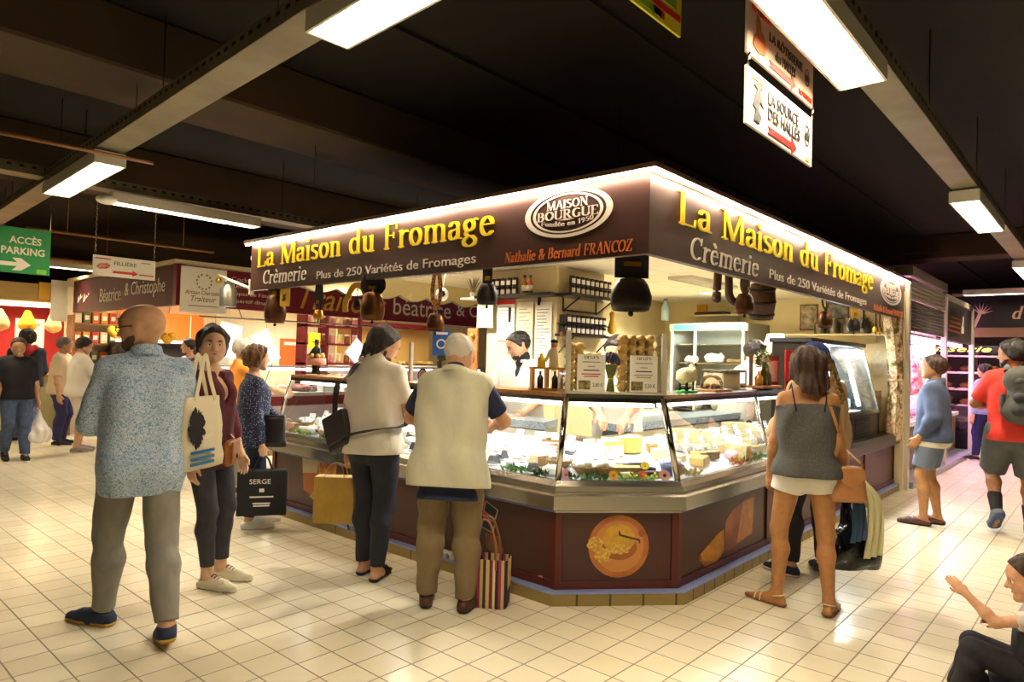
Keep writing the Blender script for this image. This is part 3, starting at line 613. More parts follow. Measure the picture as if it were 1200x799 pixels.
def tray(label, p, q, w, z):
    p, q = Vector(p), Vector(q); d = (q-p); t = thing('cable_tray', label, 'cable tray', ((p.x+q.x)/2, (p.y+q.y)/2, z), math.atan2(d.y, d.x)); L = d.length
    MB().box((0, 0, .02), (L, w, .012)).box((0, w/2, .06), (L, .006, .09)).box((0, -w/2, .06), (L, .006, .09)).build('channel', m_tray, t)
    mb = MB()
    for i in range(int(L/.09)):
        for s in (-1, 1): mb.box((-L/2+.05+i*.09, s*(w/2+.004), .075), (.035, .004, .02))
    mb.build('perforations', m_dark, t)['kind'] = 'stuff'
    for i in range(int(L/2)):
        MB().tube([(-L/2+1+i*2, 0, .02), (-L/2+1+i*2, 0, .85)], .004, 6).build('hanger', m_dark, t)
a2 = math.atan2(4.6, .17)
def ly(y): return 1.60+.037*(y-2.5)
tray('grey perforated cable tray running over the aisle with the far exit sign', (ly(-4), -4, 0), (ly(17), 17, 0), .19, 2.985)
for y, lb in ((1.76, 'white louvred ceiling lamp at the top edge on the tray over the parking sign aisle'), (6.3, 'white louvred ceiling lamp on the tray just before the green parking sign'), (-2.6, 'white louvred ceiling lamp on the tray behind the viewer'), (10.9, 'white louvred ceiling lamp above the far group of men')):
    lamp_fixture(lb, (ly(y), y, 2.895), a2, power=.62 if y > 0 else .45)
tray('grey cable tray over the aisle beside the butcher stall', (-4, .905, 0), (18, .905, 0), .17, 2.985)
for x, lb in ((2.7, 'bright white louvred ceiling lamp above the two arrow signs'), (7.15, 'white louvred ceiling lamp over the man in the red shirt'), (-1.8, 'white louvred ceiling lamp on the tray over the near floor'), (11.6, 'white louvred ceiling lamp over the aisle by the butcher')):
    lamp_fixture(lb, (x, .905, 2.895), 0, power=.9 if x > 0 else .45)
lamp_fixture('long white louvred lamp hung crosswise above the cured meat sign', (2.9, 7.0, 2.9), 0, 1.45, .16, .6)
lamp_fixture('far crosswise lamp low over the distant snack stall', (3.45, 13.1, 2.85), 0, 1.2, .18, .5)
lamp_fixture('dim crosswise lamp in front of the far black bakery fascia', (14.5, 1.3, 2.9), PI/2, 1.5, .18, .4, n=14)
tray('olive cable tray crossing behind the long crosswise lamp', (1, 7.15, 0), (9, 7.15, 0), .2, 3.02)
mb = MB().ball((2.12, 6.9, 2.9), .09, 14, (1, 1, .5)); tag(mb.build('smoke_detector', m_white), 'round white smoke detector under the tray by the green sign', 'smoke detector')
tag(MB().tube([(.6, 5.2, 2.86), (1.85, 5.1, 2.86)], .013, 8).build('wooden_rod', m_wood), 'thin wooden rod hung below the tray before the green sign', 'rod')
tag(MB().tube([(2.0, 9.1, 2.86), (4.1, 9.06, 2.86)], .016, 8).tube([(2.4, 9.09, 2.86), (2.4, 9.09, 3.76)], .004, 5).tube([(3.7, 9.07, 2.86), (3.7, 9.07, 3.76)], .004, 5).build('wooden_rod', m_wood), 'thin wooden rod behind the cured meat sign', 'rod')
tag(MB().tube([(2.0, 11.6, 2.82), (3.9, 11.6, 2.82)], .03, 8).tube([(2.3, 11.6, 2.82), (2.3, 11.6, 3.76)], .005, 5).tube([(3.6, 11.6, 2.82), (3.6, 11.6, 3.76)], .005, 5).build('wooden_rod', m_wood), 'thick tan rod under the far ceiling behind the green sign', 'rod')
b = thing('wall_box', 'small yellowish box hung high at the edge of the hall', 'box', (.45, 5.0, 2.9)); MB().box((0, 0, 0), (.06, .3, .3), ch=.01).build('body', mat('yellowed', '#9c7a30', .6), b); MB().box((0, 0, .2), (.03, .1, .12)).build('bracket', m_dark, b)
mb = MB().tube([(10.9, 2.9, 3.3), (11.5, 2.6, 3.28), (12.6, 2.2, 3.45), (14, 1.6, 3.7)], .012, 6); tag(mb.build('electric_cable', m_dark), 'slack electric cable under the ceiling over the butcher shutter', 'cable')
for (x, y) in ((4.9, 3.2), (1.75, 4.7), (9.6, .3), (12.6, .25), (3.2, 5.2)):
    tag(MB().tube([(x, y, 2.72 if x == 4.9 else 3.0), (x, y, 3.75)], .004, 6).build('hanger_rod', m_dark), {4.9: 'thin rod from the ceiling down to the stall roof corner', 1.75: 'thin rod between the two near ceiling lamps', 9.6: 'thin rod hanging near the lamp over the red shirt', 12.6: 'thin rod hanging beyond the lamp over the red shirt', 3.2: 'thin rod hanging before the concrete beam'}[x], 'rod')

# ------------------------------------------------------------------ hanging signs
FX, FU = (1, 0, 0), (0, 0, 1)
def arrow_poly(x0, x1, y, h):
    hd = h*1.5; return [(x0, y-h*.35), (x1-hd, y-h*.35), (x1-hd, y-h*.9), (x1, y), (x1-hd, y+h*.9), (x1-hd, y+h*.35), (x0, y+h*.35), (x0+h*.6, y)]
def board(name, label, c, w, h, m, t=.012):
    r = thing(name, label, 'sign', c); MB().box((0, t/2, h/2), (w, t, h), ch=.002).build('panel', m, r)
    return r, (lambda x, z: ((x-w/2, -.001, z), FX, FU))
r, at = board('hanging_sign', 'green parking access sign with white arrow hanging on a wire', (1.25, 7.9, 2.24), 1.4, .44, m_green)
sans('ACCÈS', at(1.06, .285), .26, .085, m_let, r, bold=.02); sans('PARKING', at(1.0, .18), .35, .07, m_let, r, bold=.02)
MB().prism([(.6, .066), (1.13, .066), (1.09, .025), (1.16, .025), (1.24, .085), (1.16, .145), (1.09, .145), (1.13, .104), (.6, .104)], at(0, 0), .003).build('arrow', m_let, r)
mb = MB().prism([(.82, .24), (.95, .24), (.97, .26), (.97, .41), (.95, .43), (.82, .43)], at(0, 0), .003); mb.build('emblem', m_let, r)
MB().box((1.33-.7, -.003, .03), (.08, .004, .045)).build('small_emblem', mat('lime', '#7ac52a', .5), r)
for x in (-.45, .69): MB().tube([(x, 0, .44), (x, 0, .76)], .004, 6).build('wire', m_chrome, r)
def chain(x, z0, z1, r):
    mb = MB(); n = int((z1-z0)/.028)
    for i in range(n):
        z = z0+(i+.5)*(z1-z0)/n; a = i % 2; pts = [(x+(.009*math.cos(q) if a else 0), (0 if a else .009*math.cos(q)), z+.018*math.sin(q)) for q in np.linspace(0, 2*PI, 9)]
        mb.tube(pts, .003, 5)
    mb.build('chain', m_chrome, r)
r, at = board('hanging_sign', 'small white meat sign with red arrow hanging on two chains', (2.83, 8.5, 2.35), .66, .23, m_paper)
sans('FILLIÈRE', at(.215, .135), .235, .05, mat('sign_grey', '#5a5f6c', .6), r)
m_sred = mat('sign_red', '#d02a26', .5)
MB().prism(arrow_poly(.19, .47, .055, .04), at(0, 0), .003).build('arrow', m_sred, r)
MB().prism([(.03, .10), (.07, .075), (.13, .08), (.17, .10), (.175, .135), (.14, .15), (.07, .14)], at(0, 0), .003).build('meat_picture', mat('meat_red', '#b03428', .5, var=.5, vs=40, col2='#e8a090'), r)
for x, zz, w2, m in ((.02, .195, .16, m_sred), (.48, .05, .16, m_sred), (.5, .19, .1, mat('letter_grey', '#a8a49a', .6))): MB().box((x-.33+w2/2, -.002, zz), (w2, .003, .012)).build('printed_line', m, r)
chain(-.31, .23, 1.4, r); chain(.31, .23, 1.4, r)
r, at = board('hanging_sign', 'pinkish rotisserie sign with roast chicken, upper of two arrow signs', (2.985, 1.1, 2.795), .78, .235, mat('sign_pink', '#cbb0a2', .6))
sans('LA RÔTISSERIE', at(.22, .125), .40, .048, mat('ink_brown', '#4a3030', .6), r); sans('des HALLES', at(.29, .065), .24, .042, MATS['ink_brown'], r)
sans('ROTISSEUR', at(.03, .185), .2, .03, m_sred, r); sans('ROTISSERIE', at(.58, .012), .18, .024, m_sred, r)
MB().prism(arrow_poly(.22, .54, .03, .04), at(0, 0), .003).build('arrow', mat('arrow_red', '#b3181c', .5), r)
MB().prism([(.05, .05), (.10, .03), (.17, .04), (.19, .08), (.16, .12), (.13, .13), (.12, .17), (.09, .185), (.08, .15), (.085, .11), (.06, .09)], at(0, 0), .003).build('chicken_picture', mat('roast', '#b8602c', .5, var=.4, vs=40), r)
ringpoly(MB(), .03, .034, at(.69, .12), .002, 24, .9, 1.2).build('round_emblem', MATS['ink_brown'], r)
MB().prism([(.66, .10), (.72, .10), (.70, .14), (.69, .12), (.68, .14)], at(0, 0), .002).build('emblem_figure', MATS['ink_brown'], r)
for x in (-.38, .38): MB().tube([(x, 0, .235), (x*.98, 0, .36)], .003, 6).tube([(x, -.004, 0), (x, 0, -.055)], .006, 6).build('hook', m_chrome, r)
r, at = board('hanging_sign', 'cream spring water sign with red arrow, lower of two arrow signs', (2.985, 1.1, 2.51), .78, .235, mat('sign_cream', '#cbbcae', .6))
sans('LA SOURCE', at(.22, .14), .36, .052, mat('ink_black', '#262228', .6), r); sans('DES HALLES', at(.22, .075), .38, .052, MATS['ink_black'], r)
MB().prism(arrow_poly(.22, .56, .032, .042), at(0, 0), .003).build('arrow', MATS['arrow_red'], r)
MB().prism([(.07, .03), (.13, .03), (.15, .06), (.12, .08), (.13, .12), (.17, .10), (.14, .14), (.13, .17), (.16, .175), (.11, .2), (.07, .175), (.1, .165), (.08, .13), (.06, .09), (.09, .08)], at(0, 0), .003).build('figure_drawing', MATS['ink_black'], r)
ringpoly(MB(), .034, .038, at(.70, .13), .002, 24, .9, 1.3).build('round_emblem', MATS['ink_black'], r)
MB().prism([(.67, .11), (.73, .11), (.71, .16), (.70, .13), (.69, .16)], at(0, 0), .002).build('emblem_figure', MATS['ink_black'], r)
MB().box((-.28, -.002, .205), (.12, .003, .014)).build('printed_line', mat('lime_dull', '#a9b04a', .6), r); MB().box((.32, -.002, .02), (.05, .003, .012)).build('printed_line', MATS['lime_dull'], r)
r, at = board('hanging_sign', 'yellow and green poster sign high above the stall corner', (2.56, 1.5, 3.045), .47, .3, mat('poster_yellow', '#d8d02c', .6))
MB().box((-.08, -.002, .03), (.26, .003, .03)).build('printed_line', mat('poster_green', '#7fae2a', .6), r); MB().box((.07, -.002, .075), (.3, .003, .03)).build('printed_line', m_sred, r)
MB().box((-.02, -.002, .13), (.4, .003, .05)).build('printed_band', MATS['poster_green'], r); MB().box((.03, -.002, .035), (.09, .003, .035)).build('red_stamp', m_sred, r)
MB().tube([(-.2, 0, .3), (-.2, 0, .62)], .003, 6).build('wire', m_chrome, r); MB().tube([(.2, 0, .3), (.2, 0, .62)], .003, 6).build('wire', m_chrome, r)

# ------------------------------------------------------------------ cheese stall: fascia
ZV = (0, 0, 1); UL = (0, -1, 0); UR = (1, 0, 0); UC = (.742, -.671, 0)
fa = thing('shop_fascia', 'brown cheese shop fascia with yellow lettering and a lit top edge', 'shop sign', (0, 0, 0))
mb = MB().prism([(0, 2.18), (4.67, 2.18), (4.67, 2.66), (0, 2.66)], ((3.50, 6.75, 0), UL, ZV), .05)
mb.build('long_board', m_fascia, fa)
MB().prism([(0, 2.18), (6.41, 2.18), (6.41, 2.66), (0, 2.66)], ((3.45, 2.08, 0), UR, ZV), .05).build('aisle_board', m_fascia, fa)
MB().box((3.46, 4.36, 2.675), (.18, 4.82, .03)).box((6.71, 2.04, 2.675), (6.32, .18, .03)).build('roof_edge', mat('roof_edge', '#6a4a34', .5), fa)
led = mat('rope_light', '#ffe9c8', .5, emit=LED)
mb = MB(); mb.tube([(3.40, 6.78-i*.2, 2.652-.004*math.sin(i*1.9)-.003*math.sin(i*.7)) for i in range(24)]+[(3.40, 1.985, 2.652)], .008, 6); mb.build('rope_light', led, fa)
mb = MB(); mb.tube([(3.40+i*.25, 1.98, 2.652-.004*math.sin(i*1.7+1)) for i in range(26)]+[(9.85, 1.98, 2.652)], .008, 6); mb.build('rope_light', led, fa)
def LT(fn, txt, y, z, w, h, m, **k): return fn(txt, ((3.447, y, z), UL, ZV), w, h, m, fa, **k)
def RT(fn, txt, x, z, w, h, m, **k): return fn(txt, ((x, 2.027, z), UR, ZV), w, h, m, fa, **k)
m_sh = mat('letter_shadow_edge', '#5a4a08', .6)
# raised letters: a dark back layer and a yellow face
LT(serif, 'La Maison du Fromage', 6.615, 2.415, 3.36, .205, m_yel, name='shop_name', t=.010, kw=.092, tw=.032)
RT(serif, 'La Maison du Fromage', 3.78, 2.415, 4.5, .205, m_yel, name='shop_name', t=.010, kw=.092, tw=.032)
LT(serif, 'Crèmerie', 6.50, 2.235, .82, .135, m_let, name='dairy_lettering', kw=.07, shear=.15); RT(serif, 'Crèmerie', 3.93, 2.215, 1.12, .145, m_let, name='dairy_lettering', kw=.07, shear=.15)
LT(sans, 'Plus de 250 Variétés de Fromages', 5.50, 2.205, 2.06, .095, m_let, name='variety_lettering'); RT(sans, 'Plus de 250 Variétés de Fromages', 5.28, 2.205, 2.76, .10, m_let, name='variety_lettering')
def oval(u0, fn, frame, w, h):
    o, u, v = frame; mb = MB(); ringpoly(mb, .87, 1.0, frame, .004, 48, w/2, h/2); ringpoly(mb, .74, .80, frame, .004, 48, w/2, h/2); mb.build('oval_emblem', m_let, fa)
    o = Vector(o); u = Vector(u); v = Vector(v)
    f = lambda x, y: (o+u*(x*w)+v*(y*h), u, v)
    serif('MAISON', f(-.24, .10), w*.48, h*.17, m_let, fa, 'emblem_lettering', kw=.12, tw=.04, t=.004)
    serif('BOURGUE', f(-.35, -.11), w*.70, h*.18, m_let, fa, 'emblem_lettering', kw=.12, tw=.04, t=.004)
    serif('Fondée en 1950', f(-.30, -.26), w*.60, h*.09, m_let, fa, 'emblem_lettering', kw=.10, tw=.045, t=.004, arc=h*.06)
    MB().prism([(-.09*w, -.135*h), (0, -.15*h), (.09*w, -.135*h), (0, -.115*h)], frame, .004).build('emblem_dash', m_let, fa)
oval(0, None, ((3.447, 2.63, 2.49), UL, ZV), .70, .315); oval(0, None, ((9.12, 2.027, 2.475), UR, ZV), 1.02, .32)
LT(serif, 'Nathalie & Bernard FRANCOZ', 3.16, 2.205, 1.02, .07, m_org, name='owner_lettering', kw=.11, shear=.12, t=.004); RT(serif, 'Nathalie & Bernard FRANCOZ', 8.32, 2.20, 1.4, .068, m_org, name='owner_lettering', kw=.11, shear=.12, t=.004)
# posts and stall shell
struct(MB().box((9.95, 2.02, 1.35), (.09, .07, 2.7), ch=.006).build('trim_7', mat('pale_post', '#c9c3b4', .45, .3)))
m_ct = tile_mat('ceiling_tiles', '#efe6cc', '#ece2c8', '#bfae8c', (.6, .6), (0, 0), .7, .006)
struct(MB().box((6.68, 4.45, 2.53), (6.4, 4.75, .04)).build('ceiling_stall', m_ct))
struct(MB().box((9.87, 4.4, 1.27), (.12, 4.75, 2.54)).build('wall_stall_end', m_cream))
struct(MB().box((8.1, 5.5, 1.27), (3.5, .12, 2.5)).build('wall_stall_back', m_cream))
struct(MB().box((5.9, 4.77, 1.255), (.84, 1.0, 2.51), ch=.01).build('trim_8', mat('pillar_beige', '#dfcda0', .7, var=.08, vs=4)))
mb = MB()   # scalloped valance
for i in range(16):
    x0 = 3.55+i*.46; poly = [(0, .29)]+[(.46*j/10, .085-.06*math.sin(PI*j/10)+.0) for j in range(11)]+[(.46, .29)]
    mb.prism(poly, ((x0, 6.74, 2.21), UR, ZV), .012)
v = thing('awning_valance', 'cream awning valance with scalloped lower edge at the rear of the stall', 'awning', (0, 0, 0)); mb.build('cloth', mat('valance_cream', '#e2d3a0', .8), v)
mb = MB()
for i in range(16):
    mb.tube([(3.55+i*.46+.46*j/10, 6.722, 2.295-.06*math.sin(PI*j/10)) for j in range(11)], .02, flat=(.006, .05, (0, 1, .01)))
mb.build('piping', mat('valance_grey', '#7c7a62', .7), v)

# ------------------------------------------------------------------ counters
YE, XM, XE = 6.2, 7.15, 9.84
def pth(d):
    A = (3.4+d, (4.24+d-.671*(3.4+d))/.742); B = ((4.24+d-.742*(2.06+d))/.671, 2.06+d)
    return [(3.4+d, YE), A, B, (XM, 2.06+d), (XE, 2.06+d)]
def seg(i, prof, mb=None, smooth=False, s0=0, s1=1):
    mb = mb or MB(); rings = []
    for s in (s0, s1):
        rg = []
        for d, z in prof:
            p = pth(d); a, b2 = p[i], p[i+1]; rg.append((a[0]+(b2[0]-a[0])*s, a[1]+(b2[1]-a[1])*s, z))
        rings.append(rg)
    return mb.loft(rings, True, True, smooth)
def rows(prof_d, z, t): d0, d1 = prof_d; return [(d0, z), (d0, z+t), (d1, z+t), (d1, z)]
def spot(i, s, d):
    p = pth(d); a, b2 = p[i], p[i+1]; return (a[0]+(b2[0]-a[0])*s, a[1]+(b2[1]-a[1])*s)
def zdeck(d): return .745+(d-.1)*.2
m_plinth = tile_mat('plinth_tiles', '#a08850', '#94804c', '#5c4c2c', (.16, 1), (0, 0), .35, .006)
m_ledge = mat('ledge_painted_reflection', '#8f9ccf', .35); m_film = mat('film_blue', '#6f80c8', .3)  # ledge is white tile; its blue is a reflection painted into the colour
m_deck = mat('deck_white', '#eef0ee', .35, var=.06, vs=20); m_gran = mat('granite_blue', '#aab4bb', .3, var=.7, vs=120, col2='#3c4a58')
caselab = {0: 'long glass cheese counter in front of the two standing men', 1: 'corner glass cheese counter with a round board picture on its base', 2: 'glass cheese counter with an orange cheese picture beside the woman in grey top', 3: 'low steel counter without glass by the tied curtain'}
cases = []
for i in range(4):
    t = thing('display_counter', caselab[i], 'counter', (0, 0, 0)); cases.append(t)
    seg(i, [(0, 0), (0, .075), (.07, .075), (.07, 0)]).build('plinth', m_plinth, t)
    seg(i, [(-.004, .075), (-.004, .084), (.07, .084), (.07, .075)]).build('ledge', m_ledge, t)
    seg(i, [(.075, .084), (.075, .59), (.13, .59), (.13, .084)]).build('base_panel', m_panel, t)
    seg(i, [(.062, .086), (.062, .135), (.075, .135), (.075, .086)]).build('bottom_rail', m_frame, t)
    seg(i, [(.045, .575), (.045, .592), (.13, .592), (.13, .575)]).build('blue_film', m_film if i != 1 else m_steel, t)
    if i < 3:
        seg(i, [(.02, .592), (0, .6), (0, .688), (.022, .70), (.022, .708), (.10, .708), (.10, .592)]).build('skirt', m_steel, t)
        seg(i, [(.03, .708), (.03, .745), (.06, .775), (.10, .775), (.10, .708)]).build('rim', m_steel, t)
        seg(i, [(.09, .775), (.25, 1.285), (.256, 1.285), (.096, .775)]).build('front_glass', m_glass, t)
        seg(i, [(.225, 1.272), (.225, 1.30), (.30, 1.30), (.30, 1.272)]).build('top_rail', m_dsteel, t)
        seg(i, [(.10, .70), (.10, .745), (.93, .911), (.93, .70)]).build('display_deck', m_deck, t)
        seg(i, [(.93, .70), (.93, .96), (.95, .96), (.95, .70)]).build('back_riser', m_steel, t)
        seg(i, [(.23, 1.30), (.23, 1.325), (.60, 1.325), (.60, 1.30)]).build('top_shelf', m_wood if i == 0 else m_steel, t)
        seg(i, [(.30, 1.238), (.30, 1.256), (.335, 1.262), (.335, 1.238)], s0=.02, s1=.98).build('lamp_tube', mat('case_tube', '#f4f8ff', .4, emit=4), t)
        a, b2 = pth(.33)[i], pth(.33)[i+1]; ld = bpy.data.lights.new('case_light', 'AREA'); ld.shape = 'RECTANGLE'; ll = math.hypot(b2[0]-a[0], b2[1]-a[1])*.92
        ld.size = ll; ld.size_y = .05; ld.energy = LP_CASE*ll; ld.color = COOL; lo = bpy.data.objects.new('case_light', ld); COL.objects.link(lo); lo.parent = t
        lo.location = ((a[0]+b2[0])/2, (a[1]+b2[1])/2, 1.22); nx, ny = (1, 0) if i == 0 else ((.671, .742) if i == 1 else (0, 1))
        lo.rotation_euler = Matrix(((b2[0]-a[0], b2[1]-a[1], 0), (0, 0, 0), (0, 0, 0))).to_euler() if 0 else (0, 0, math.atan2(b2[1]-a[1], b2[0]-a[0]))
    else:
        seg(i, [(.02, .592), (0, .6), (0, .70), (.03, .735), (.65, .735), (.65, .592)]).build('worktop', m_dsteel, t)
for i, (s0, s1) in ((0, (0, .86)), (2, (.12, 1))):
    t = cases[i]
    seg(i, [(.96, .97), (.96, 1.03), (1.32, 1.03), (1.32, .97)], s0=s0, s1=s1).build('granite_worktop', m_gran, t)
    seg(i, [(.97, .0), (.97, .97), (1.3, .97), (1.3, 0)], s0=s0, s1=s1).build('back_cabinet', m_steel, t)
def gpost(i, s, t, w=.018):
    a0, a1 = spot(i, s, .085), spot(i, s, .235); MB().tube([(a0[0], a0[1], .77), (a1[0], a1[1], 1.30)], w, 4).build('glass_post', m_chrome, t)
for i, s in ((0, .0), (0, .34), (1, 0), (1, 1), (2, .52), (2, 1)): gpost(i, s, cases[i], .026 if i == 1 else .012)
def vstile(i, s, t, w=.09):
    a, b2 = pth(.06)[i], pth(.06)[i+1]; L = math.hypot(b2[0]-a[0], b2[1]-a[1]); seg(i, [(.06, .086), (.06, .59), (.076, .59), (.076, .086)], s0=max(0, s-w/2/L), s1=min(1, s+w/2/L)).build('stile', m_frame, t)
for i, ss in ((0, (0, .33, .66, 1)), (1, (0, 1)), (2, (0, .5, 1)), (3, (0, .5, 1))):
    for s in ss: vstile(i, s, cases[i])
MB().box((3.75, 6.21, .66), (.56, .02, 1.2)).build('end_panel', m_glass, cases[0]); MB().box((3.80, 6.205, .35), (.64, .03, .7)).build('end_base', m_frame, cases[0])

# printed pictures on the counter bases (flat prints)
c = cases[1]; oC = Vector((3.475, 2.643, 0)); nC = Vector((-.671, -.742, 0)); A0 = .7827
def fc(x, z): return (Vector(((4.24+.075)*.671, (4.24+.075)*.742, 0))+Vector(UC)*x+Vector((0, 0, z))+nC*.006, UC, ZV)
def pp(name, poly, f, m, k, par): MB().prism(poly, f, .0015*k).build(name, m, par)
m_bd = mat('print_board', '#c67a3c', .4, var=.25, vs=9, col2='#b4632c'); m_ch = mat('print_cheese', '#e0ac3c', .45, var=.2, vs=25); m_ch2 = mat('print_pale', '#e8c25c', .45, var=.35, vs=60, col2='#c8923a'); m_crust = mat('print_crust', '#a8602a', .45)
f = fc(1.195, .355)
pp('round_board_picture', circ(.20, 48), f, m_bd, 1, c); pp('board_ring', circ(.165, 48), f, mat('print_board2', '#d08a4a', .4), 1.3, c)
pp('cheese_side', [(x, y-.045) for x, y in circ(.115, 36, 1, .72, (.005, .04))], f, m_crust, 1.7, c); pp('cheese_top', circ(.108, 36, 1, .85, (.0, .05)), f, m_ch, 2.2, c)
pp('cheese_shavings', [(.0+.075*math.cos(a)*(1+.12*math.sin(7*a)), -.015+.035*math.sin(a)*(1+.15*math.cos(9*a))) for a in np.linspace(0, 2*PI, 40)[:-1]], f, m_ch2, 2.8, c)
for cx, cy in ((-.155, .015), (-.105, -.055)): pp('cheese_rosette', [(cx+.052*math.cos(a)*(1+.12*math.sin(6*a)), cy+.046*math.sin(a)*(1+.12*math.cos(7*a))) for a in np.linspace(0, 2*PI, 30)[:-1]], f, m_ch2, 2.6, c)
pp('scraper_blade', [(-.005, .095), (.004, .10), (.012, .078), (.14, .045), (.142, .02), (.134, .02), (.130, .036), (.0, .068)], f, mat('print_iron', '#4a3828', .4), 3.3, c); pp('scraper_knob', circ(.024, 20, 1, 1, (.15, .085)), f, m_crust, 3.6, c)
c = cases[2]; f = ((0, 2.134, 0), UR, ZV); m_or = mat('print_orange', '#b5561a', .4, var=.45, vs=5, col2='#7d3412')
pp('cheese_wheel_picture', [(4.79, .17), (5.30, .225), (5.33, .53), (5.27, .54), (4.93, .47), (4.80, .40)], f, m_or, 1, c)
pp('cut_face', [(5.0, .20), (5.28, .23), (5.31, .51), (5.10, .495)], f, mat('print_amber', '#cc7a22', .4, var=.25, vs=14), 1.6, c)
pp('cheese_wedge', [(4.40, .235), (4.44, .185), (4.66, .135), (4.78, .19), (4.77, .345), (4.68, .33)], f, mat('print_gold', '#d8962c', .45, var=.3, vs=20), 2.2, c); pp('wedge_rind', [(4.38, .23), (4.44, .185), (4.66, .135), (4.64, .105), (4.47, .14), (4.38, .2)], f, m_crust, 2.6, c)
c = cases[0]; f = ((3.474, 0, 0), UL, ZV)
def yy(P): return [(-y, z) for y, z in P]
pp('napkin_picture', yy([(5.68, .575), (5.42, .585), (5.42, .46), (5.66, .42)]), f, mat('print_linen', '#d9c49c', .5), 1, c)
pp('pepper_jar_picture', yy([(5.42, .59), (5.12, .575), (5.14, .30), (5.38, .36)]), f, mat('print_spice', '#b0501c', .4, var=.6, vs=14, col2='#e0a040'), 1.4, c)
pp('orange_cheese_picture', yy([(5.66, .43), (5.40, .46), (5.32, .36), (5.5, .24), (5.64, .28)]), f, mat('print_mimolette', '#d9741c', .45), 1.8, c)
pp('cheese_slab_picture', yy([(5.54, .23), (5.34, .385), (5.22, .26), (5.16, .19), (5.36, .18)]), f, mat('print_slab', '#dca860', .45), 2.3, c)
pp('nut_picture', [(-5.15+.14*math.cos(a)*(1+.2*math.sin(5*a)), .15+.05*math.sin(a)*(1+.25*math.cos(7*a))) for a in np.linspace(0, 2*PI, 36)[:-1]], f, mat('print_nuts', '#a85a30', .5, var=.5, vs=40), 2, c)
pp('tomato_picture', yy([(3.46, .55), (3.36, .58), (3.28, .52), (3.28, .44), (3.42, .43)]), f, mat('print_tomato', '#c4401c', .4, var=.3, vs=8), 1, c)
for P in ([(3.30, .55), (3.18, .50), (3.20, .43), (3.32, .47)], [(3.34, .45), (3.20, .41), (3.22, .33), (3.36, .36)]):
    pp('slate_frame', yy(P), f, mat('print_frame', '#a8a49a', .5), 1.5, c); cx = sum(p[0] for p in P)/4; cz = sum(p[1] for p in P)/4
    pp('slate_picture', yy([(cx+(y-cx)*.84, cz+(z-cz)*.82) for y, z in P]), f, mat('print_slate', '#20262a', .5), 2, c)
pp('bowl_picture', yy([(3.30, .32), (3.18, .32), (3.12, .24), (3.14, .17), (3.28, .22)]), f, mat('print_bowl', '#8a5c46', .5, var=.4, vs=10), 1.4, c)
pp('small_stamp', yy([(2.80, .115), (2.77, .115), (2.77, .145), (2.80, .145)]), ((3.47, 0, 0), UL, ZV), mat('print_stamp', '#d8a080', .5), 4, cases[0])

# stall lamps
def downlight(x, y, lb, p=1):
    t = thing('downlight', lb, 'lamp', (x, y, 2.51)); MB().lathe([(.10, 0), (.10, -.012), (.085, -.014), (.083, 0)], n=24).build('rim', m_white, t)
    MB().lathe([(.001, -.004), (.082, -.004)], n=24).build('lens', mat('downlight_lens', '#fff3d6', .4, emit=14), t)
    ld = bpy.data.lights.new('downlight_light', 'SPOT'); ld.energy = LP_SPOT*p*4; ld.color = NEUT; ld.spot_size = math.radians(150); ld.spot_blend = .6; ld.shadow_soft_size = .09
    lo = bpy.data.objects.new('downlight_light', ld); COL.objects.link(lo); lo.parent = t; lo.location = (0, 0, -.02)
for x, y, lb in ((4.62, 5.2, 'round ceiling downlight above the long cheese counter'), (4.35, 3.15, 'round ceiling downlight above the corner egg display'), (4.6, 6.3, 'round ceiling downlight near the scalloped valance'), (6.55, 3.0, 'round ceiling downlight above the ram figurine counter'), (8.6, 4.15, 'round ceiling downlight in front of the glass door fridge'), (7.6, 4.8, 'round ceiling downlight between pillar and glass door fridge'), (8.4, 2.8, 'round ceiling downlight above the tilted upright fridge')):
    downlight(x, y, lb)
lamp_fixture('louvred lamp set in the stall ceiling behind the long board', (5.1, 5.9, 2.48), PI/2, 1.2, .28, 1.0, col=NEUT, n=16)
lamp_fixture('louvred lamp set in the stall ceiling before the pillar side shelves', (7.4, 3.6, 2.48), 0, 1.2, .28, 1.0, col=NEUT, n=16)
# ------------------------------------------------------------------ fabrics
def floral(n, L, b):
    v = coord(n, L, (1, 1, 1)); vo = n.new('ShaderNodeTexVoronoi'); vo.inputs['Scale'].default_value = 55; L.new(v, vo.inputs['Vector'])
    no = n.new('ShaderNodeTexNoise'); no.inputs['Scale'].default_value = 62; no.inputs['Detail'].default_value = 3; no.inputs['Distortion'].default_value = 2.5; L.new(v, no.inputs['Vector'])
    L.new(ramp(n, L, no.outputs['Fac'], [(0, '#7393b8'), (.43, '#93b0d0'), (.50, '#d3dce6'), (.58, '#9dbad8')]), b.inputs['Base Color'])
def dots(bg, fg, sc, r):
    def fn(n, L, b):
        v = coord(n, L); vo = n.new('ShaderNodeTexVoronoi'); vo.inputs['Scale'].default_value = sc; vo.inputs['Randomness'].default_value = .6; L.new(v, vo.inputs['Vector'])
        L.new(ramp(n, L, vo.outputs['Distance'], [(0, fg), (r, bg)]), b.inputs['Base Color'])
    return fn
f_floral = node_mat('floral_shirt', floral, .8); f_dots = node_mat('dotted_navy', dots('#1c2444', '#b9bdd0', 62, .22), .75)
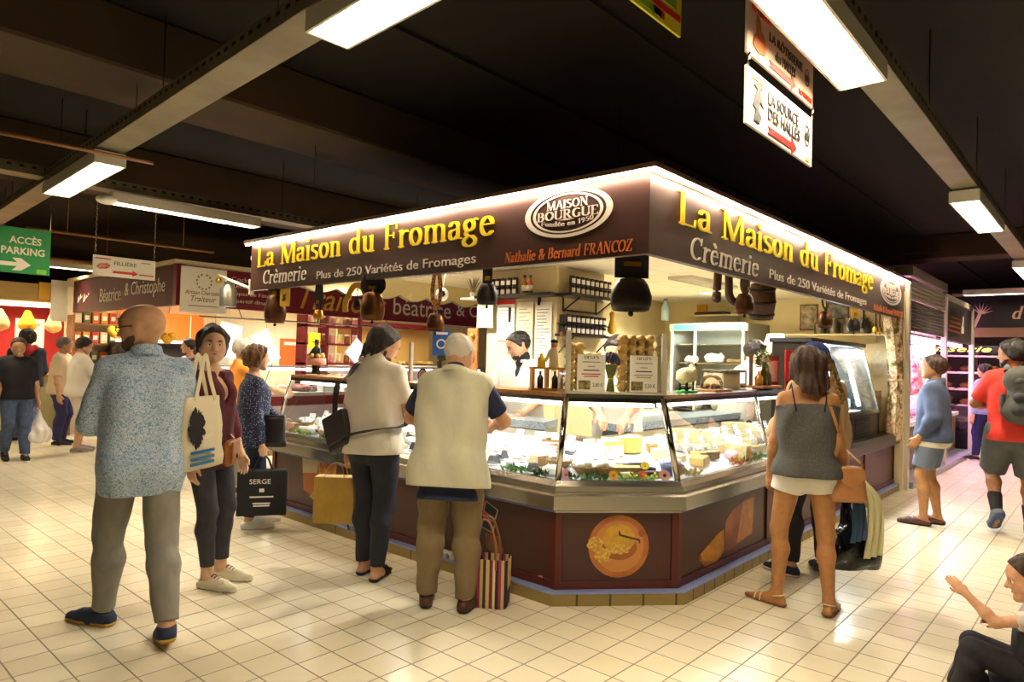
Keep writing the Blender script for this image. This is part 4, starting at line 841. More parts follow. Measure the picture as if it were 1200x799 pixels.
f_curt = node_mat('curtain_floral', lambda n, L, b: L.new(ramp(n, L, (lambda t: (t.inputs.__getitem__('Scale').__setattr__('default_value', 13), L.new(coord(n, L, (1, 1, .6)), t.inputs['Vector']), t.outputs['Fac'])[2])(n.new('ShaderNodeTexNoise')), [(0, '#6a5a34'), (.40, '#a9885a'), (.47, '#d8c394'), (.56, '#c08a70'), (.62, '#e0d0a4')]), b.inputs['Base Color']), .85)
f_denim = mat('dark_denim', '#232430', .8, var=.25, vs=30, bump=.55, bs=11, bd=.02, stretch=(1, 1, .5)); f_jean = mat('mid_denim', '#4a5a7c', .8, var=.25, vs=25)
f_grey = mat('grey_twill', '#8b867c', .85, var=.12, vs=20, bump=.55, bs=9, bd=.02, stretch=(1, 1, .45)); f_char = mat('charcoal_denim', '#3c3b42', .8, var=.2, vs=25, bump=.55, bs=9, bd=.02, stretch=(1, 1, .45))
f_white = mat('white_cotton', '#ddd5c4', .85, var=.05, vs=12, bump=.55, bs=9, bd=.02, stretch=(1, 1, .45)); f_coat = mat('white_coat', '#d9d4c8', .8, bump=.55, bs=9, bd=.02, stretch=(1, 1, .45)); f_burg = mat('burgundy_knit', '#5a1320', .8, var=.15, vs=40, bump=.55, bs=9, bd=.02, stretch=(1, 1, .45))
f_orange = mat('orange_polo', '#e08c2c', .8, bump=.55, bs=9, bd=.02, stretch=(1, 1, .45)); f_vest = mat('khaki_vest', '#cdc9ae', .85, var=.06, vs=15, bump=.55, bs=9, bd=.02, stretch=(1, 1, .45)); f_navy = mat('navy_polo', '#1d2345', .8, bump=.55, bs=9, bd=.02, stretch=(1, 1, .45))
f_khaki = mat('khaki_trousers', '#85714f', .85, var=.1, vs=20, bump=.55, bs=9, bd=.02, stretch=(1, 1, .45)); f_tank = node_mat('grey_tank', dots('#4c4a48', '#636058', 90, .3), .8)
f_blue = mat('slate_blue_shirt', '#4a5672', .8, var=.08, vs=18, bump=.55, bs=9, bd=.02, stretch=(1, 1, .45)); f_shortb = mat('blue_grey_shorts', '#6a7484', .85, bump=.55, bs=9, bd=.02, stretch=(1, 1, .45)); f_redt = mat('red_tshirt', '#d23222', .75, bump=.55, bs=9, bd=.02, stretch=(1, 1, .45))
f_cargo = mat('cargo_grey', '#565654', .85, var=.1, vs=20, bump=.55, bs=9, bd=.02, stretch=(1, 1, .45)); f_blk = mat('black_cotton', '#1b191d', .85); f_hood = mat('navy_hoodie', '#1a1c30', .85); f_rhood = mat('red_lining', '#b01a26', .8)
f_beige = mat('beige_jacket', '#b59468', .85, var=.08, vs=15, bump=.55, bs=9, bd=.02, stretch=(1, 1, .45)); f_tan = mat('sand_shirt', '#cdbb9a', .85)
h_dark = mat('hair_dark', '#241a14', .45, var=.4, vs=60, stretch=(3, 3, .4), bump=.7, bs=40, bd=.012); h_brown = mat('hair_brown', '#4a2f1e', .45, var=.45, vs=60, stretch=(3, 3, .4), col2='#2b1a10', bump=.7, bs=40, bd=.012)
h_grey = mat('hair_grey', '#b9b4aa', .6, var=.2, vs=60); h_wht = mat('hair_white', '#cfc8bc', .65); h_aub = mat('hair_auburn', '#7a4f26', .5, var=.4, vs=60, col2='#4f3018'); h_blond = mat('hair_blond', '#a07c3c', .55, var=.5, vs=45, col2='#4f3a1c')

# ------------------------------------------------------------------ people
P1 = Person('bald man in a blue floral shirt and grey trousers walking away with a canvas tote', (1.43, 3.93), 78, 1.80, b=1.03, h=.0065, skin_c='#c98f66', head=(-58, -4), feet={'L': (-.12, .27, -38, 0, 0), 'R': (.11, -.24, 4, 0, 14)},
    L=dict(w=(-.12, .27, 1.05), p=(-.8, -1, -.3)), R=dict(w=(.13, .25, 1.06), p=(.7, -1, -.2)))
P1.body(); P1.bottom('trousers', f_grey, 1.97, .022, slim=.98); P1.top('shirt', f_floral, .016, 1.15, .19, neck=.068, sg_=.016, cutneck=.02, wr=.006); P1.collar(f_floral, .062, .045)
P1.beard(mat('stubble_dark', '#5a4030', .8), .006); P1.glasses(m_black); P1.shoes(mat('navy_suede', '#27324e', .8), '#c8a038', g=.012)
P2 = Person('woman in a burgundy V-neck top and dark jeans looking at the camera', (2.07, 4.55), -62, 1.72, True, h=.0065, skin_c='#d8a27a', head=(44, 0), feet={'L': (-.1, .06, -6, 0, 0), 'R': (.09, .1, 4, 0, 0)}, L=dict(w=(-.25, .08, .84)), R=dict(w=(.24, .06, .84)))
P2.body(); P2.bottom('jeans', f_char, 1.86, .012, slim=.93, wr=.003); P2.top('top', f_burg, .014, 1.55, .17, neck=.085, vneck=.25, cutneck=-.02, wr=.003)
P2.hair(h_dark, 'bob', .015, 8, .006, hl=.05, slope=.45); P2.brows(h_dark); P2.shoes(mat('cream_canvas', '#ded6ba', .8), '#e8e2d0', 'low', lace='#5a4630')
P3 = Person('grey-haired man in an orange polo shirt behind the woman in burgundy', (3.6, 7.2), -12, 1.70, h=.009, skin_c='#d09a70', head=(10, -8), L=dict(w=(-.12, .42, 1.14), p=(-1, -.3, -1)), R=dict(w=(.14, .46, 1.13), p=(1, -.3, -1)))
P3.body(); P3.bottom('trousers', f_grey, 1.97, .02); P3.top('polo', f_orange, .02, .8, .1); P3.hair(h_grey, 'short', .012, 2); P3.shoes(f_blk)
P4 = Person('auburn-haired woman in a dotted navy blouse carrying a black paper bag', (2.99, 5.72), -18, 1.61, True, b=1.08, h=.0075, skin_c='#d39b74', head=(-6, 4), L=dict(w=(-.16, .3, 1.0), p=(-1, -.5, -.3)), R=dict(w=(.25, .05, .80), c=.8), feet={'L': (-.1, .08, -4, 0, 0), 'R': (.1, -.02, 6, 0, 0)})
P4.body(); P4.bottom('jeans', mat('navy_denim', '#202a44', .8), 1.93, .014, slim=.95); P4.top('blouse', f_dots, .02, 1.93, .16, neck=.08, cutneck=-.02, flare=.015, wr=.005); P4.hair(h_aub, 'bob', .018, 6, .008, hl=.042, slope=.6); P4.brows(h_aub); P4.shoes(mat('white_leather', '#e9e6dc', .5), '#f2efe6', lace='#d8d4c8')
P5 = Person('long-haired man in a cream t-shirt and dark jeans with a messenger bag', (2.92, 3.87), 18, 1.775, h=.0065, skin_c='#c98c60', head=(38, -26), lean=3, side=-2, L=dict(w=(-.25, .05, .83), c=.9), R=dict(w=(.13, .30, 1.16), p=(.7, -1, -.6), d=(-.3, .6, .5), c=.8), feet={'L': (-.09, .06, -8, 0, 0), 'R': (.07, -.02, -12, 0, 0)})
P5.body(); P5.bottom('jeans', f_denim, 1.98, .02, slim=.97, wr=.006); P5.top('tshirt', f_white, .02, .72, .09, neck=.07, wr=.0055, cutneck=.0); P5.hair(h_dark, 'wavy', .013, 5, .004, hl=.02, slope=.6); P5.brows(h_dark); P5.beard(mat('beard_thin', '#4a3426', .8), .004)
P5.shoes(mat('sandal_strap', '#2a2022', .6), '#211d20', 'sandal', lace='wide')
P6 = Person('elderly white-haired man in a pale khaki vest leaning towards the counter', (2.94, 3.10), 33, 1.73, b=1.08, h=.0065, skin_c='#cf8f68', head=(14, -22), lean=9, pel=(0, -.05, 0), L=dict(w=(-.20, .34, 1.1), p=(-1, -.6, -.5)), R=dict(w=(.20, .34, 1.1), p=(1, -.6, -.5)), feet={'L': (-.13, -.02, -12, 0, 0), 'R': (.13, -.05, 14, 0, 0)})
P6.body(); P6.bottom('trousers', f_khaki, 1.985, .026, slim=1.0, wr=.006); P6.top('polo', f_navy, .020, .78, .26, sg_=.024, neck=.06, cutneck=0.0); P6.top('vest', f_vest, .034, 0, .18, neck=.075, cutneck=.015, flare=.02, wr=.007); P6.collar(f_vest, .068, .03); P6.fringe(h_wht, .008); P6.shoes(mat('brown_leather', '#4f2a1c', .45), '#2e1d16')
P7 = Person('bearded cheese seller in a white coat behind the long counter', (4.93, 4.25), 192, 1.83, b=1.06, h=.0075, skin_c='#c9906a', head=(38, -22), L=dict(w=(-.2, .3, 1.02), p=(-1, -.3, -.6)), R=dict(w=(.40, .34, 1.16), p=(.5, -.6, -1)))
P7.body(); P7.bottom('trousers', f_blk, 1.97, .02); P7.top('undershirt', f_blk, .012, .4, .1, cutneck=.0); P7.top('coat', f_coat, .022, .9, .3, neck=.075, vneck=.16, sg_=.025, cutneck=.012, wr=.005); P7.collar(f_coat, .064, .022); P7.hair(h_dark, 'short', .008, 9, .003); P7.beard(h_dark, .003); P7.brows(h_dark); P7.shoes(f_blk)
P8 = Person('dark-haired seller in white standing behind the stacked egg boxes', (4.98, 3.2), 208, 1.78, h=.009, skin_c='#c98f6a', head=(20, -20), L=dict(w=(-.1, .42, 1.08), p=(-1, -.3, -.8), n=(0, 0, -1)), R=dict(w=(.1, .42, 1.09), p=(1, -.3, -.8), n=(0, 0, -1)))
P8.body(); P8.bottom('trousers', f_jean, 1.97, .02); P8.top('coat', f_coat, .024, 1.3, .4, neck=.07, sg_=.02); P8.hair(h_dark, 'short', .014, 4, .005); P8.shoes(f_blk)
P9 = Person('young seller in white leaning over beside the scale', (7.40, 3.08), -42, 1.86, h=.009, skin_c='#cf9a74', head=(8, -6), lean=16, pel=(0, -.1, 0), L=dict(w=(-.15, .55, 1.05), p=(-1, -.2, -1)), R=dict(w=(.15, .5, 1.03), p=(1, -.3, -1)))
P9.body(); P9.bottom('trousers', f_blk, 1.97, .02); P9.top('coat', f_coat, .024, .9, .3, neck=.07, sg_=.025); P9.hair(h_dark, 'short', .012, 7, .004); P9.beard(mat('beard_brown', '#5a3a26', .8), .005); P9.shoes(f_blk)
P10 = Person('brown-haired woman in a grey strappy top and white shorts at the counter', (4.53, 1.48), 27, 1.68, True, h=.0065, skin_c='#a9682e', head=(-6, -4), L=dict(w=(-.22, .10, .86), p=(-.6, -1, 0)), R=dict(w=(.25, .12, .84), p=(.5, -1, 0), c=.9), feet={'L': (-.17, .03, -52, 0, 0), 'R': (.14, -.06, 22, 0, 0)})
P10.body(); P10.bottom('shorts', mat('white_denim', '#e6e0d4', .8), .33, .016, lg=.024, wr=.004); P10.top('camisole', f_tank, .018, 0, .05, cutneck=-.135, wr=.006); P10.hair(h_brown, 'long', .018, 2, .006)
for sg in (-1, 1):
    J = P10.J; a = J['N']+P10.Rx*sg*.105-P10.U*.012; MB().tube([tuple(J['N']+P10.Rx*sg*.085-P10.Fx*.125-P10.U*.15), tuple(J['N']+P10.Rx*sg*.10-P10.Fx*.098-P10.U*.06), tuple(a-P10.Fx*.02+P10.U*.038), tuple(a+P10.Fx*.07-P10.U*.01), tuple(J['N']+P10.Rx*sg*.09+P10.Fx*.11-P10.U*.14)], .0045, 6).build('shoulder_strap', f_blk, P10.root)
P10.shoes(mat('pale_strap', '#d9c9a4', .5), '#8a5a3a', 'sandal')
P11 = Person('person in a blue cap and beige jacket with a blond plait at the counter', (5.29, 1.67), 42, 1.73, True, h=.008, skin_c='#c98f68', head=(-20, -8), L=dict(w=(-.2, .32, 1.02)), R=dict(w=(.25, .1, .86)), feet={'L': (-.17, .0, -30, 0, 0), 'R': (.1, .06, 5, 0, 0)})
P11.body(); P11.bottom('trousers', f_blk, 1.94, .02); P11.top('jacket', f_beige, .034, 1.95, .26, neck=.075, sg_=.03, cutneck=.01, flare=.02, wr=.006); P11.hair(h_blond, 'bob', .012, 3, .006); P11.shoes(mat('navy_canvas', '#242c48', .8), '#d8d4c8', lace='#e0dcd0')
D = Sdf(); P11.skull(D, .019); D.cutp(P11.hp(0, 0, .035), -P11.hU*.95+P11.hF*.12); cap = D.mesh('cap', mat('cap_blue', '#1f3f86', .8), P11.root, .007)
MB().loft([[tuple(P11.hp(.075*math.cos(a), .075+r*math.sin(a), .045-.02*r*6+.004*k)) for a in np.linspace(.0, PI, 13)]+[tuple(P11.hp(.075*math.cos(a), .06, .045-.004*k)) for a in np.linspace(PI, 0, 6)] for r, k in ((.085, 0), (.085, 1))]).build('visor', MATS['cap_blue'], cap)
MB().ball(P11.hp(0, -.01, .142), .01, 8).build('button', MATS['cap_blue'], cap)
mb = MB()
for i in range(11):
    for sg in (-1, 1): mb.ball(P11.hp(.045+.012*sg+.004*i, -.115-.004*i, -.035-.026*i+.012*sg), .021-.0008*i, 8, (1, .8, 1.3))
mb.build('plait', h_blond, P11.root)
P12 = Person('man in a slate blue shirt and shorts with hands in pockets facing the butcher', (7.9, 1.37), 92, 1.70, h=.0075, skin_c='#b4743e', head=(-4, 3), lean=-2, b=1.03, L=dict(w=(-.2, .09, .90), p=(-.6, -1, 0)), R=dict(w=(.2, .09, .90), p=(.6, -1, 0)), feet={'L': (-.08, .06, -2, 0, 0), 'R': (.1, -.04, 0, 0, 0)})
P12.body(); P12.bottom('shorts', f_shortb, .78, .02, lg=.032); P12.top('undershirt', mat('pale_linen', '#d8cdb0', .85), .022, 0, .13, neck=.06); P12.top('shirt', f_blue, .028, 1.85, .075, neck=.07, sg_=.022, cutneck=.01, wr=.006); P12.collar(f_blue, .064, .035); P12.hair(h_brown, 'short', .011, 4); P12.shoes(mat('moccasin', '#5a2f22', .5), '#2c1a14', 'low')
P13 = Person('bearded man in a red t-shirt and cargo shorts walking away with a backpack', (8.07, .72), 16, 1.86, b=1.06, h=.0075, skin_c='#96592c', head=(-58, 0), L=dict(w=(-.12, .30, 1.12), p=(-1, -.5, -.5)), R=dict(w=(.16, .3, 1.1), p=(1, -.5, -.5)), feet={'L': (-.13, -.16, -8, .06, 42), 'R': (.14, .12, 14, 0, 0)})
P13.body(); P13.bottom('shorts', f_cargo, .98, .02, lg=.045, wr=.006); P13.top('tshirt', f_redt, .022, .8, .1, neck=.068, sg_=.026); P13.hair(h_dark, 'short', .018, 4, .006); P13.beard(h_dark, .004); P13.shoes(mat('grey_trainer', '#5f6468', .7), '#3d4c70', g=.014, lace='#c0c4c8')
for n in 'LR':
    D = Sdf(); a, k_ = P13.J['an'+n], P13.J['kn'+n]; D.cone(a, a+(k_-a)*.36, .045, .058); D.mesh('sock', f_blk, P13.root, .008)
P14 = Person('small child in dark dungarees stretching out an arm from a pushchair', (3.75, .25), 100, 1.0, h=.008, hs=1.5, sh=.17, skin_c='#cf8f66', head=(-8, -10), pel=(0, 0, -.50), L=dict(w=(-.14, .46, .985), p=(-.3, -.2, -1), c=.25), R=dict(w=(.26, .22, .7)), feet={'L': (-.12, .52, 0, .06, 0), 'R': (.12, .52, 0, .06, 0)})
P14.body(); P14.bottom('dungarees', mat('dark_dungaree', '#242028', .85, var=.3, vs=30), 1.95, .03, waist=.45); P14.top('bib', MATS['dark_dungaree'], .034, 0, .1, cutneck=-.16); P14.top('tshirt', mat('pale_tshirt', '#cfc4bc', .85), .02, .5, .08, neck=.07, sg_=.022); P14.collar(mat('grey_blue_collar', '#6e7890', .85), .07, .02); P14.hair(h_brown, 'bob', .016, 5); P14.shoes(f_blk)
P15 = Person('man in a black polo shirt and jeans carrying a white plastic bag', (2.42, 11.1), 268, 1.66, h=.011, skin_c='#c08860', head=(10, -10), L=dict(w=(-.26, .04, .82), c=.9), R=dict(w=(.24, .1, .82)), feet={'L': (-.1, .14, 0, 0, 0), 'R': (.1, -.1, 0, 0, 20)}, b=1.06)
P15.body(); P15.bottom('jeans', f_jean, 1.98, .022); P15.top('polo', f_blk, .024, .9, .08, sg_=.024); P15.hair(h_brown, 'short', .01, 1); P15.shoes(f_blk, lace='#d0d0d0')
P16 = Person('person seen from behind in a navy hoodie with a red hood lining', (2.95, 13.0), 82, 1.80, h=.012, skin_c='#8a5c3c', head=(0, -6), L=dict(w=(-.16, .28, 1.05)), R=dict(w=(.16, .28, 1.05)), feet={'L': (-.1, .15, 0, 0, 0), 'R': (.1, -.2, 0, .05, 40)})
P16.body(False); P16.bottom('jeans', f_jean, 1.98, .02); P16.top('hoodie', f_hood, .035, 1.93, .08, sg_=.03); P16.hair(h_dark, 'bob', .03, 3, .012); P16.shoes(f_blk)
D = Sdf(); N = P16.J['N']; D.cone(N-P16.Fx*.06-P16.Rx*.09, N-P16.Fx*.11-P16.U*.05, .05, .05, .05); D.cone(N-P16.Fx*.06+P16.Rx*.09, N-P16.Fx*.11-P16.U*.05, .05, .05, .05); D.cone(N-P16.Fx*.10, N-P16.Fx*.12-P16.U*.1, .05, .03); D.mesh('hood', f_rhood, P16.root, .011)
P17 = Person('grey-haired man in a sand shirt and navy trousers behind the white t-shirt', (3.27, 12.35), -35, 1.70, h=.012, skin_c='#b98058', head=(-20, -5), b=1.05, L=dict(w=(-.25, .08, .82)), R=dict(w=(.25, .06, .82)))
P17.body(); P17.bottom('trousers', mat('indigo_trousers', '#2c2a56', .85), 1.98, .024); P17.top('shirt', f_tan, .028, .9, .12, sg_=.024); P17.hair(mat('hair_pepper', '#6a625a', .6), 'short', .01, 1); P17.shoes(f_blk)
P18 = Person('man with glasses in a white t-shirt and white shorts reading something', (3.27, 11.45), 0, 1.70, h=.011, skin_c='#c28a66', head=(4, -14), b=1.1, L=dict(w=(-.1, .36, 1.12), p=(-1, -.4, -.8)), R=dict(w=(.12, .36, 1.12), p=(1, -.4, -.8)), feet={'L': (-.1, .05, -4, 0, 0), 'R': (.1, -.05, 8, 0, 0)})
P18.body(); P18.bottom('shorts', mat('white_shorts', '#e0d6cc', .85), .85, .024, lg=.035); P18.top('tshirt', mat('white_tshirt', '#ded6c8', .85), .03, .9, .1, sg_=.028); P18.hair(h_dark, 'short', .011, 2); P18.glasses(m_black); P18.shoes(mat('taupe_shoe', '#8a7c78', .7), '#c8c0b8')
P19 = Person('brown-haired woman in black heels half hidden behind the bald man', (3.55, 10.75), 60, 1.60, True, h=.012, skin_c='#c28a60')
P19.body(False); P19.bottom('skirt', f_blk, .9, .03); P19.top('blouse', f_char, .02, .8, .1); P19.hair(h_brown, 'bob', .016, 2); P19.shoes(f_blk)
P20 = Person('dark-haired stall holder in a waistcoat behind the delicatessen counter', (4.93, 11.65), 185, 1.74, True, h=.011, skin_c='#c8926c', head=(30, 0), L=dict(w=(-.18, .3, 1.05)), R=dict(w=(.18, .3, 1.05)))
P20.body(); P20.bottom('trousers', f_blk, 1.97, .02); P20.top('blouse', mat('lilac_blouse', '#a79aa8', .85), .018, 1.3, .1, cutneck=-.02); P20.top('waistcoat', mat('plum_waistcoat', '#3c2e3c', .85), .026, 0, .08, vneck=.16, cutneck=-.03); P20.hair(h_dark, 'short', .012, 2); P20.shoes(f_blk)
P21 = Person('far shopper in dark blue trousers by the butcher counter end', (14.2, 1.68), 60, 1.68, h=.013, skin_c='#b98058', feet={'L': (-.1, .1, 0, 0, 0), 'R': (.1, -.1, 0, 0, 0)})
P21.body(False); P21.bottom('trousers', mat('ink_trousers', '#1c2050', .85), 1.97, .02); P21.top('shirt', mat('pale_blue_shirt', '#7c8cb0', .85), .025, 1.9, .1); P21.hair(h_dark, 'short', .012, 3); P21.shoes(f_blk)
# ------------------------------------------------------------------ things carried by people
def strap(mb, pts, w=.03, t=.006, up=(0, 0, 1)): return mb.tube(pts, t, flat=(w, t, up))
def smooth_path(pts, n=24):
    """Catmull-Rom through the points"""
    P = [Vector(p) for p in pts]; P = [P[0]*2-P[1]]+P+[P[-1]*2-P[-2]]; out = []
    m = len(P)-3
    for i in range(m):
        for j in range(max(2, n//m)):
            t = j/max(2, n//m); a, b2, c, d = P[i:i+4]; out.append(tuple(.5*((2*b2)+(c-a)*t+(2*a-5*b2+4*c-d)*t*t+(3*b2-a-3*c+d)*t**3)))
    out.append(tuple(P[-2])); return out
def soft_bag(w, dp, h, taper=.9, bulge=.015, n=7, seed=1):
    """hanging fabric or paper bag standing on z=0, wide w (x), deep dp (y)"""
    mb = MB(); r = random.Random(seed); rings = []
    for i in range(n):
        z = h*i/(n-1); k = 1-(1-taper)*(i/(n-1)); d2 = dp*(.35+.65*(1-(i/(n-1))**1.5)); rg = []
        for j in range(16):
            a = 2*PI*j/16; x = w/2*k*max(-1, min(1, 1.25*math.cos(a))); y = d2/2*max(-1, min(1, 1.25*math.sin(a)))
            rg.append((x+r.uniform(-1, 1)*bulge*.3, y+r.uniform(-1, 1)*bulge, z))
        rings.append(rg)
    return mb.loft(rings)
# canvas tote on the bald man
o = P1.world((.285, .02, .86)); t = thing('tote_bag', 'cream canvas tote with black spiky print and blue stripes on the bald man\'s shoulder', 'bag', o, math.radians(30))
m_canvas = mat('cream_canvas_bag', '#e0d4b4', .85, bump=.1, bs=80)
bg = soft_bag(.35, .11, .40, .88, .008, 8, 3).build('body', m_canvas, t)
star = [(-.0+r_*math.cos(a)*.8, .23+r_*1.25*math.sin(a)) for a, r_ in ((2*PI*i/44, .085 if i % 2 else .06+.035*((i*7) % 5)/4) for i in range(44))]
MB().prism([(x-.10, z) for x, z in star], ((0, -.064, 0), (1, 0, 0), (0, .06, 1)), .004).build('spiky_print', f_blk, t)
for z in (.065, .035, .10): MB().box((-.06, -.066, z), (.2, .006, .016)).build('blue_stripe', mat('print_blue', '#2f6aa0', .7), t)
mb = MB()
for s, q in ((-.045, -.01), (.045, .02)): strap(mb, smooth_path([(-.09, s*.6, .38), (-.05, s*.5, .50), (-.005, s*.2+q, .635), (.04, s*.5, .50), (.09, s*.6, .38)], 28), .028, .005, (0, 1, 0))
mb.build('straps', m_canvas, t)
# tan clutch of the burgundy woman
t = thing('shoulder_bag', 'small tan leather bag at the hip of the woman in burgundy', 'bag', P2.world((.02, .19, .80)), math.radians(-62-90+25)); m_tan = mat('tan_leather', '#a86a30', .5, var=.15, vs=20)
MB().box((0, 0, .09), (.22, .06, .16), ch=.02).build('body', m_tan, t); MB().box((0, .034, .115), (.225, .012, .11), ch=.005).build('flap', m_tan, t); MB().lathe([(.001, 0), (.016, 0), (.016, .008), (.001, .01)], (0, .04, .07), 14, M=Matrix.Rotation(-PI/2, 3, 'X')).build('clasp', mat('dark_clasp', '#3a2a1c', .4), t)
strap(MB(), smooth_path([(-.1, 0, .17), (-.13, -.1, .3), (-.06, -.12, .5)], 12), .014).build('strap', m_tan, t)
# bags of the navy blouse woman
t = thing('shoulder_bag', 'black leather shoulder bag at the side of the woman in the dotted blouse', 'bag', P4.world((.20, .13, .79)), math.radians(-18-90+60))
soft_bag(.27, .10, .27, .93, .006, 7, 5).build('body', m_bleath, t); MB().box((0, 0, .262), (.25, .045, .016), ch=.006).build('zip_edge', m_black, t)
strap(MB(), smooth_path([(-.11, 0, .26), (-.10, .02, .45), (-.02, .05, .73)], 16), .016).build('strap', m_bleath, t)
hx = P4.world(P4.J['wrR']+P4.J['hdR']*.09); t = thing('paper_bag', 'black paper carrier bag with white print held by the woman in the dotted blouse', 'bag', (hx[0], hx[1], hx[2]-.50), math.radians(-18-90+75))
MB().box((0, 0, .19), (.40, .13, .38), ch=.006).build('body', f_blk, t); mb = MB()
for s in (-1, 1): mb.tube(smooth_path([(-.08, s*.05, .37), (-.04, s*.02, .47), (0, 0, .50), (.04, s*.02, .47), (.08, s*.05, .37)], 16), .005, 6)
mb.build('handles', f_blk, t)
fb = lambda x, z: ((x, -.066, z), (1, 0, 0), (0, 0, 1))
sans('SERGE', fb(-.10, .27), .17, .04, m_let, t, name='shop_lettering', t=.002); sans('PARIS TOULON', fb(-.1, .15), .18, .02, m_let, t, name='small_lettering', t=.002) if 0 else None
MB().box((0, -.066, .215), (.04, .003, .03)).build('small_emblem', m_let, t)
for z, w in ((.16, .19), (.105, .14), (.085, .13)): MB().box((0, -.066, z), (w, .003, .012)).build('printed_line', m_let, t)
# messenger bag + paper bag + phone of the long-haired man
t = thing('messenger_bag', 'black messenger bag slung over the long-haired man in the cream t-shirt', 'bag', P5.world((-.215, -.10, .99)), math.radians(18-90-16))
bd = MB().box((0, 0, 0), (.25, .075, .27), M=Matrix.Rotation(math.radians(-24), 3, 'Y'), ch=.02).build('body', m_bleath, t); MB().box((.0, -.04, .03), (.245, .014, .2), M=Matrix.Rotation(math.radians(-24), 3, 'Y'), ch=.006).build('flap', m_black, t)
a16 = math.radians(-16)
def pl(p):   # person-local -> bag-local
    q = Vector(P5.world(p))-Vector(t.location); return tuple(Matrix.Rotation(-math.radians(18-90-16), 3, 'Z')@q)
J = P5.J; S_ = J['shL']; N = J['N']
pts = [(-.235, -.13, 1.10), (-.215, -.15, 1.25), (-.19, -.155, 1.33), tuple(S_+np.array((.03, -.12, .0))), tuple(S_+np.array((.045, -.03, .088))), tuple(S_+np.array((.06, .07, .05))), tuple(S_+np.array((.09, .13, -.04))), tuple(J['C']+np.array((.0, .165, .02))), (.15, .13, 1.1), (.225, .02, 1.05), (.16, -.145, 1.04), (-.02, -.185, 1.0), (-.13, -.165, .965)]
strap(MB(), [pl(p) for p in smooth_path(pts, 60)], .04, .006, (0, .3, 1)).build('strap', m_bleath, t)
hx = P5.world(J['wrL']+J['hdL']*.085); t = thing('paper_bag', 'yellow-brown paper bag hanging from the hand of the long-haired man', 'bag', (hx[0]-.05, hx[1]+.06, hx[2]-.42), math.radians(-50)); m_kraft = mat('kraft_paper', '#b8923c', .7, var=.12, vs=10, bump=.2, bs=14)
MB().box((0, 0, .165), (.29, .12, .33), ch=.004).build('body', m_kraft, t); mb = MB()
for s in (-1, 1): mb.tube(smooth_path([(-.07, s*.05, .33), (-.05, s*.03, .40), (0.0, 0, .425), (.05, s*.03, .40), (.07, s*.05, .33)], 16), .004, 6)
mb.build('handles', m_kraft, t)
hx = P5.world(J['wrR']+J['hdR']*.09); t = thing('smartphone', 'dark blue phone in the hand of the long-haired man', 'phone', hx, .6); MB().box((0, 0, .02), (.075, .012, .14), ch=.005).build('body', mat('phone_blue', '#1c2a5c', .3), t); MB().box((0, .007, .02), (.066, .002, .125)).build('screen', m_black, t)
# striped basket bag beside the old man
t = thing('shopping_bag', 'striped woven shopping bag standing by the elderly man\'s shoe', 'bag', (3.13, 2.96, 0), math.radians(-58))
m_str = stripes('woven_stripes', [(0, '#3a1c38'), (.14, '#d8c078'), (.30, '#7d1f3c'), (.46, '#e2d3a0'), (.58, '#2c2430'), (.72, '#a03058'), (.86, '#c9b070')], 7.5, 0)
mb = MB(); R1_ = [(.15*math.copysign(min(1, abs(1.3*math.cos(a))), math.cos(a)), .075*math.copysign(min(1, abs(1.3*math.sin(a))), math.sin(a))) for a in np.linspace(0, 2*PI, 24)[:-1]]
mb.loft([[(x*k, y*k, z) for x, y in R1_] for z, k in ((0, .94), (.02, 1), (.3, 1.04), (.30, .98), (.03, .94))], True, True, False).build('body', m_str, t)
mb = MB()
for s in (-1, 1): mb.tube(smooth_path([(-.08, s*.075, .24), (-.075, s*.07, .38), (-.03, s*.05, .52), (.03, s*.05, .52), (.075, s*.07, .38), (.08, s*.075, .24)], 24), .008, 7)
mb.build('handles', mat('handle_leather', '#9a6034', .55), t)
# tan bag, black bag and scarf of the tank top woman
J = P10.J; o = P10.world((.245, -.02, .74)); t = thing('shoulder_bag', 'tan leather bucket bag on a long strap over the strappy top woman\'s shoulder', 'bag', o, math.radians(27-90+12)); m_nude = mat('nude_leather', '#b9804c', .45, var=.08, vs=14)
mb = MB(); prof = [(.105, 0), (.112, .02), (.10, .12), (.08, .2), (.075, .215)]
mb.loft([[(w*math.copysign(min(1, abs(1.25*math.cos(a))), math.cos(a)), .062*(.6+.4*w/.14)*math.copysign(min(1, abs(1.25*math.sin(a))), math.sin(a)), z) for a in np.linspace(0, 2*PI, 25)[:-1]] for w, z in prof]).build('body', m_nude, t)
MB().prism([(-.08, .21), (.08, .21), (.092, .15), (0, .085), (-.092, .15)], ((0, -.06, 0), (1, 0, 0), (0, .05, 1)), .006).build('flap', m_nude, t)
mb = MB(); 
for s in (-1, 1): mb.tube([(s*.085+.012*math.cos(a), 0, .225+.012*math.sin(a)) for a in np.linspace(0, 2*PI, 11)], .0035, 6)
mb.build('ring', m_brass, t)
def pl(p):
    q = Vector(P10.world(p))-Vector(t.location); return tuple(Matrix.Rotation(-math.radians(27-90+12), 3, 'Z')@q)
S_ = J['shR']; strap(MB(), smooth_path([(-.085, 0, .232), pl((.165, -.15, 1.18)), pl(tuple(S_+np.array((-.03, -.075, 0)))), pl(tuple(S_+np.array((-.025, .0, .056)))), pl(tuple(S_+np.array((-.01, .07, 0)))), pl((.19, .13, 1.15)), (.085, 0, .232)], 50), .022, .005, (0, 0, 1)).build('strap', m_nude, t)
hx = P10.world(J['wrR']+J['hdR']*.085); t = thing('plastic_bag', 'shiny black plastic carrier bag held by the woman in white shorts', 'bag', (hx[0]+.05, hx[1]-.03, .22), math.radians(-40)); m_bin = mat('black_film', '#0e0d0f', .18, bump=.5, bs=22)
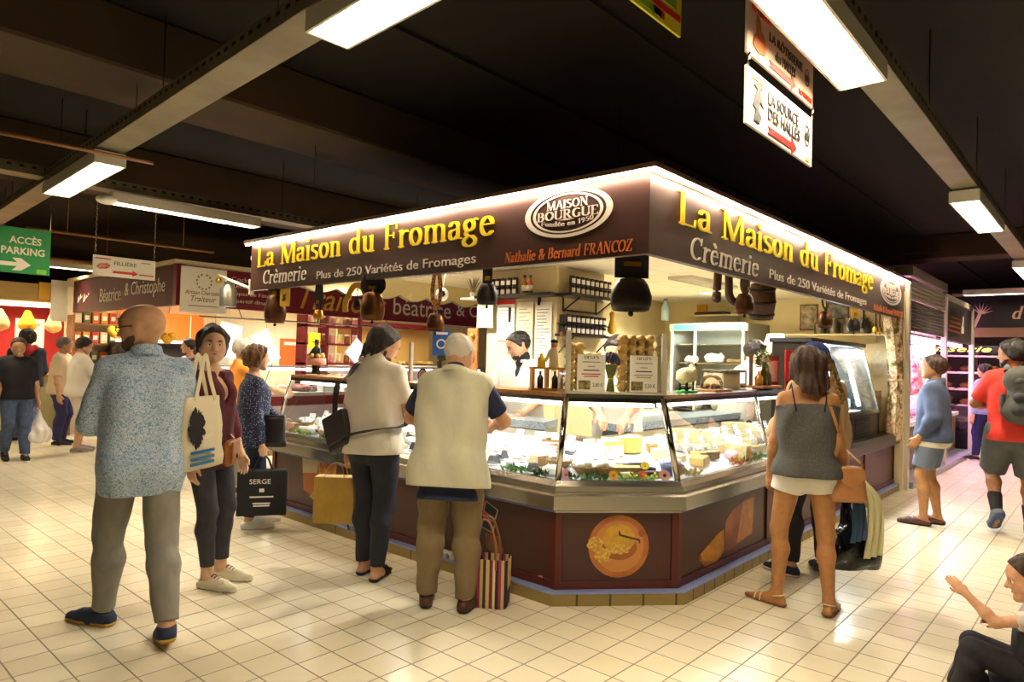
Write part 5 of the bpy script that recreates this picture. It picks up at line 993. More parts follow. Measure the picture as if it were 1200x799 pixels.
D = Sdf(); D.cone((-.12, 0, .12), (.12, .0, .10), .10, .10, .05, ((0, 1, 0), .75)); D.cone((-.10, 0, .2), (.10, 0, .2), .08, .08, .06, ((0, 1, 0), .75)); D.cone((0, 0, .28), (-.03, 0, .46), .075, .02, .06, ((0, 1, 0), .7)); D.noise = (.012, 55, 4, (1, 1, .5)); D.cutp((0, 0, .015), (0, 0, -1)); D.mesh('body', m_bin, t, .008)
MB().tube(smooth_path([(-.06, 0, .4), (-.05, .01, .5), (-.04, .0, .57), (-.02, -.01, .5), (-.01, 0, .4)], 16), .008, 6).build('handles', m_bin, t)
t2 = thing('scarf', 'pale yellow and blue scarf draped over the black plastic bag', 'scarf', t.location, math.radians(-40))
def drape(name, pts, w, m, par, amp=.012, n=9):
    P = [Vector(p) for p in smooth_path(pts, 20)]; rows_ = []
    for i, p in enumerate(P):
        tn = (P[min(i+1, len(P)-1)]-P[max(i-1, 0)]).normalized(); sd = Vector((.9, .1, .15)).normalized(); nv = tn.cross(sd).normalized(); k = .55+.45*min(1, i/8)
        rows_.append([p+sd*(w*k*(j/(n-1)-.5))+nv*(amp*math.sin(j*2.1+i*.2)) for j in range(n)])
    mb = MB(); mb.loft([[tuple(v) for v in r] for r in rows_], False, False, True); mb.loft([[tuple(v+Vector((0, .004, 0))) for v in r] for r in rows_], False, False, True); return mb.build(name, m, par)
drape('yellow_cloth', [(.04, -.02, .60), (.09, -.09, .50), (.10, -.10, .32), (.09, -.095, .12)], .13, mat('scarf_cream', '#d8d0a0', .8), t2, .014)
drape('blue_cloth', [(.0, -.05, .58), (-.02, -.10, .48), (-.015, -.105, .34), (-.02, -.10, .22)], .11, mat('scarf_blue', '#3c5678', .8), t2, .012)
# backpack
t = thing('backpack', 'grey and black backpack worn by the man in the red t-shirt', 'backpack', P13.world((0.02, -.20, 1.03)), math.radians(16-90)); sc = P13.sc
m_bp = mat('backpack_grey', '#4b4a42', .7, var=.2, vs=12, bump=.15, bs=60); D = Sdf()
D.cone((-.08, -.03, .10), (.08, -.03, .10), .105, k=.06); D.cone((-.075, -.03, .38), (.075, -.03, .38), .09, k=.08); D.cone((0, -.04, .1), (0, -.03, .4), .13, .11, .08); D.mesh('body', m_bp, t, .008)
D = Sdf(); D.cone((-.06, -.13, .10), (.06, -.13, .10), .06, k=.04); D.cone((-.055, -.13, .22), (.055, -.13, .22), .05, k=.05); D.mesh('front_pocket', mat('backpack_dark', '#2e2e2c', .7), t, .008)
D = Sdf(); D.cone((-.05, -.11, .37), (.05, -.11, .37), .045, k=.04); D.mesh('upper_pocket', m_bp, t, .008)
for s in (-1, 1):
    MB().box((s*.165, -.03, .16), (.03, .11, .18), ch=.012).build('side_pocket', MATS['backpack_dark'], t)
    strap(MB(), smooth_path([(s*.09, .03, .47), (s*.11, .10, .50), (s*.125, .20, .44), (s*.135, .25, .30), (s*.16, .18, .14), (s*.15, .03, .1)], 24), .055, .012, (s, 0, .2)).build('shoulder_strap', m_bp, t)
MB().tube(smooth_path([(-.1, -.135, .30), (0, -.145, .315), (.1, -.135, .30)], 10), .005, 6).build('zip', m_black, t); MB().tube(smooth_path([(-.03, .03, .49), (0, .03, .53), (.03, .03, .49)], 8), .008, 6).build('grab_loop', m_black, t)
hx = P15.world(P15.J['wrL']+P15.J['hdL']*.085); t = thing('plastic_bag', 'white plastic carrier bag held by the man in the black polo', 'bag', (hx[0], hx[1], hx[2]-.50), .5)
D = Sdf(); D.cone((-.08, 0, .12), (.08, 0, .12), .10, k=.05); D.cone((0, 0, .2), (0, 0, .42), .11, .02, .05); D.noise = (.01, 50, 2, (1, 1, .5)); D.mesh('body', mat('white_film', '#e8e0dc', .35), t, .011)
MB().tube([(0, 0, .40), (0, 0, .50)], .012, 6).build('handles', MATS['white_film'], t)
hx = P18.world((0.01, .45, 1.14)); t = thing('leaflet', 'folded leaflet read by the man in white shorts', 'leaflet', hx, math.radians(2)); MB().prism([(-.07, 0), (.0, .01), (.07, 0), (.07, .1), (0, .11), (-.07, .1)], ((0, 0, 0), (0, 1, 0), (-.4, 0, .9)), .003).build('sheet', mat('leaflet_red', '#a03a34', .7), t)
# pushchair under the child
t = thing('pushchair', 'dark pushchair with the small child at the frame edge', 'pushchair', (3.77, .25, 0), math.radians(10)); 
MB().box((0, -.0, .17), (.34, .34, .04), ch=.015).build('seat', f_blk, t); MB().box((0, -.19, .34), (.34, .05, .34), ch=.02).build('backrest', f_blk, t) if 0 else None
MB().box((.02, -.17, .36), (.34, .04, .36), M=Matrix.Rotation(.25, 3, 'X'), ch=.015).build('backrest', f_blk, t)
for s in (-1, 1): MB().tube([(s*.18, .2, .10), (s*.18, 0, .17), (s*.18, -.22, .55), (s*.16, -.34, .86)], .012, 8).build('frame_tube', m_dsteel, t)
for x in (-.18, .18):
    for y in (-.2, .22): MB().tube([(x-.018, y, .075), (x+.018, y, .075)], .075, 18).build('wheel', m_black, t)
    MB().tube([(x, -.2, .075), (x, .0, .17), (x, .22, .075)], .01, 8).build('axle_tube', m_dsteel, t)

# ------------------------------------------------------------------ cheeses in the glass cases
def gm(name, *shapes):
    return shapes
c_white = mat('cheese_white', '#f0eadc', .6, var=.06, vs=40, bump=.15, bs=60); c_cream = mat('cheese_cream', '#e6d5a2', .55, var=.1, vs=30); c_yel = mat('cheese_yellow', '#dcb860', .5, var=.12, vs=20); c_rind = mat('cheese_rind', '#9a7448', .7, var=.35, vs=25, bump=.3, bs=50)
c_ash = mat('cheese_ash', '#5a5a5c', .8, var=.4, vs=40); c_blue = mat('cheese_blue_mould', '#dcd8c4', .6, var=.5, vs=45, col2='#6a7c88'); c_wrap = mat('wrap_white', '#f2f2f0', .3, bump=.3, bs=30); c_ora = mat('cheese_orange', '#cc7a2a', .55, var=.15, vs=20); c_basket = mat('wicker', '#a07a44', .7, var=.4, vs=60, bump=.4, bs=90); c_plum = mat('sausage_plum', '#4a2c3c', .6, var=.4, vs=30); c_navy = mat('tub_navy', '#23294c', .4)
PROTO = {}
def put(kind, loc, rz, label, group, cat='cheese'):
    name, fn = KINDS_[kind]
    if (kind) not in PROTO:
        t = thing(name, label, cat, loc, rz, group); fn(t); PROTO[kind] = (t, tree(t)); return t
    o, kids = PROTO[kind]; c = copy_tree(o, kids, loc, rz, label); c['group'] = group; return c
def k_round(m, r, h, paper=True):
    def fn(t):
        MB().lathe([(.001, 0), (r*.96, 0), (r, h*.2), (r, h*.8), (r*.94, h), (.001, h)], n=22).build('wheel', m, t)
        if paper: MB().lathe([(.001, -.004), (r*1.15, -.004), (r*1.18, .004), (.001, .0)], n=14).build('paper_round', m_paper, t)
    return fn
def k_wedge(m, r, h, a):
    def fn(t):
        pts = [(0, 0)]+[(r*math.cos(q), r*math.sin(q)) for q in np.linspace(-a/2, a/2, 9)]
        MB().prism(pts, ((-r*.5, 0, 0), (1, 0, 0), (0, 1, 0)), h).build('paste', m, t)
        mb = MB()
        for q0, q1 in zip(np.linspace(-a/2, a/2, 9), np.linspace(-a/2, a/2, 9)[1:]): mb.prism([(r*math.cos(q0), r*math.sin(q0)), (r*1.03*math.cos(q0), r*1.03*math.sin(q0)), (r*1.03*math.cos(q1), r*1.03*math.sin(q1)), (r*math.cos(q1), r*math.sin(q1))], ((-r*.5, 0, -.001), (1, 0, 0), (0, 1, 0)), h+.002)
        mb.build('rind', c_rind, t)
    return fn
def k_log(m, l, r):
    def fn(t): MB().lathe([(.001, -l/2), (r*.9, -l/2), (r, -l/2+.008), (r, l/2-.008), (r*.9, l/2), (.001, l/2)], (0, 0, r), 16, M=Matrix.Rotation(PI/2, 3, 'Y')).build('log', m, t); MB().box((0, 0, .002), (l*1.1, r*2.4, .004)).build('tray', m_white, t)
    return fn
def k_bowl(t):
    MB().lathe([(.001, 0), (.05, 0), (.085, .035), (.095, .055), (.09, .055), (.078, .035), (.001, .02)], n=22).build('basket', c_basket, t)
    r = random.Random(4); mb = MB()
    for i in range(7): mb.ball((.045*math.cos(i*.9), .045*math.sin(i*.9), .055+.012*(i % 3)), .03, 10, (1, 1, .7))
    mb.ball((0, 0, .08), .032, 10, (1, 1, .7)); mb.build('small_cheeses', c_white, t)
def k_wrap(t): MB().box((0, 0, .03), (.13, .09, .06), ch=.018).build('packet', c_wrap, t); MB().box((0, 0, .062), (.06, .05, .003)).build('label_sticker', m_paper, t)
def k_pyr(t): MB().loft([[(-.04, -.04, 0), (.04, -.04, 0), (.04, .04, 0), (-.04, .04, 0)], [(-.022, -.022, .06), (.022, -.022, .06), (.022, .022, .06), (-.022, .022, .06)]], smooth=False).build('block', c_ash, t); MB().box((0, 0, .0), (.1, .1, .004)).build('paper', m_paper, t)
def k_tub(t): MB().lathe([(.001, 0), (.045, 0), (.055, .05), (.05, .05), (.043, .01), (.001, .01)], n=18).build('tub', c_wrap, t); MB().lathe([(.001, .035), (.049, .042), (.03, .055), (.001, .06)], n=14).build('fresh_cheese', c_white, t)
def k_big(t):
    pts = [(.15*math.cos(q), .15*math.sin(q)) for q in np.linspace(-PI/2, PI/2, 20)]; MB().prism(pts, ((-.07, 0, 0), (1, 0, 0), (0, 1, 0)), .11).build('half_wheel', c_cream, t)
    mb = MB()
    for q0, q1 in zip(np.linspace(-PI/2, PI/2, 20), np.linspace(-PI/2, PI/2, 20)[1:]): mb.prism([(r*math.cos(q), r*math.sin(q)) for r, q in ((.15, q0), (.156, q0), (.156, q1), (.15, q1))], ((-.07, 0, -.001), (1, 0, 0), (0, 1, 0)), .112)
    mb.build('rind', c_yel, t)
def k_saus(t):
    MB().tube([(-.10, 0, .022), (-.04, .004, .024), (.04, -.004, .024), (.10, 0, .022)], [.014, .022, .022, .013], 10).build('sausage', c_plum, t); MB().tube([(.10, 0, .022), (.125, 0, .02)], .004, 6).build('string', m_paper, t)
def k_plate(t):
    MB().lathe([(.001, 0), (.06, 0), (.11, .012), (.11, .016), (.06, .006), (.001, .005)], n=26).build('plate', mat('blue_rim_plate', '#c8cfe0', .25), t); MB().lathe([(.001, .006), (.075, .006), (.08, .02), (.078, .05), (.001, .054)], n=20).build('soft_cheese', c_blue, t)
def k_navy(t): MB().lathe([(.001, 0), (.07, 0), (.08, .07), (.075, .07), (.06, .02), (.001, .02)], n=20).build('bowl', c_navy, t); MB().lathe([(.001, .045), (.07, .055), (.001, .06)], n=14).build('filling', c_ash, t)
def k_slice(t): MB().prism([(-.12, -.05), (.10, -.06), (.13, .03), (-.02, .07), (-.13, .04)], ((0, 0, 0), (1, 0, 0), (0, 1, 0)), .055).build('slab', c_yel, t); MB().prism([(-.12, -.05), (.10, -.06), (.10, -.066), (-.12, -.057)], ((0, 0, -.001), (1, 0, 0), (0, 1, 0)), .057).build('rind', c_rind, t)
def k_card(t):
    MB().prism([(-.045, 0), (.045, 0), (.045, .065), (-.045, .065)], ((0, 0, 0), (1, 0, 0), (0, .25, 1)), .0015).build('card', m_paper, t); MB().tube([(0, .004, -.01), (0, .012, .03)], .0025, 5).build('pin', m_chrome, t)
def k_cardp(t):
    k_card(t); MB().prism([(-.035, .012), (.01, .012), (.01, .02), (-.035, .02)], ((0, -.0015, 0), (1, 0, 0), (0, .25, 1)), .001).build('price_line', mat('ink_soft', '#8a8698', .7), t)
KINDS_ = {'round': ('goat_cheese', k_round(c_white, .045, .03)), 'brie': ('soft_cheese', k_round(c_cream, .075, .03)), 'rindr': ('tomme_cheese', k_round(c_rind, .06, .05, False)), 'wedge': ('cheese_wedge', k_wedge(c_yel, .14, .06, .7)), 'wedge2': ('cheese_wedge', k_wedge(c_cream, .15, .07, .9)), 'bluew': ('blue_cheese', k_wedge(c_blue, .12, .07, .8)),
  'log': ('cheese_log', k_log(c_white, .14, .028)), 'ashlog': ('cheese_log', k_log(c_ash, .13, .026)), 'bowl': ('cheese_basket', k_bowl), 'wrap': ('cheese_packet', k_wrap), 'pyr': ('pyramid_cheese', k_pyr), 'tub': ('cheese_tub', k_tub), 'big': ('half_wheel_cheese', k_big), 'saus': ('dry_sausage', k_saus), 'plate': ('cheese_plate', k_plate), 'navy': ('olive_bowl', k_navy), 'slice': ('cheese_slab', k_slice), 'card': ('price_card', k_cardp), 'oraw': ('cheese_wedge', k_wedge(c_ora, .13, .06, .7))}
WHERE = {0: 'long glass case by the standing men', 1: 'corner glass case', 2: 'glass case beside the strappy top woman'}
DESC = {'round': 'small round white goat cheese on paper', 'brie': 'flat cream soft cheese on paper', 'rindr': 'brown rinded round cheese', 'wedge': 'yellow cheese wedge with brown rind', 'wedge2': 'pale cream cheese wedge', 'bluew': 'blue veined cheese wedge', 'log': 'white cheese log on a tray', 'ashlog': 'ash grey cheese log', 'bowl': 'wicker basket of small white cheeses', 'wrap': 'white wrapped cheese packet', 'pyr': 'ash grey pyramid cheese', 'tub': 'white tub of fresh cheese', 'big': 'big pale half wheel of cheese', 'saus': 'dark dry sausage', 'plate': 'blue edged plate with soft cheese', 'navy': 'navy bowl with dark filling', 'slice': 'thick yellow cheese slab', 'oraw': 'orange cheese wedge'}
def place(kind, i, s, d, j=0, dz=0):
    x, y = spot(i, s, d); p = pth(d); a, b2 = p[i], p[i+1]; rz = math.atan2(b2[1]-a[1], b2[0]-a[0])
    return put(kind, (x, y, zdeck(d)+.004+dz), rz+j, DESC[kind]+' in the '+WHERE[i], DESC[kind]+'s, '+WHERE[i], 'cheese' if kind not in ('saus', 'navy') else ('sausage' if kind == 'saus' else 'bowl'))
def card(i, s, d, dz=.05):
    x, y = spot(i, s, d); p = pth(d); a, b2 = p[i], p[i+1]; rz = math.atan2(b2[1]-a[1], b2[0]-a[0])
    put('card', (x, y, zdeck(d)+dz), rz+random.uniform(-.25, .25), 'white price card stuck among the cheeses in the '+WHERE[i], 'price cards, '+WHERE[i], 'price card')
R_ = random.Random(21)
mixL = ['round', 'round', 'wrap', 'log', 'tub', 'brie', 'round', 'pyr', 'wrap', 'bowl', 'tub', 'wedge2', 'log']
for d in (.24, .37, .50, .63, .76):
    n = 19
    for k in range(n):
        s = (k+.5+R_.uniform(-.15, .15))/n; place(R_.choice(mixL), 0, s, d+R_.uniform(-.02, .02), R_.uniform(-.5, .5))
for d in (.31, .45, .58, .72):
    for k in range(13): card(0, (k+.5+R_.uniform(-.3, .3))/13, d)
for k, (kind, s, d) in enumerate((('bowl', .22, .27), ('bowl', .42, .27), ('brie', .62, .26), ('saus', .86, .22), ('saus', .87, .30), ('saus', .86, .38), ('round', .1, .4), ('wrap', .3, .42), ('round', .5, .40), ('tub', .66, .42), ('wedge2', .35, .56), ('brie', .6, .55), ('wrap', .15, .55), ('big', .78, .66), ('brie', .4, .70), ('round', .2, .70), ('slice', .62, .27))):
    place(kind, 1, s, d, R_.uniform(-.4, .4))
for s, d in ((.18, .36), (.36, .36), (.54, .36), (.70, .5), (.28, .5), (.48, .5), (.25, .64), (.55, .64)): card(1, s, d, .055)
for k, (kind, s, d, j) in enumerate((('plate', .09, .34, 0), ('navy', .05, .24, 0), ('slice', .22, .30, .3), ('slice', .29, .36, -.2), ('oraw', .13, .62, .4), ('wedge2', .10, .50, .2), ('big', .06, .70, -1.4), ('brie', .18, .45, 0))): place(kind, 2, s, d, j)
mixR = ['wedge', 'wedge2', 'bluew', 'brie', 'rindr', 'wrap', 'plate', 'wrap', 'wedge2', 'round', 'big']
for d in (.28, .42, .56, .70):
    for k in range(14):
        s = .26+.74*(k+.5)/14
        if d < .4 and s < .34: continue
        place(R_.choice(mixR), 2, s+R_.uniform(-.01, .01), d, R_.uniform(-.5, .5))
for d in (.36, .50, .64):
    for k in range(10): card(2, .14+.85*(k+.5)/10, d, .06)
# flowers and greens along the front glass
def petals(mb, c, r, n, w, tilt=.3, M=None):
    for k in range(n):
        a = 2*PI*k/n; dx, dy = math.cos(a), math.sin(a)
        q = [Vector((dx*r*.2-dy*w*.3, dy*r*.2+dx*w*.3, 0)), Vector((dx*r*.7-dy*w, dy*r*.7+dx*w, r*tilt*.6)), Vector((dx*r, dy*r, r*tilt)), Vector((dx*r*.7+dy*w, dy*r*.7-dx*w, r*tilt*.6)), Vector((dx*r*.2+dy*w*.3, dy*r*.2-dx*w*.3, 0))]
        if M: q = [M@v for v in q]
        mb.add([tuple(Vector(c)+v) for v in q], [tuple(range(5))], True)
def flower(lb, i, s, d, col, r=.045, n=22, heart='#e0b040', z=.05):
    x, y = spot(i, s, d); a, b2 = pth(d)[i], pth(d)[i+1]; rz = math.atan2(b2[1]-a[1], b2[0]-a[0]); t = thing('flower', lb, 'flower', (x, y, zdeck(d)), rz)
    M = Matrix.Rotation(math.radians(65), 3, 'X'); mb = MB(); petals(mb, (0, 0, z), r, n, r*.13, .12, M); petals(mb, (0, -.003, z), r*.7, n-4, r*.13, .25, M); mb.build('petals', mat('petal'+col, col, .6), t)
    MB().ball((0, -.006, z), r*.28, 10, (1, .5, 1)).build('flower_heart', mat('heart'+heart, heart, .8), t); MB().tube([(0, .0, z-.005), (.01, .03, .004)], .003, 6).build('stem', m_leafg, t)
flower('pink gerbera at the first post of the corner case', 1, .05, .135, '#e6a8b0', heart='#c87a60'); flower('pink gerbera at the second post of the corner case', 1, .93, .135, '#e4a898', heart='#5a2a1c')
flower('yellow orange flower at the middle of the corner case', 1, .47, .13, '#f0b020', .036, 16, '#e06a10'); flower('yellow flower above the greens in the corner case', 1, .80, .2, '#f0d020', .034, 16, z=.09); flower('orange flower among the greens in the corner case', 1, .74, .14, '#e8701c', .034, 16)
flower('yellow flower in the long case nearest the dotted blouse woman', 0, .03, .15, '#e0a030', .04, 14)
def greens(lb, i, s, d, n=40, w=.14, seed=1, fl=None):
    x, y = spot(i, s, d); a, b2 = pth(d)[i], pth(d)[i+1]; rz = math.atan2(b2[1]-a[1], b2[0]-a[0]); t = thing('leaf_garnish', lb, 'greenery', (x, y, zdeck(d)), rz); r = random.Random(seed); mb = MB()
    for k in range(n):
        c = Vector((r.uniform(-w, w), r.uniform(-.02, .03), r.uniform(.0, .03))); dr = Vector((r.uniform(-1, 1), r.uniform(-1, .4), r.uniform(.2, 1.2))).normalized(); sd = dr.cross(Vector((r.uniform(-1, 1), r.uniform(-1, 1), r.uniform(-1, 1)))).normalized(); l = r.uniform(.03, .06)
        mb.add([tuple(c), tuple(c+dr*l*.5+sd*l*.25), tuple(c+dr*l), tuple(c+dr*l*.5-sd*l*.25)], [(0, 1, 2, 3)], True)
    mb.build('leaves', mat('garnish_green%d' % (seed % 3), ('#4c7a22', '#3a6428', '#7a9a2c')[seed % 3], .55), t)
    if fl:
        mb = MB()
        for k in range(9): mb.ball((r.uniform(-w, w), r.uniform(-.03, .01), r.uniform(.03, .06)), .009, 8)
        mb.build('small_blooms', mat('bloom'+fl, fl, .6), t)
for q, (i, s, d, w, fl, lb) in enumerate(((1, .25, .14, .12, None, 'green leaf sprig beside the first pink gerbera'), (1, .72, .16, .13, '#e8c81c', 'green leaf bunch under the orange and yellow flowers'), (0, .88, .16, .12, None, 'green sprig in the long case close to the corner post'), (0, .95, .15, .05, '#a07c40', 'leafy sprig with brown tips at the corner post of the long case'), (0, .10, .15, .12, '#d0b040', 'green garnish with yellow dots near the far end of the long case'), (0, .22, .15, .1, None, 'dark green garnish left of the messenger bag man in the long case'), (0, .32, .15, .1, '#d0d040', 'pale garnish in the long case behind the messenger bag'), (0, .76, .15, .12, None, 'green garnish in the long case beside the vest man'), (2, .10, .15, .08, '#c8c030', 'green garnish with yellow blooms beside the navy bowl'), (2, .36, .16, .14, '#d8c81c', 'green and yellow garnish before the cheese slabs'), (2, .48, .16, .16, '#d8b81c', 'green and yellow garnish nearest the strappy top woman'), (2, .62, .16, .16, None, 'green garnish behind the strappy top woman'))):
    greens(lb, i, s, d, 46, w, q+1, fl)

# ------------------------------------------------------------------ on top of the counters
ZT = 1.325
# egg display
cx, cy = spot(1, .5, .40); t = thing('egg_display_case', 'clear acrylic egg display box with pale posts on the corner counter', 'display box', (cx, cy, ZT), math.atan2(-.671, .742)); w, dp, h = .66, .34, .42
for x in (-w/2, w/2):
    MB().box((x, -dp/2, h/2), (.032, .02, h)).build('post', mat('pale_profile', '#cfc8b4', .4), t)
for nm, c_, d_ in (('side_pane', (-w/2, 0, h/2), (.006, dp, h)), ('side_pane', (w/2, 0, h/2), (.006, dp, h)), ('front_pane', (0, -dp/2, .14), (w-.03, .005, .28))): MB().box(c_, d_).build(nm, m_glass, t)
MB().box((0, 0, .006), (w+.04, dp+.02, .012)).build('base', MATS['pale_profile'], t)
ca, sa = .742, -.671
def cl(x, y): return (cx+x*ca-y*sa, cy+x*sa+y*ca)
m_carton = mat('egg_carton', '#cfa860', .85, var=.15, vs=30, bump=.3, bs=60)
def carton(x, y, z, lb, rz=0):
    q = cl(x, y)
    if 'carton' not in PROTO:
        t = thing('egg_carton', lb, 'egg carton', (q[0], q[1], ZT+.012+z), math.atan2(sa, ca)+rz, 'pulp egg cartons stacked in the acrylic box')
        def lump(zz, sgn):
            mb = MB()
            for i in (-1, 1):
                for j in (-.5, .5): mb.lathe([(.016, 0), (.022, .008), (.032, .034)] if sgn > 0 else [(.033, 0), (.031, .012), (.022, .030), (.001, .032)], (i*.032*1.0, j*.062, zz), 10)
            mb.box((0, 0, zz+(.032 if sgn > 0 else .002)), (.135, .13, .006), ch=.002); return mb
        lump(0, 1).build('tray', m_carton, t); lump(.037, -1).build('lid', m_carton, t); PROTO['carton'] = (t, tree(t))
    else:
        o, kids = PROTO['carton']; copy_tree(o, kids, (q[0], q[1], ZT+.012+z), math.atan2(sa, ca)+rz, lb)
lbA = 'pulp egg carton in the tall double stack of the acrylic box'; lbB = 'pulp egg carton in the lower stack of the acrylic box'
for z in range(6):
    for x in (.13, .255): carton(x, .04, z*.066, lbA, R_.uniform(-.04, .04))
for z in range(5): carton(-.24, .06, z*.066, lbB)
for z in range(4): carton(-.115, .05, z*.066, lbB, R_.uniform(-.05, .05))
def notice(name, lb, o, u, w, h, t=.004):
    r = thing(name, lb, 'sign', (0, 0, 0)); MB().prism([(0, 0), (w, 0), (w, h), (0, h)], (o, u, ZV), t).build('sheet', m_paper, r); return r
for x, lb, price in ((-.27, 'white eggs notice before the lower egg stack', '2,80 €'), (.09, 'white eggs notice before the tall egg stack', '2,20 €')):
    q = cl(x, -.182); nn = Vector((sa, -ca, 0)).normalized(); r = notice('egg_notice', lb, (q[0], q[1], ZT+.02), UC, .19, .245)
    f = lambda a, b2: ((q[0]+ca*a+nn.x*.0045, q[1]+sa*a+nn.y*.0045, ZT+.02+b2), UC, ZV)
    serif('OEUFS' if 0 else 'OEUFS'.replace('F', 'F'), f(.045, .215), .10, .02, MATS['ink_black'], r, t=.001) 
    for z, w_, m in ((.19, .12, MATS['letter_grey']), (.16, .05, MATS['letter_grey']), (.135, .11, MATS['ink_black']), (.11, .13, m_sred if x < 0 else MATS['letter_grey']), (.095, .10, m_sred if x < 0 else MATS['lime_dull'])): MB().prism([(.095-w_/2, z), (.095+w_/2, z), (.095+w_/2, z+.007), (.095-w_/2, z+.007)], f(0, 0), .0012).build('printed_line', m, r)
    MB().prism([(.01, .01), (.09, .01), (.09, .07), (.01, .07)], f(0, 0), .0012).build('picture', mat('hens', '#6a5a30', .6, var=.6, vs=60, col2='#b09a60'), r); sans(price, f(.105, .025), .07, .03, MATS['ink_black'], r, name='price', t=.001)
q = cl(.0, -.02); t = thing('lavender_bunch', 'tied bunch of dried lavender standing in the acrylic egg box', 'dried flowers', (q[0], q[1], ZT+.012)); mb = MB(); mb2 = MB(); r = random.Random(3)
for k in range(70):
    a, q_ = r.uniform(0, 2*PI), math.sqrt(r.random()); x, y = q_*math.cos(a), q_*math.sin(a)
    mb.tube([(x*.03, y*.03, 0), (x*.018, y*.018, .09), (x*.05, y*.05, .19)], .0022, 4); mb2.ball((x*.056, y*.056, .215+.03*(1-q_*q_)+r.uniform(-.012, .012)), .011, 6, (1, 1, 2.2))
mb.build('stems', mat('lavender_stem', '#8a8a48', .8), t); mb2.build('heads', mat('lavender', '#4f4258', .85, var=.4, vs=80), t); MB().tube([(.022*math.cos(a), .022*math.sin(a), .09) for a in np.linspace(0, 2*PI, 13)], .004, 6).build('tie', m_yel, t)
# ram figurine
t = thing('ram_figurine', 'cream sheep figurine with dark curled horns on a green base', 'figurine', (4.80, 2.46, ZT), .12); MB().lathe([(.001, 0), (.13, 0), (.13, .014), (.001, .014)], n=30, sy=.55).build('base', mat('base_green', '#1f9a3a', .5), t)
D = Sdf(); D.cone((-.075, 0, .125), (.055, 0, .13), .058, .055, .03); D.cone((.05, 0, .14), (.095, 0, .185), .042, .03, .03); D.noise = (.004, 120, 2, (1, 1, 1)); D.mesh('fleece', mat('fleece', '#d8d0a4', .9, bump=.4, bs=60), t, .006)
D = Sdf(); D.cone((.095, 0, .19), (.135, 0, .172), .024, .014, .01)
for sg in (-1, 1): D.cone((.10, sg*.02, .195), (.085, sg*.042, .185), .008, .004, .005)
D.mesh('head', mat('ram_face', '#8a7a58', .7), t, .004)
for sg in (-1, 1): MB().tube([(.098+.024*math.cos(a)-.01, sg*(.022+.006*a/4), .20+.022*math.sin(a)) for a in np.linspace(1.2, -4.2, 18)], [.010-.006*k/17 for k in range(18)], 7).build('horn', m_dark, t)
for x in (-.085, .05):
    for sg in (-1, 1): MB().tube([(x, sg*.028, .09), (x+.004, sg*.028, .05), (x, sg*.028, .014)], [.012, .008, .009], 7).build('leg', m_dark, t)
# cheese under a dome, board
t = thing('cheese_dome', 'glass dome over small cheeses on a wooden board next to the ram', 'cheese dome', (5.22, 2.46, ZT)); MB().box((0, 0, .01), (.32, .22, .02), ch=.004).build('board', m_wood, t); MB().lathe([(.09, .02), (.092, .07), (.07, .115), (.03, .135), (.001, .138)], n=26).build('dome', m_jarglass, t); MB().ball((0, 0, .146), .011, 10).build('knob', m_jarglass, t)
mb = MB()
for k in range(5): mb.ball((.045*math.cos(k*1.26), .045*math.sin(k*1.26), .042), .026, 8, (1, 1, .8))
mb.build('small_cheeses', c_rind, t)
# scale
t = thing('shop_scale', 'beige shop scale with a grey display on the aisle counter', 'scale', (5.95, 2.62, ZT), -.1); m_beige = mat('scale_beige', '#cdbf9c', .5)
MB().box((-.12, .02, .075), (.30, .2, .15), ch=.012).build('body', m_beige, t); MB().box((.14, 0, .09), (.20, .06, .17), ch=.008).build('display_head', mat('scale_grey', '#77746c', .5), t); MB().box((.15, -.032, .10), (.09, .004, .10)).build('screen', mat('scale_screen', '#cdd6da', .3, emit=.6), t); MB().box((.075, -.032, .10), (.03, .004, .10)).build('key_strip', mat('key_green', '#4a8a5c', .5), t)
MB().box((-.12, .0, .165), (.34, .24, .014), ch=.004).build('weighing_plate', m_steel, t); MB().tube([(-.12, 0, .14), (-.12, 0, .165)], .03, 10).build('plate_post', m_steel, t)
# wooden stand with bottles and greenery
t = thing('oil_stand', 'small wooden stand of bottles with greenery behind the strappy top woman', 'stand', (6.12, 2.40, ZT+.03)); MB().box((0, 0, 0), (.46, .2, .02), ch=.003).build('tray', m_wood, t); MB().box((-.18, .03, .15), (.016, .03, .30)).build('upright', m_dwood, t)
for i, (x, h, m) in enumerate(((-.12, .14, mat('oil_amber', '#b07820', .15)), (-.02, .2, mat('olive_bottle', '#4a4a20', .15)), (.08, .17, mat('brown_bottle', '#5a4630', .3)))): MB().lathe([(.001, .01), (.035, .012), (.036, h*.6), (.014, h*.8), (.014, h), (.001, h)], (x, -.02, 0), 14).build('bottle', m, t)
mb = MB(); r = random.Random(8)
for k in range(60):
    c_ = Vector((r.uniform(-.12, .12), r.uniform(-.05, .05), .16+r.uniform(0, .16))); dr = Vector((r.uniform(-1, 1), r.uniform(-1, 1), r.uniform(-.4, 1))).normalized(); sd = dr.cross(Vector((.3, .5, .8))).normalized(); mb.add([tuple(c_), tuple(c_+dr*.03+sd*.014), tuple(c_+dr*.06), tuple(c_+dr*.03-sd*.014)], [(0, 1, 2, 3)], True)
mb.build('leaves', m_leafg, t); MB().ball((.02, -.02, .25), .03, 10).build('figure_head', mat('pale_clay', '#cfc39a', .8), t); MB().box((0, 0, -.018), (.2, .1, .016)).build('foot', m_dwood, t)
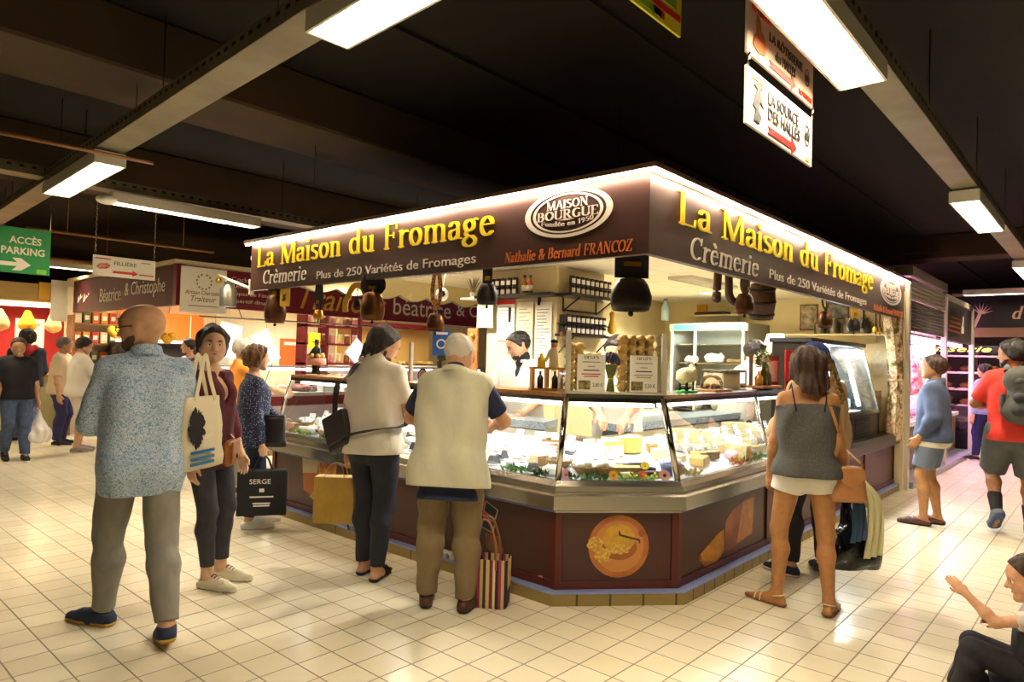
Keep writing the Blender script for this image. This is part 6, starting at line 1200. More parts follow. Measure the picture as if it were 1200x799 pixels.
t = thing('cash_display', 'grey framed till screen seen from behind on the aisle counter', 'till', (6.75, 2.56, ZT)); MB().box((0, 0, .17), (.34, .03, .30), ch=.006).build('frame', m_dsteel, t); MB().box((0, -.016, .165), (.26, .006, .21)).build('back_plate', mat('till_back', '#b8b4a4', .4), t); MB().box((0, .02, .012), (.2, .16, .024)).build('foot', m_dsteel, t)
t = thing('counter_sign', 'red rectangular advertising sign with white script on the aisle counter', 'sign', (7.02, 2.44, ZT)); MB().box((0, 0, .19), (.42, .02, .38), ch=.004).build('panel', mat('advert_red', '#b81c1c', .4), t); f = lambda x, z: ((x, -.0115, z), UR, ZV)
sans('La', f(-.08, .28), .10, .07, m_let, t, t=.002, shear=.3); sans('Tradition', f(-.16, .20), .30, .065, m_let, t, t=.002, shear=.3); MB().prism([(-.06, .07), (.06, .07), (.075, .13), (.03, .17), (-.03, .17), (-.075, .13)], f(.04, 0), .003).build('dish_picture', m_paper, t); MB().box((0, -.011, .035), (.42, .004, .07)).build('dark_band', m_black, t); sans('du bon fromage', f(-.1, .022), .22, .025, m_let, t, name='small_lettering', t=.003) if 0 else MB().box((0, -.0135, .035), (.24, .003, .02)).build('printed_line', m_let, t)
t = thing('counter_sign_foot', 'x', 'x') if 0 else None
# long counter top: figures, frames
m_clay = mat('clay_skin', '#b07850', .6)
t = thing('santon_figurine', 'hatted figurine at a pink cloth table on the far end of the long counter', 'figurine', (3.80, 6.02, ZT), -1.2); MB().box((0, 0, .02), (.22, .16, .012)).build('plate', m_dark, t); MB().box((0, 0, .06), (.06, .05, .09)).build('pedestal', m_black, t); MB().lathe([(.001, .10), (.10, .10), (.11, .11), (.105, .17), (.001, .18)], n=20, sy=.7).build('pink_cloth', mat('pink_cloth', '#e39a86', .8), t)
mb = MB()
for k in range(7): mb.ball((.075*math.cos(k*.9), .05*math.sin(k*.9), .195), .024, 8)
mb.build('small_cheeses', c_yel, t); D = Sdf(); D.cone((0, 0, .19), (0, 0, .27), .04, .03, .02); D.cone((-.035, 0, .26), (-.055, -.03, .21), .015, .012, .01); D.cone((.035, 0, .26), (.06, -.03, .215), .015, .012, .01); D.mesh('figure', mat('figure_cloth', '#3a4048', .8), t, .006); MB().ball((0, 0, .315), .024, 10).build('head', m_clay, t); MB().lathe([(.001, .33), (.05, .33), (.05, .336), (.022, .338), (.02, .36), (.001, .362)], n=16).build('hat', f_blk, t)
t = thing('sample_plate', 'round wooden plate of samples with small notices on the long counter', 'plate', (3.84, 5.35, ZT), -1.3); MB().lathe([(.001, 0), (.1, 0), (.12, .02), (.115, .02), (.09, .008), (.001, .008)], n=24).build('plate', m_wood, t); MB().lathe([(.001, .01), (.08, .012), (.07, .035), (.001, .04)], n=18).build('sliced_tomato', mat('tomato', '#c8502c', .5, var=.4, vs=20, col2='#e8d8c0'), t); MB().prism([(-.08, .04), (.06, .04), (.06, .2), (-.08, .2)], ((0, .05, 0), (1, 0, 0), (0, .2, 1)), .004).build('notice', mat('notice_sheet', '#d8d2c4', .7, var=.6, vs=70, col2='#8c8878'), t)
t = thing('oval_portrait', 'small oval portrait plaque leaning on the long counter before the messenger bag man', 'plaque', (3.84, 4.44, ZT), -1.0); MB().prism(circ(.055, 28, .75, 1, (0, .06)), ((0, 0, 0), (1, 0, 0), (0, .2, 1)), .014).build('frame', m_dwood, t); MB().prism(circ(.043, 28, .75, 1, (0, .06)), ((0, -.014, 0), (1, 0, 0), (0, .2, 1)), .003).build('picture', mat('portrait', '#b88a6c', .6, var=.4, vs=20), t)
t = thing('tip_jar', 'glass jar with a dark green lid on the long counter beside the elderly man', 'jar', (3.86, 4.15, ZT)); MB().lathe([(.001, 0), (.085, 0), (.09, .02), (.09, .18), (.07, .2), (.066, .2), (.084, .17), (.084, .02), (.001, .01)], n=24).build('jar_body', m_jarglass, t); MB().lathe([(.001, .195), (.09, .195), (.09, .235), (.001, .24)], n=24).build('lid', mat('lid_green', '#24402c', .5), t); MB().box((.0, 0, .06), (.08, .06, .1)).build('contents', m_paper, t)
MB().tube([(.0, 0, .24), (0, 0, .34)], .006, 6).build('stem', m_black, t); MB().ball((0, 0, .30), .03, 10, (1, .6, 1.5)).build('silhouette', m_black, t)
t = thing('blue_notice', 'blue notice on a stand behind the jar with the green lid', 'sign', (3.92, 4.30, ZT), -.9); MB().box((0, 0, .34), (.15, .008, .22)).build('panel', mat('notice_blue', '#2c5aa0', .5), t); MB().tube([(0, .01, 0), (0, .01, .3)], .006, 6).build('stand', m_dsteel, t); MB().lathe([(.001, 0), (.05, 0), (.05, .008), (.001, .01)], n=16).build('foot', m_dsteel, t); MB().box((0, -.005, .42), (.11, .003, .02)).build('printed_line', m_let, t); ringpoly(MB(), .03, .042, ((0, -.005, .33), UR, ZV), .002, 20).build('ring_emblem', m_let, t)
struct(MB().box((3.86, 4.62, ZT+.17), (.03, .03, .34)).build('trim_9', MATS['pale_profile']))
t = thing('wine_stand', 'yellow wooden stand with a bearded figurine on the long counter by the corner', 'figurine', (3.82, 3.06, ZT), -.75); m_yw = mat('yellow_wood', '#c88a1c', .5, var=.25, vs=8)
MB().box((0, 0, .008), (.24, .16, .016)).build('base', m_yw, t); MB().box((0, 0, .16), (.24, .16, .014)).build('shelf', m_yw, t)
for x in (-.105, 0, .1): MB().box((x, 0, .08), (.02, .13, .15)).build('leg', m_yw, t)
MB().lathe([(.03, 0), (.03, .06), (.012, .08), (.012, .1), (.001, .1)], (-.04, 0, .167), 12).build('jug', mat('jug_yellow', '#d8c020', .4), t)
D = Sdf(); D.cone((.05, 0, .18), (.05, 0, .29), .038, .03, .02); D.cone((.02, 0, .28), (-.01, -.02, .22), .014, .012, .01); D.mesh('figure', mat('figure_vest', '#cabf9c', .8), t, .006); MB().ball((.05, -.005, .33), .026, 10).build('head', m_clay, t); MB().lathe([(.001, .345), (.03, .345), (.024, .365), (.001, .372)], (.05, 0, 0), 14).build('cap', f_blk, t)
for k, x in enumerate((-.05, .055)): MB().lathe([(.001, .016), (.022, .016), (.022, .09), (.008, .115), (.008, .14), (.001, .14)], (x, -.03, 0), 12).build('bottle', mat('dark_bottle', '#2a2418', .2), t)

# ------------------------------------------------------------------ bells hanging under the fascia
def bell_prof(r, h): return [(r*.30, h), (r*.62, h*.96), (r*.80, h*.80), (r*1.0, h*.45), (r*.98, h*.2), (r*.86, 0), (r*.80, .003), (r*.9, h*.25), (r*.74, h*.8), (.001, h*.9)]
def bell(lb, x, y, zb, h, r, ztop, ms, m=None, sw=.05, loop=True, rz=0, flat=.8, name='cow_bell'):
    t = thing(name, lb, 'bell', (3.49 if abs(x-3.58) < .05 else x, 2.07 if abs(y-2.13) < .02 else y, zb), rz); MB().lathe(bell_prof(r, h), n=22, sy=flat).build('bell_body', m or m_copper, t)
    MB().tube([(-.02, 0, h), (-.018, 0, h+.025), (.018, 0, h+.025), (.02, 0, h)], .006, 6).build('crown_loop', m_dark, t); MB().tube([(0, 0, h*.7), (0, 0, -.02)], .006, 6).ball((0, 0, -.02), r*.14, 8).build('clapper', m_dark, t)
    z1 = ztop-zb; L = z1-h
    if loop: strap(MB(), smooth_path([(-.0, -.006, h+.02), (-r*.45, 0, h+L*.45), (-r*.25, 0, z1-.01), (0, 0, z1), (r*.25, 0, z1-.01), (r*.45, 0, h+L*.45), (.0, .006, h+.02)], 24), sw, .008, (0, 1, 0)).build('strap', ms, t)
    else: MB().box((0, 0, h+L/2), (sw, .012, L)).build('strap', ms, t)
    MB().box((0, -.02, h+L*.3), (sw*.5, .01, .03)).build('buckle', m_brass, t); return t
m_yleath = mat('yellow_leather', '#d8a838', .5)
bell('big brown bell on a yellow collar at the far end of the long fascia', 3.58, 6.30, 1.84, .28, .115, 2.19, m_dwood, sw=.10, rz=-1.2)
t = thing('collar_plate', 'yellow leather collar plate with a dark chamois motif beside the far brown bell', 'collar', (3.50, 6.14, 2.0), -1.45); MB().box((0, 0, .09), (.15, .02, .18), ch=.008).build('plate', m_yleath, t); MB().prism([(-.03, .06), (.0, .05), (.03, .07), (.02, .1), (.035, .13), (.0, .115), (-.025, .13), (-.015, .09)], ((0, -.011, 0), UR, ZV), .003).build('motif', m_dwood, t); MB().tube([(0, 0, .18), (0, .0, .2)], .02, 6).build('hanger', m_dwood, t)
bell('small brass bell on a long black strap under the long fascia', 3.56, 5.52, 1.86, .09, .05, 2.19, m_bleath, m_brass, .05, True, -1.2)
t = thing('horn_collar', 'yellow carved wooden collar with a little bell under the long fascia', 'collar', (3.56, 5.02, 1.93), -1.1); MB().tube([(.10*math.cos(a)*(1 if abs(math.cos(a)) < .9 else 1.15), 0, .03+.20*math.sin(a)) for a in np.linspace(-.2, PI+.2, 21)], .004, flat=(.05, .016, (0, 1, 0))).build('bow', m_yleath, t); MB().tube([(0, 0, .22), (0, 0, .255)], .006, 6).build('hook', m_dark, t); MB().lathe(bell_prof(.035, .08), (0, 0, .02), 14).build('bell_body', m_dark, t); MB().tube([(0, 0, .1), (0, 0, .22)], .004, 6).build('cord', m_dark, t)
bell('copper bell on a double black strap above the messenger bag man', 3.58, 4.70, 1.84, .24, .105, 2.19, m_bleath, mat('warm_copper', '#6e4424', .35, .85, var=.3, vs=10), .13, True, -1.0)
bell('small copper bell on a red woven strap under the long fascia', 3.60, 3.90, 1.74, .14, .07, 2.19, mat('red_weave', '#8c2a22', .7, var=.5, vs=60, col2='#c8a060'), m_copper, .03, True, -.9)
bell('dark iron bell on a narrow black strap above the bearded seller', 3.58, 3.36, 1.93, .15, .075, 2.19, m_bleath, m_dark, .07, False, -.9)
t = bell('huge black bell on a wide black collar hung behind the fascia corner', 4.06, 2.52, 1.90, .23, .145, 2.45, m_bleath, m_dark, .24, False, -.75, .85); MB().tube([(0, 0, .5), (0, 0, .62)], .008, 6).build('hanging_cord', m_dark, t)
bell('long brown bell on a carved wooden hame under the aisle fascia', 4.92, 2.14, 1.93, .15, .085, 2.20, m_dwood, m_copper, .09, True, 0)
t = thing('wooden_hame', 'carved wooden hame with curled tips above the long brown bell', 'hame', (4.92, 2.24, 1.98), 0); mb = MB()
for s in (-1, 1): mb.tube(smooth_path([(s*.02, 0, .5), (s*.075, 0, .38), (s*.10, 0, .2), (s*.11, 0, .1), (s*.15, -.02, .05), (s*.19, -.03, .06)], 18), [.05]*13+[.04, .03, .02, .015, .01, .008] if 0 else .032, 8)
mb.build('bow', m_dwood, t)
t = thing('wooden_churn', 'tilted wooden stave barrel hanging under the aisle fascia', 'barrel', (5.83, 2.30, 2.10), .5); M_ = Matrix.Rotation(math.radians(-14), 3, 'Y')
MB().lathe([(.001, -.15), (.10, -.15), (.115, 0), (.10, .15), (.09, .15), (.10, 0), (.088, -.13), (.001, -.13)], n=24, M=M_).build('staves', m_dwood, t)
for z in (-.11, .0, .11): MB().lathe([(.107+.008*(1-abs(z)/.11), z-.012), (.112+.008*(1-abs(z)/.11), z), (.107+.008*(1-abs(z)/.11), z+.012)], n=24, M=M_).build('hoop', m_dark, t)
MB().tube([(0, 0, .14), (.02, 0, .3), (.0, 0, .38)], .005, 6).build('cord', m_dark, t)
t = bell('brown bell on a thin wooden ring collar under the aisle fascia', 6.80, 2.13, 1.92, .16, .08, 2.12, m_dwood, m_copper, .02, False); MB().tube([(.10*math.cos(a), 0, .29+.11*math.sin(a)) for a in np.linspace(0, 2*PI, 25)], .010, 8).build('ring_collar', m_dwood, t)
t = bell('dark bell on a broad golden collar under the aisle fascia', 7.74, 2.13, 1.93, .14, .08, 2.2, m_yleath, m_dark, .14, True)
bell('narrow dark bell on a black strap beyond the golden collar', 8.12, 2.13, 1.98, .10, .04, 2.2, m_bleath, m_dark, .05, False)
bell('larger of two brass bells hung close to the tied curtain', 8.62, 2.13, 1.96, .07, .045, 2.2, m_dwood, m_brass, .02, False); bell('smaller of two brass bells, the one closest to the tied curtain', 8.80, 2.13, 1.965, .065, .04, 2.2, m_dwood, m_brass, .02, False)
# ------------------------------------------------------------------ pillar shelves and notices
sh = thing('wall_shelf', 'dark steel shelf wrapped round the beige pillar', 'shelf', (0, 0, 0)); MB().box((5.365, 4.72, 2.205), (.23, 1.06, .03)).box((5.86, 4.15, 2.205), (.92, .23, .03)).build('board', m_dsteel, sh)
for x in (5.56, 6.15): MB().tube([(x, 4.26, 2.05), (x, 4.05, 2.185)], .008, 6).tube([(x, 4.26, 2.05), (x, 4.26, 2.19)], .008, 6).build('bracket', m_dark, sh)
MB().tube([(5.56, 4.24, 2.06), (6.15, 4.24, 2.06)], .007, 6).build('brace', m_dark, sh); MB().box((5.46, 4.5, 2.16), (.02, .03, .1)).build('bracket', m_dark, sh)
sh = thing('wall_shelf', 'small lower shelf of jars on the pillar side facing the corner', 'shelf', (0, 0, 0)); MB().box((5.83, 4.16, 1.80), (.80, .2, .025)).box((5.83, 4.18, 1.915), (.76, .15, .012)).build('board', m_dsteel, sh)
for x in (5.5, 6.15): MB().tube([(x, 4.26, 1.62), (x, 4.07, 1.785)], .008, 6).box((x, 4.2, 1.90), (.012, .1, .22)).build('bracket', m_dark, sh)
m_lidd = mat('jar_lid', '#2c2026', .4); m_jam = mat('jam', '#3c1c20', .3)
def jar(x, y, z, lb, gr, rz):
    if 'jar' not in PROTO:
        t = thing('jam_jar', lb, 'jar', (x, y, z), rz, gr); MB().lathe([(.001, 0), (.030, 0), (.033, .01), (.033, .062), (.028, .072), (.001, .074)], n=14).build('glass', m_jam, t); MB().lathe([(.030, .070), (.031, .088), (.001, .09)], n=14).build('lid', m_lidd, t)
        mb = MB(); mb.loft([[(.0345*math.cos(a), .0345*math.sin(a), z_) for a in np.linspace(-PI/2-.95, -PI/2+.95, 9)] for z_ in (.012, .058)], False, False).build('paper_label', m_paper, t); PROTO['jar'] = (t, tree(t)); return
    o, kids = PROTO['jar']; c = copy_tree(o, kids, (x, y, z), rz, lb); c['group'] = gr
for r_ in range(2):
    nm = ('lower', 'upper')[r_]
    for k in range(6): jar(5.36, 5.16-k*.082, 2.222+r_*.094, 'labelled jar in the %s row on the notice side of the pillar shelf' % nm, 'jars, notice side, %s row' % nm, -PI/2)
    for k in range(9): jar(5.53+k*.083, 4.13, 2.222+r_*.094, 'labelled jar in the %s row on the corner side of the pillar shelf' % nm, 'jars, corner side, %s row' % nm, 0)
    for k in range(9): jar(5.50+k*.08, 4.15, (1.815, 1.924)[r_], 'labelled jar in the %s row on the small lower pillar shelf' % nm, 'jars, small shelf, %s row' % nm, 0)
for k in range(2):
    t = thing('syrup_bottle', ('amber syrup bottle next to the jars on the pillar shelf', 'amber syrup bottle nearest the pillar edge')[k], 'bottle', (5.36, 4.62-k*.075, 2.222)); MB().lathe([(.001, 0), (.03, 0), (.031, .10), (.014, .15), (.014, .18), (.001, .18)], n=14).build('glass', mat('amber', '#b0601c', .15), t); MB().lathe([(.016, .17), (.016, .2), (.001, .2)], n=10).build('cap', m_lidd, t); MB().lathe([(.032, .03), (.0322, .09)], n=14).build('paper_label', m_paper, t)
t = thing('gift_bag', 'yellow cloth gift bag hung at the end of the pillar shelf', 'bag', (6.26, 4.12, 1.84)); D = Sdf(); D.cone((0, 0, .05), (0, 0, .14), .05, .028, .02); D.cone((0, 0, .15), (0, 0, .22), .018, .03, .01); D.mesh('body', mat('gift_yellow', '#e0a418', .7), t, .006); MB().tube([(.02*math.cos(a), .02*math.sin(a), .155) for a in np.linspace(0, 2*PI, 11)], .004, 5).tube([(0, 0, .2), (0, .02, .35)], .003, 5).build('ribbon', m_brass, t)
def sheet(lb, y0, z0, w, h, m, head=None, nl=10, x=5.468):
    r = thing('wall_notice', lb, 'notice', (0, 0, 0)); MB().prism([(0, 0), (w, 0), (w, h), (0, h)], ((x, y0, z0), UL, ZV), .006).build('sheet', m, r)
    if head: MB().prism([(0, h-.045), (w, h-.045), (w, h), (0, h)], ((x-.006, y0, z0), UL, ZV), .001).build('heading_band', head, r)
    rr = random.Random(int(y0*100))
    for k in range(nl):
        l = w*rr.uniform(.35, .8); z = h-.08-k*(h-.12)/nl; MB().prism([(w*.1, z), (w*.1+l, z), (w*.1+l, z+.009), (w*.1, z+.009)], ((x-.006, y0, z0), UL, ZV), .0008).build('printed_line', mat('ink_pale', '#9a9088', .7), r)
    return r
r = sheet('white notice with a red heading on the pillar behind the seller', 5.10, 1.74, .26, .44, m_paper, m_sred, 9); MB().prism([(.17, .2), (.21, .2), (.21, .36), (.17, .36)], ((5.461, 5.10, 1.74), UL, ZV), .001).build('bottle_picture', m_black, r)
sheet('cream notice beside the red headed one on the pillar', 4.80, 1.55, .22, .60, mat('cream_paper', '#ece0c0', .8), None, 12); sheet('long price list at the pillar edge behind the seller', 4.55, 1.28, .22, .86, m_paper, None, 22)
t = thing('flower_picture', 'pale sheet with a flower drawing clipped under the white shelf', 'picture', (0, 0, 0)); MB().prism([(0, 0), (.24, 0), (.24, .31), (0, .31)], ((5.40, 5.34, 1.88), UL, ZV), .006).build('sheet', mat('pale_sheet', '#dfe4d0', .8, var=.35, vs=14, col2='#c0cdb0'), t)
t = thing('small_shelf', 'small white shelf beside the pillar with dried flowers', 'shelf', (5.36, 5.33, 2.2)); MB().box((0, 0, 0), (.2, .3, .02)).build('board', m_white, t)
t = thing('dried_flowers', 'dried lavender in a small pot on the white shelf', 'dried flowers', (5.34, 5.36, 2.21)); MB().lathe([(.001, 0), (.03, 0), (.035, .06), (.001, .06)], n=12).build('pot', m_white, t); mb = MB(); r = random.Random(5)
for k in range(40): a = r.uniform(0, 2*PI); q_ = r.uniform(.2, 1); mb.tube([(0, 0, .05), (.09*q_*math.cos(a), .09*q_*math.sin(a), .16+.08*r.random())], .003, 4)
mb.build('stems', mat('dry_grey', '#8a8468', .9), t)
t = thing('bell_rack', 'narrow wooden board of small brass bells beside the pillar', 'bell board', (5.40, 5.42, 1.05), 0); MB().box((.02, 0, .4), (.03, .16, .85), ch=.005).build('board', m_wood, t)
for k in range(6): MB().lathe(bell_prof(.025, .05), (-.02, -.03+.06*(k % 2), .72-k*.12), 12).build('small_bell', m_brass, t)
t = thing('security_camera', 'white dome security camera hanging from the stall ceiling', 'camera', (4.6, 5.05, 2.17), -.8); MB().ball((0, 0, 0), .065, 16).build('dome', m_white, t); MB().lathe([(.001, 0), (.03, 0), (.032, .012), (.001, .014)], (0, -.058, 0), 16, M=Matrix.Rotation(PI/2, 3, 'X')).build('lens', m_black, t); MB().tube([(0, 0, .05), (.05, .05, .34)], .008, 6).build('arm', m_white, t)
t = thing('water_bottle', 'clear water bottle on top of the fridge end shelf', 'bottle', (8.98, 4.98, 2.165)); MB().lathe([(.001, 0), (.06, 0), (.062, .18), (.03, .26), (.025, .3), (.001, .3)], n=18).build('body', mat('pet_blue', '#a8c0d0', .15), t); MB().lathe([(.026, .285), (.026, .32), (.001, .32)], n=12).build('cap', mat('cap_blue2', '#3060a0', .4), t)
# glass door fridge
t = thing('display_fridge', 'upright glass fronted fridge with a lit turquoise header at the back of the stall', 'fridge', (9.35, 4.3, 0)); m_fr = mat('fridge_grey', '#77756c', .45, .3); m_frl = mat('fridge_white', '#d5d2c4', .4)
for s in (-1, 1): MB().prism([(-.48, 0), (.40, 0), (.40, 2.12), (-.38, 2.12), (-.38, 1.9), (-.1 if 0 else -.40, 1.72), (-.48, .95)], ((0, s*.56-.015, 0), UR, ZV), -.03).build('side_panel', m_fr, t)
MB().box((.40, 0, 1.06), (.03, 1.1, 2.12)).build('back_panel', m_frl, t); MB().box((0, 0, 2.11), (.80, 1.12, .03)).build('top_panel', m_fr, t); MB().box((-.39, 0, 2.06), (.06, 1.16, .10)).build('header_frame', m_frl, t)
MB().box((-.425, 0, 2.06), (.008, 1.0, .075)).build('header_light', mat('header_turquoise', '#4fb898', .4, emit=.45), t); MB().box((-.10, 0, .42), (.76, 1.08, .84)).build('base', m_frl, t)
for z in (.88, 1.22, 1.55, 1.82): MB().box((.05, 0, z), (.66, 1.06, .015)).build('shelf', m_steel, t)
MB().prism([(-.53, .9), (.53, .9), (.53, 2.0), (-.53, 2.0)], ((-.415, 0, 0), UL, ZV), .006).build('door_glass', m_glass, t)
for y in (-.53, .17, .53): MB().box((-.42, y, 1.45), (.03, .03, 1.15)).build('door_post', m_frl, t)
ld = bpy.data.lights.new('fridge_light', 'AREA'); ld.shape = 'RECTANGLE'; ld.size = .2; ld.size_y = .95; ld.energy = 6; ld.color = (.9, 1, .95); lo = bpy.data.objects.new('fridge_light', ld); COL.objects.link(lo); lo.parent = t; lo.location = (-.2, 0, 1.98)
for k, (y, z, w, h, m, lb) in enumerate(((.35, 1.56, .2, .12, c_wrap, 'white wrapped parcel on the upper fridge shelf'), (.0, 1.56, .26, .16, c_wrap, 'crumpled white bag on the upper fridge shelf'), (-.3, 1.56, .26, .07, c_rind, 'tray of brown pastries on the upper fridge shelf'), (.36, 1.235, .2, .1, c_cream, 'cream cheese piece on the middle fridge shelf'), (.05, 1.235, .22, .12, c_wrap, 'white box on the middle fridge shelf'), (-.28, 1.235, .16, .10, mat('lemon', '#d8c83c', .5), 'yellow cheese on the middle fridge shelf'), (.3, .895, .26, .14, c_wrap, 'white packet on the bottom fridge shelf'), (-.1, .895, .24, .16, m_white, 'white tub on the bottom fridge shelf'), (-.36, .895, .2, .1, c_yel, 'yellow cheese on the bottom fridge shelf'))):
    q = thing('stored_food', lb, 'food', (9.2, 4.3+y, z)); D = Sdf(); D.cone((0, -w*.28, h*.42), (0, w*.28, h*.42), h*.45, k=.02); D.noise = (.008, 60, k, (1, 1, 1)); D.cutp((0, 0, .003), (0, 0, -1)); D.mesh('parcel', m, q, .010)
t = thing('back_counter', 'beige cabinet of the back counter beside the glass fronted fridge', 'cabinet', (8.0, 5.16, 0)); MB().box((0, 0, .45), (2.2, .46, .9)).build('body', m_frl, t); MB().box((0, 0, .92), (2.3, .5, .04)).build('top', m_dsteel, t)
for k in range(3): MB().box((-.72+k*.72, -.235, .45), (.68, .015, .8), ch=.004).build('door', m_white, t)
t = thing('wall_shelf', 'cream wall shelf with dark trays above the fridge', 'shelf', (9.66, 4.5, 2.27)); MB().box((0, 0, 0), (.28, .8, .025)).build('board', m_cream, t); MB().box((.1, 0, -.05), (.04, .6, .1)).build('bracket', m_cream, t)
tag(MB().box((9.64, 4.55, 2.305), (.2, .5, .04), ch=.01).build('tray', m_black), 'flat black tray on the cream shelf above the fridge', 'tray')
t = thing('wall_socket', 'small yellowed meter box high on the stall end wall', 'box', (9.80, 4.8, 2.4)); MB().box((0, 0, 0), (.03, .16, .12), ch=.004).build('box', m_brass, t)
# end wall: pictures, shelf with milk cans
m_can = mat('tinned_can', '#8a8478', .35, .85)
sh = thing('wall_shelf', 'pale shelf of milk cans on the stall end wall', 'shelf', (9.70, 2.75, 1.98)); MB().box((0, .05, 0), (.24, 1.5, .025)).build('board', m_cream, sh); MB().box((.08, -.4, -.05), (.03, .03, .1)).box((.08, .5, -.05), (.03, .03, .1)).build('bracket', m_cream, sh)
for k, y in enumerate((3.02, 2.84, 2.66, 2.46)):
    lb = ('dented milk can at the lamp end of the can shelf', 'second milk can from the lamp on the can shelf', 'third milk can from the lamp on the can shelf', 'milk can closest to the curtain on the can shelf')[k]
    t = thing('milk_can', lb, 'milk can', (9.70, y, 1.993)); MB().lathe([(.001, 0), (.07, 0), (.075, .02), (.075, .13), (.05, .17), (.045, .2), (.055, .215), (.001, .215)], n=20).build('body', m_can, t); MB().tube([(.0, -.06, .16), (0, -.1, .13), (0, -.08, .07)], .005, 6).build('handle', m_can, t)
t = thing('table_lamp', 'cream lamp shade on a lamp standing behind the sellers', 'lamp', (8.7, 3.25, 1.33)); MB().lathe([(.10, .62), (.19, .30), (.186, .30), (.096, .62)], n=28).build('lamp_shade', mat('lamp_shade', '#f0e2b8', .7, emit=.35), t); MB().tube([(0, 0, 0), (0, 0, .45)], .012, 8).build('stem', m_brass, t); MB().lathe([(.001, 0), (.08, 0), (.07, .03), (.001, .035)], n=18).build('base', m_brass, t)
t = thing('service_unit', 'dark service cupboard behind the low steel counter', 'cupboard', (8.75, 3.25, 0)); MB().box((0, 0, .65), (1.3, .38, 1.28), ch=.01).build('body', m_fr, t); MB().box((0, 0, 1.31), (1.36, .42, .04)).build('top', m_cream, t)
for k in (-1, 1): MB().box((k*.32, -.195, .65), (.6, .015, 1.15)).build('door', m_dsteel, t)
for y0, z0, w, h, m, lb in ((3.32, 2.05, .24, .36, mat('photo_family', '#7a6a58', .5, var=.7, vs=12, col2='#c8b8a0'), 'framed photo of people on the end wall above the sellers'), (2.98, 2.2, .3, .28, mat('photo_grey', '#55565c', .5, var=.6, vs=10, col2='#9a9ca0'), 'dark grey picture on the end wall above the lamp'), (2.42, 1.46, .26, .34, mat('pale_chart', '#dcd6bc', .7, var=.2, vs=20), 'pale chart on the end wall next to the curtain'), (2.90, 1.5, .3, .2, m_paper, 'white sheet on the end wall over the tilted fridge')):
    t = thing('wall_picture', lb, 'picture', (0, 0, 0)); MB().prism([(0, 0), (w, 0), (w, h), (0, h)], ((9.808, y0, z0), UL, ZV), .012).build('frame', m_dwood if 'photo' in lb or 'picture' in lb else m_cream, t); MB().prism([(.015, .015), (w-.015, .015), (w-.015, h-.015), (.015, h-.015)], ((9.796, y0, z0), UL, ZV), .002).build('picture', m, t)
# tilted upright fridge on the low counter
t = thing('display_fridge', 'tilted dark framed fridge with bright lit glass standing on the low steel counter', 'fridge', (8.40, 2.5, .735)); W2 = .98
for s in (-1, 1): MB().prism([(-.30, 0), (.30, 0), (.30, 1.08), (-.06, 1.08), (-.10, 1.0), (-.28, .3), (-.30, .28)], ((s*W2+(.015 if s > 0 else -.015), 0, 0), (0, 1, 0), ZV), -.03 if s > 0 else .03).build('side_panel', m_dsteel, t)
MB().box((0, .29, .54), (2*W2, .02, 1.08)).build('back_panel', mat('fridge_back', '#dfe6ee', .5), t); MB().box((0, .10, 1.09), (2*W2+.08, .46, .05), ch=.01).build('hood', m_black, t); MB().box((0, 0, .13), (2*W2, .58, .26)).build('base', m_dsteel, t)
mb = MB()
for k in range(7): mb.box((.25, -.296, .05+k*.028), (.6, .012, .012))
mb.build('vent_slats', m_black, t)
MB().prism([(-W2+.03, 0), (W2-.03, 0), (W2-.03, .74), (-W2+.03, .74)], ((0, -.285, .29), UR, (0, .24, .97)), .006).build('door_glass', m_glass, t)
mb = MB()
for s in (-1, 1): mb.prism([(s*(W2-.02)-.02, -.01), (s*(W2-.02)+.02, -.01), (s*(W2-.02)+.02, .76), (s*(W2-.02)-.02, .76)], ((0, -.285, .29), UR, (0, .24, .97)), .02)
mb.prism([(-W2, -.03), (W2, -.03), (W2, .01), (-W2, .01)], ((0, -.285, .29), UR, (0, .24, .97)), .02); mb.build('door_frame', m_steel, t)
for z in (.27, .5, .72, .92): MB().box((0, .08, z), (2*W2-.05, .36, .012)).build('shelf', m_glass if z > .3 else m_white, t)
for s in (-1, 1): MB().box((s*(W2-.04), -.0, .65), (.03, .03, .66), M=Matrix.Rotation(-.24, 3, 'X')).build('light_tube', mat('fridge_tube', '#eaf2ff', .4, emit=9), t)
ld = bpy.data.lights.new('fridge_light', 'AREA'); ld.shape = 'RECTANGLE'; ld.size = 1.7; ld.size_y = .2; ld.energy = 95; ld.color = COOL; lo = bpy.data.objects.new('fridge_light', ld); COL.objects.link(lo); lo.parent = t; lo.location = (0, .08, 1.05)
for k in range(7):
    x, z = .0+.26*(k % 4), (.278, .508)[k // 4]; q = thing('chilled_pack', ('blue and white chilled pack on the lower shelf of the tilted fridge', 'yellow chilled pack on the upper shelf of the tilted fridge')[k // 4], 'food pack', (8.40+x, 2.56, .735+z), 0, ('lower chilled packs', 'upper chilled packs')[k // 4]); MB().box((0, 0, .07), (.16, .12, .14), ch=.01).build('pack', (mat('pack_blue', '#9ab4d4', .4), c_cream)[k // 4], q); MB().box((0, -.062, .07), (.1, .004, .06)).build('pack_label', m_paper, q)
for k, z in enumerate((.735, 1.005)):
    t = thing('wooden_crate', ('plain plywood crate at the counter end, lower of two', 'plain plywood crate at the counter end, upper of two')[k], 'crate', (9.58, 2.44, z)); m_ply = mat('plywood', '#b48c5c', .7, var=.15, vs=6); MB().box((0, 0, .13), (.30, .36, .26), ch=.006).build('box', m_ply, t)
    for x in (-.1, .1): MB().tube([(x, -.181, .19), (x, -.179, .19)], .012, 10).build('hole', m_dwood, t)
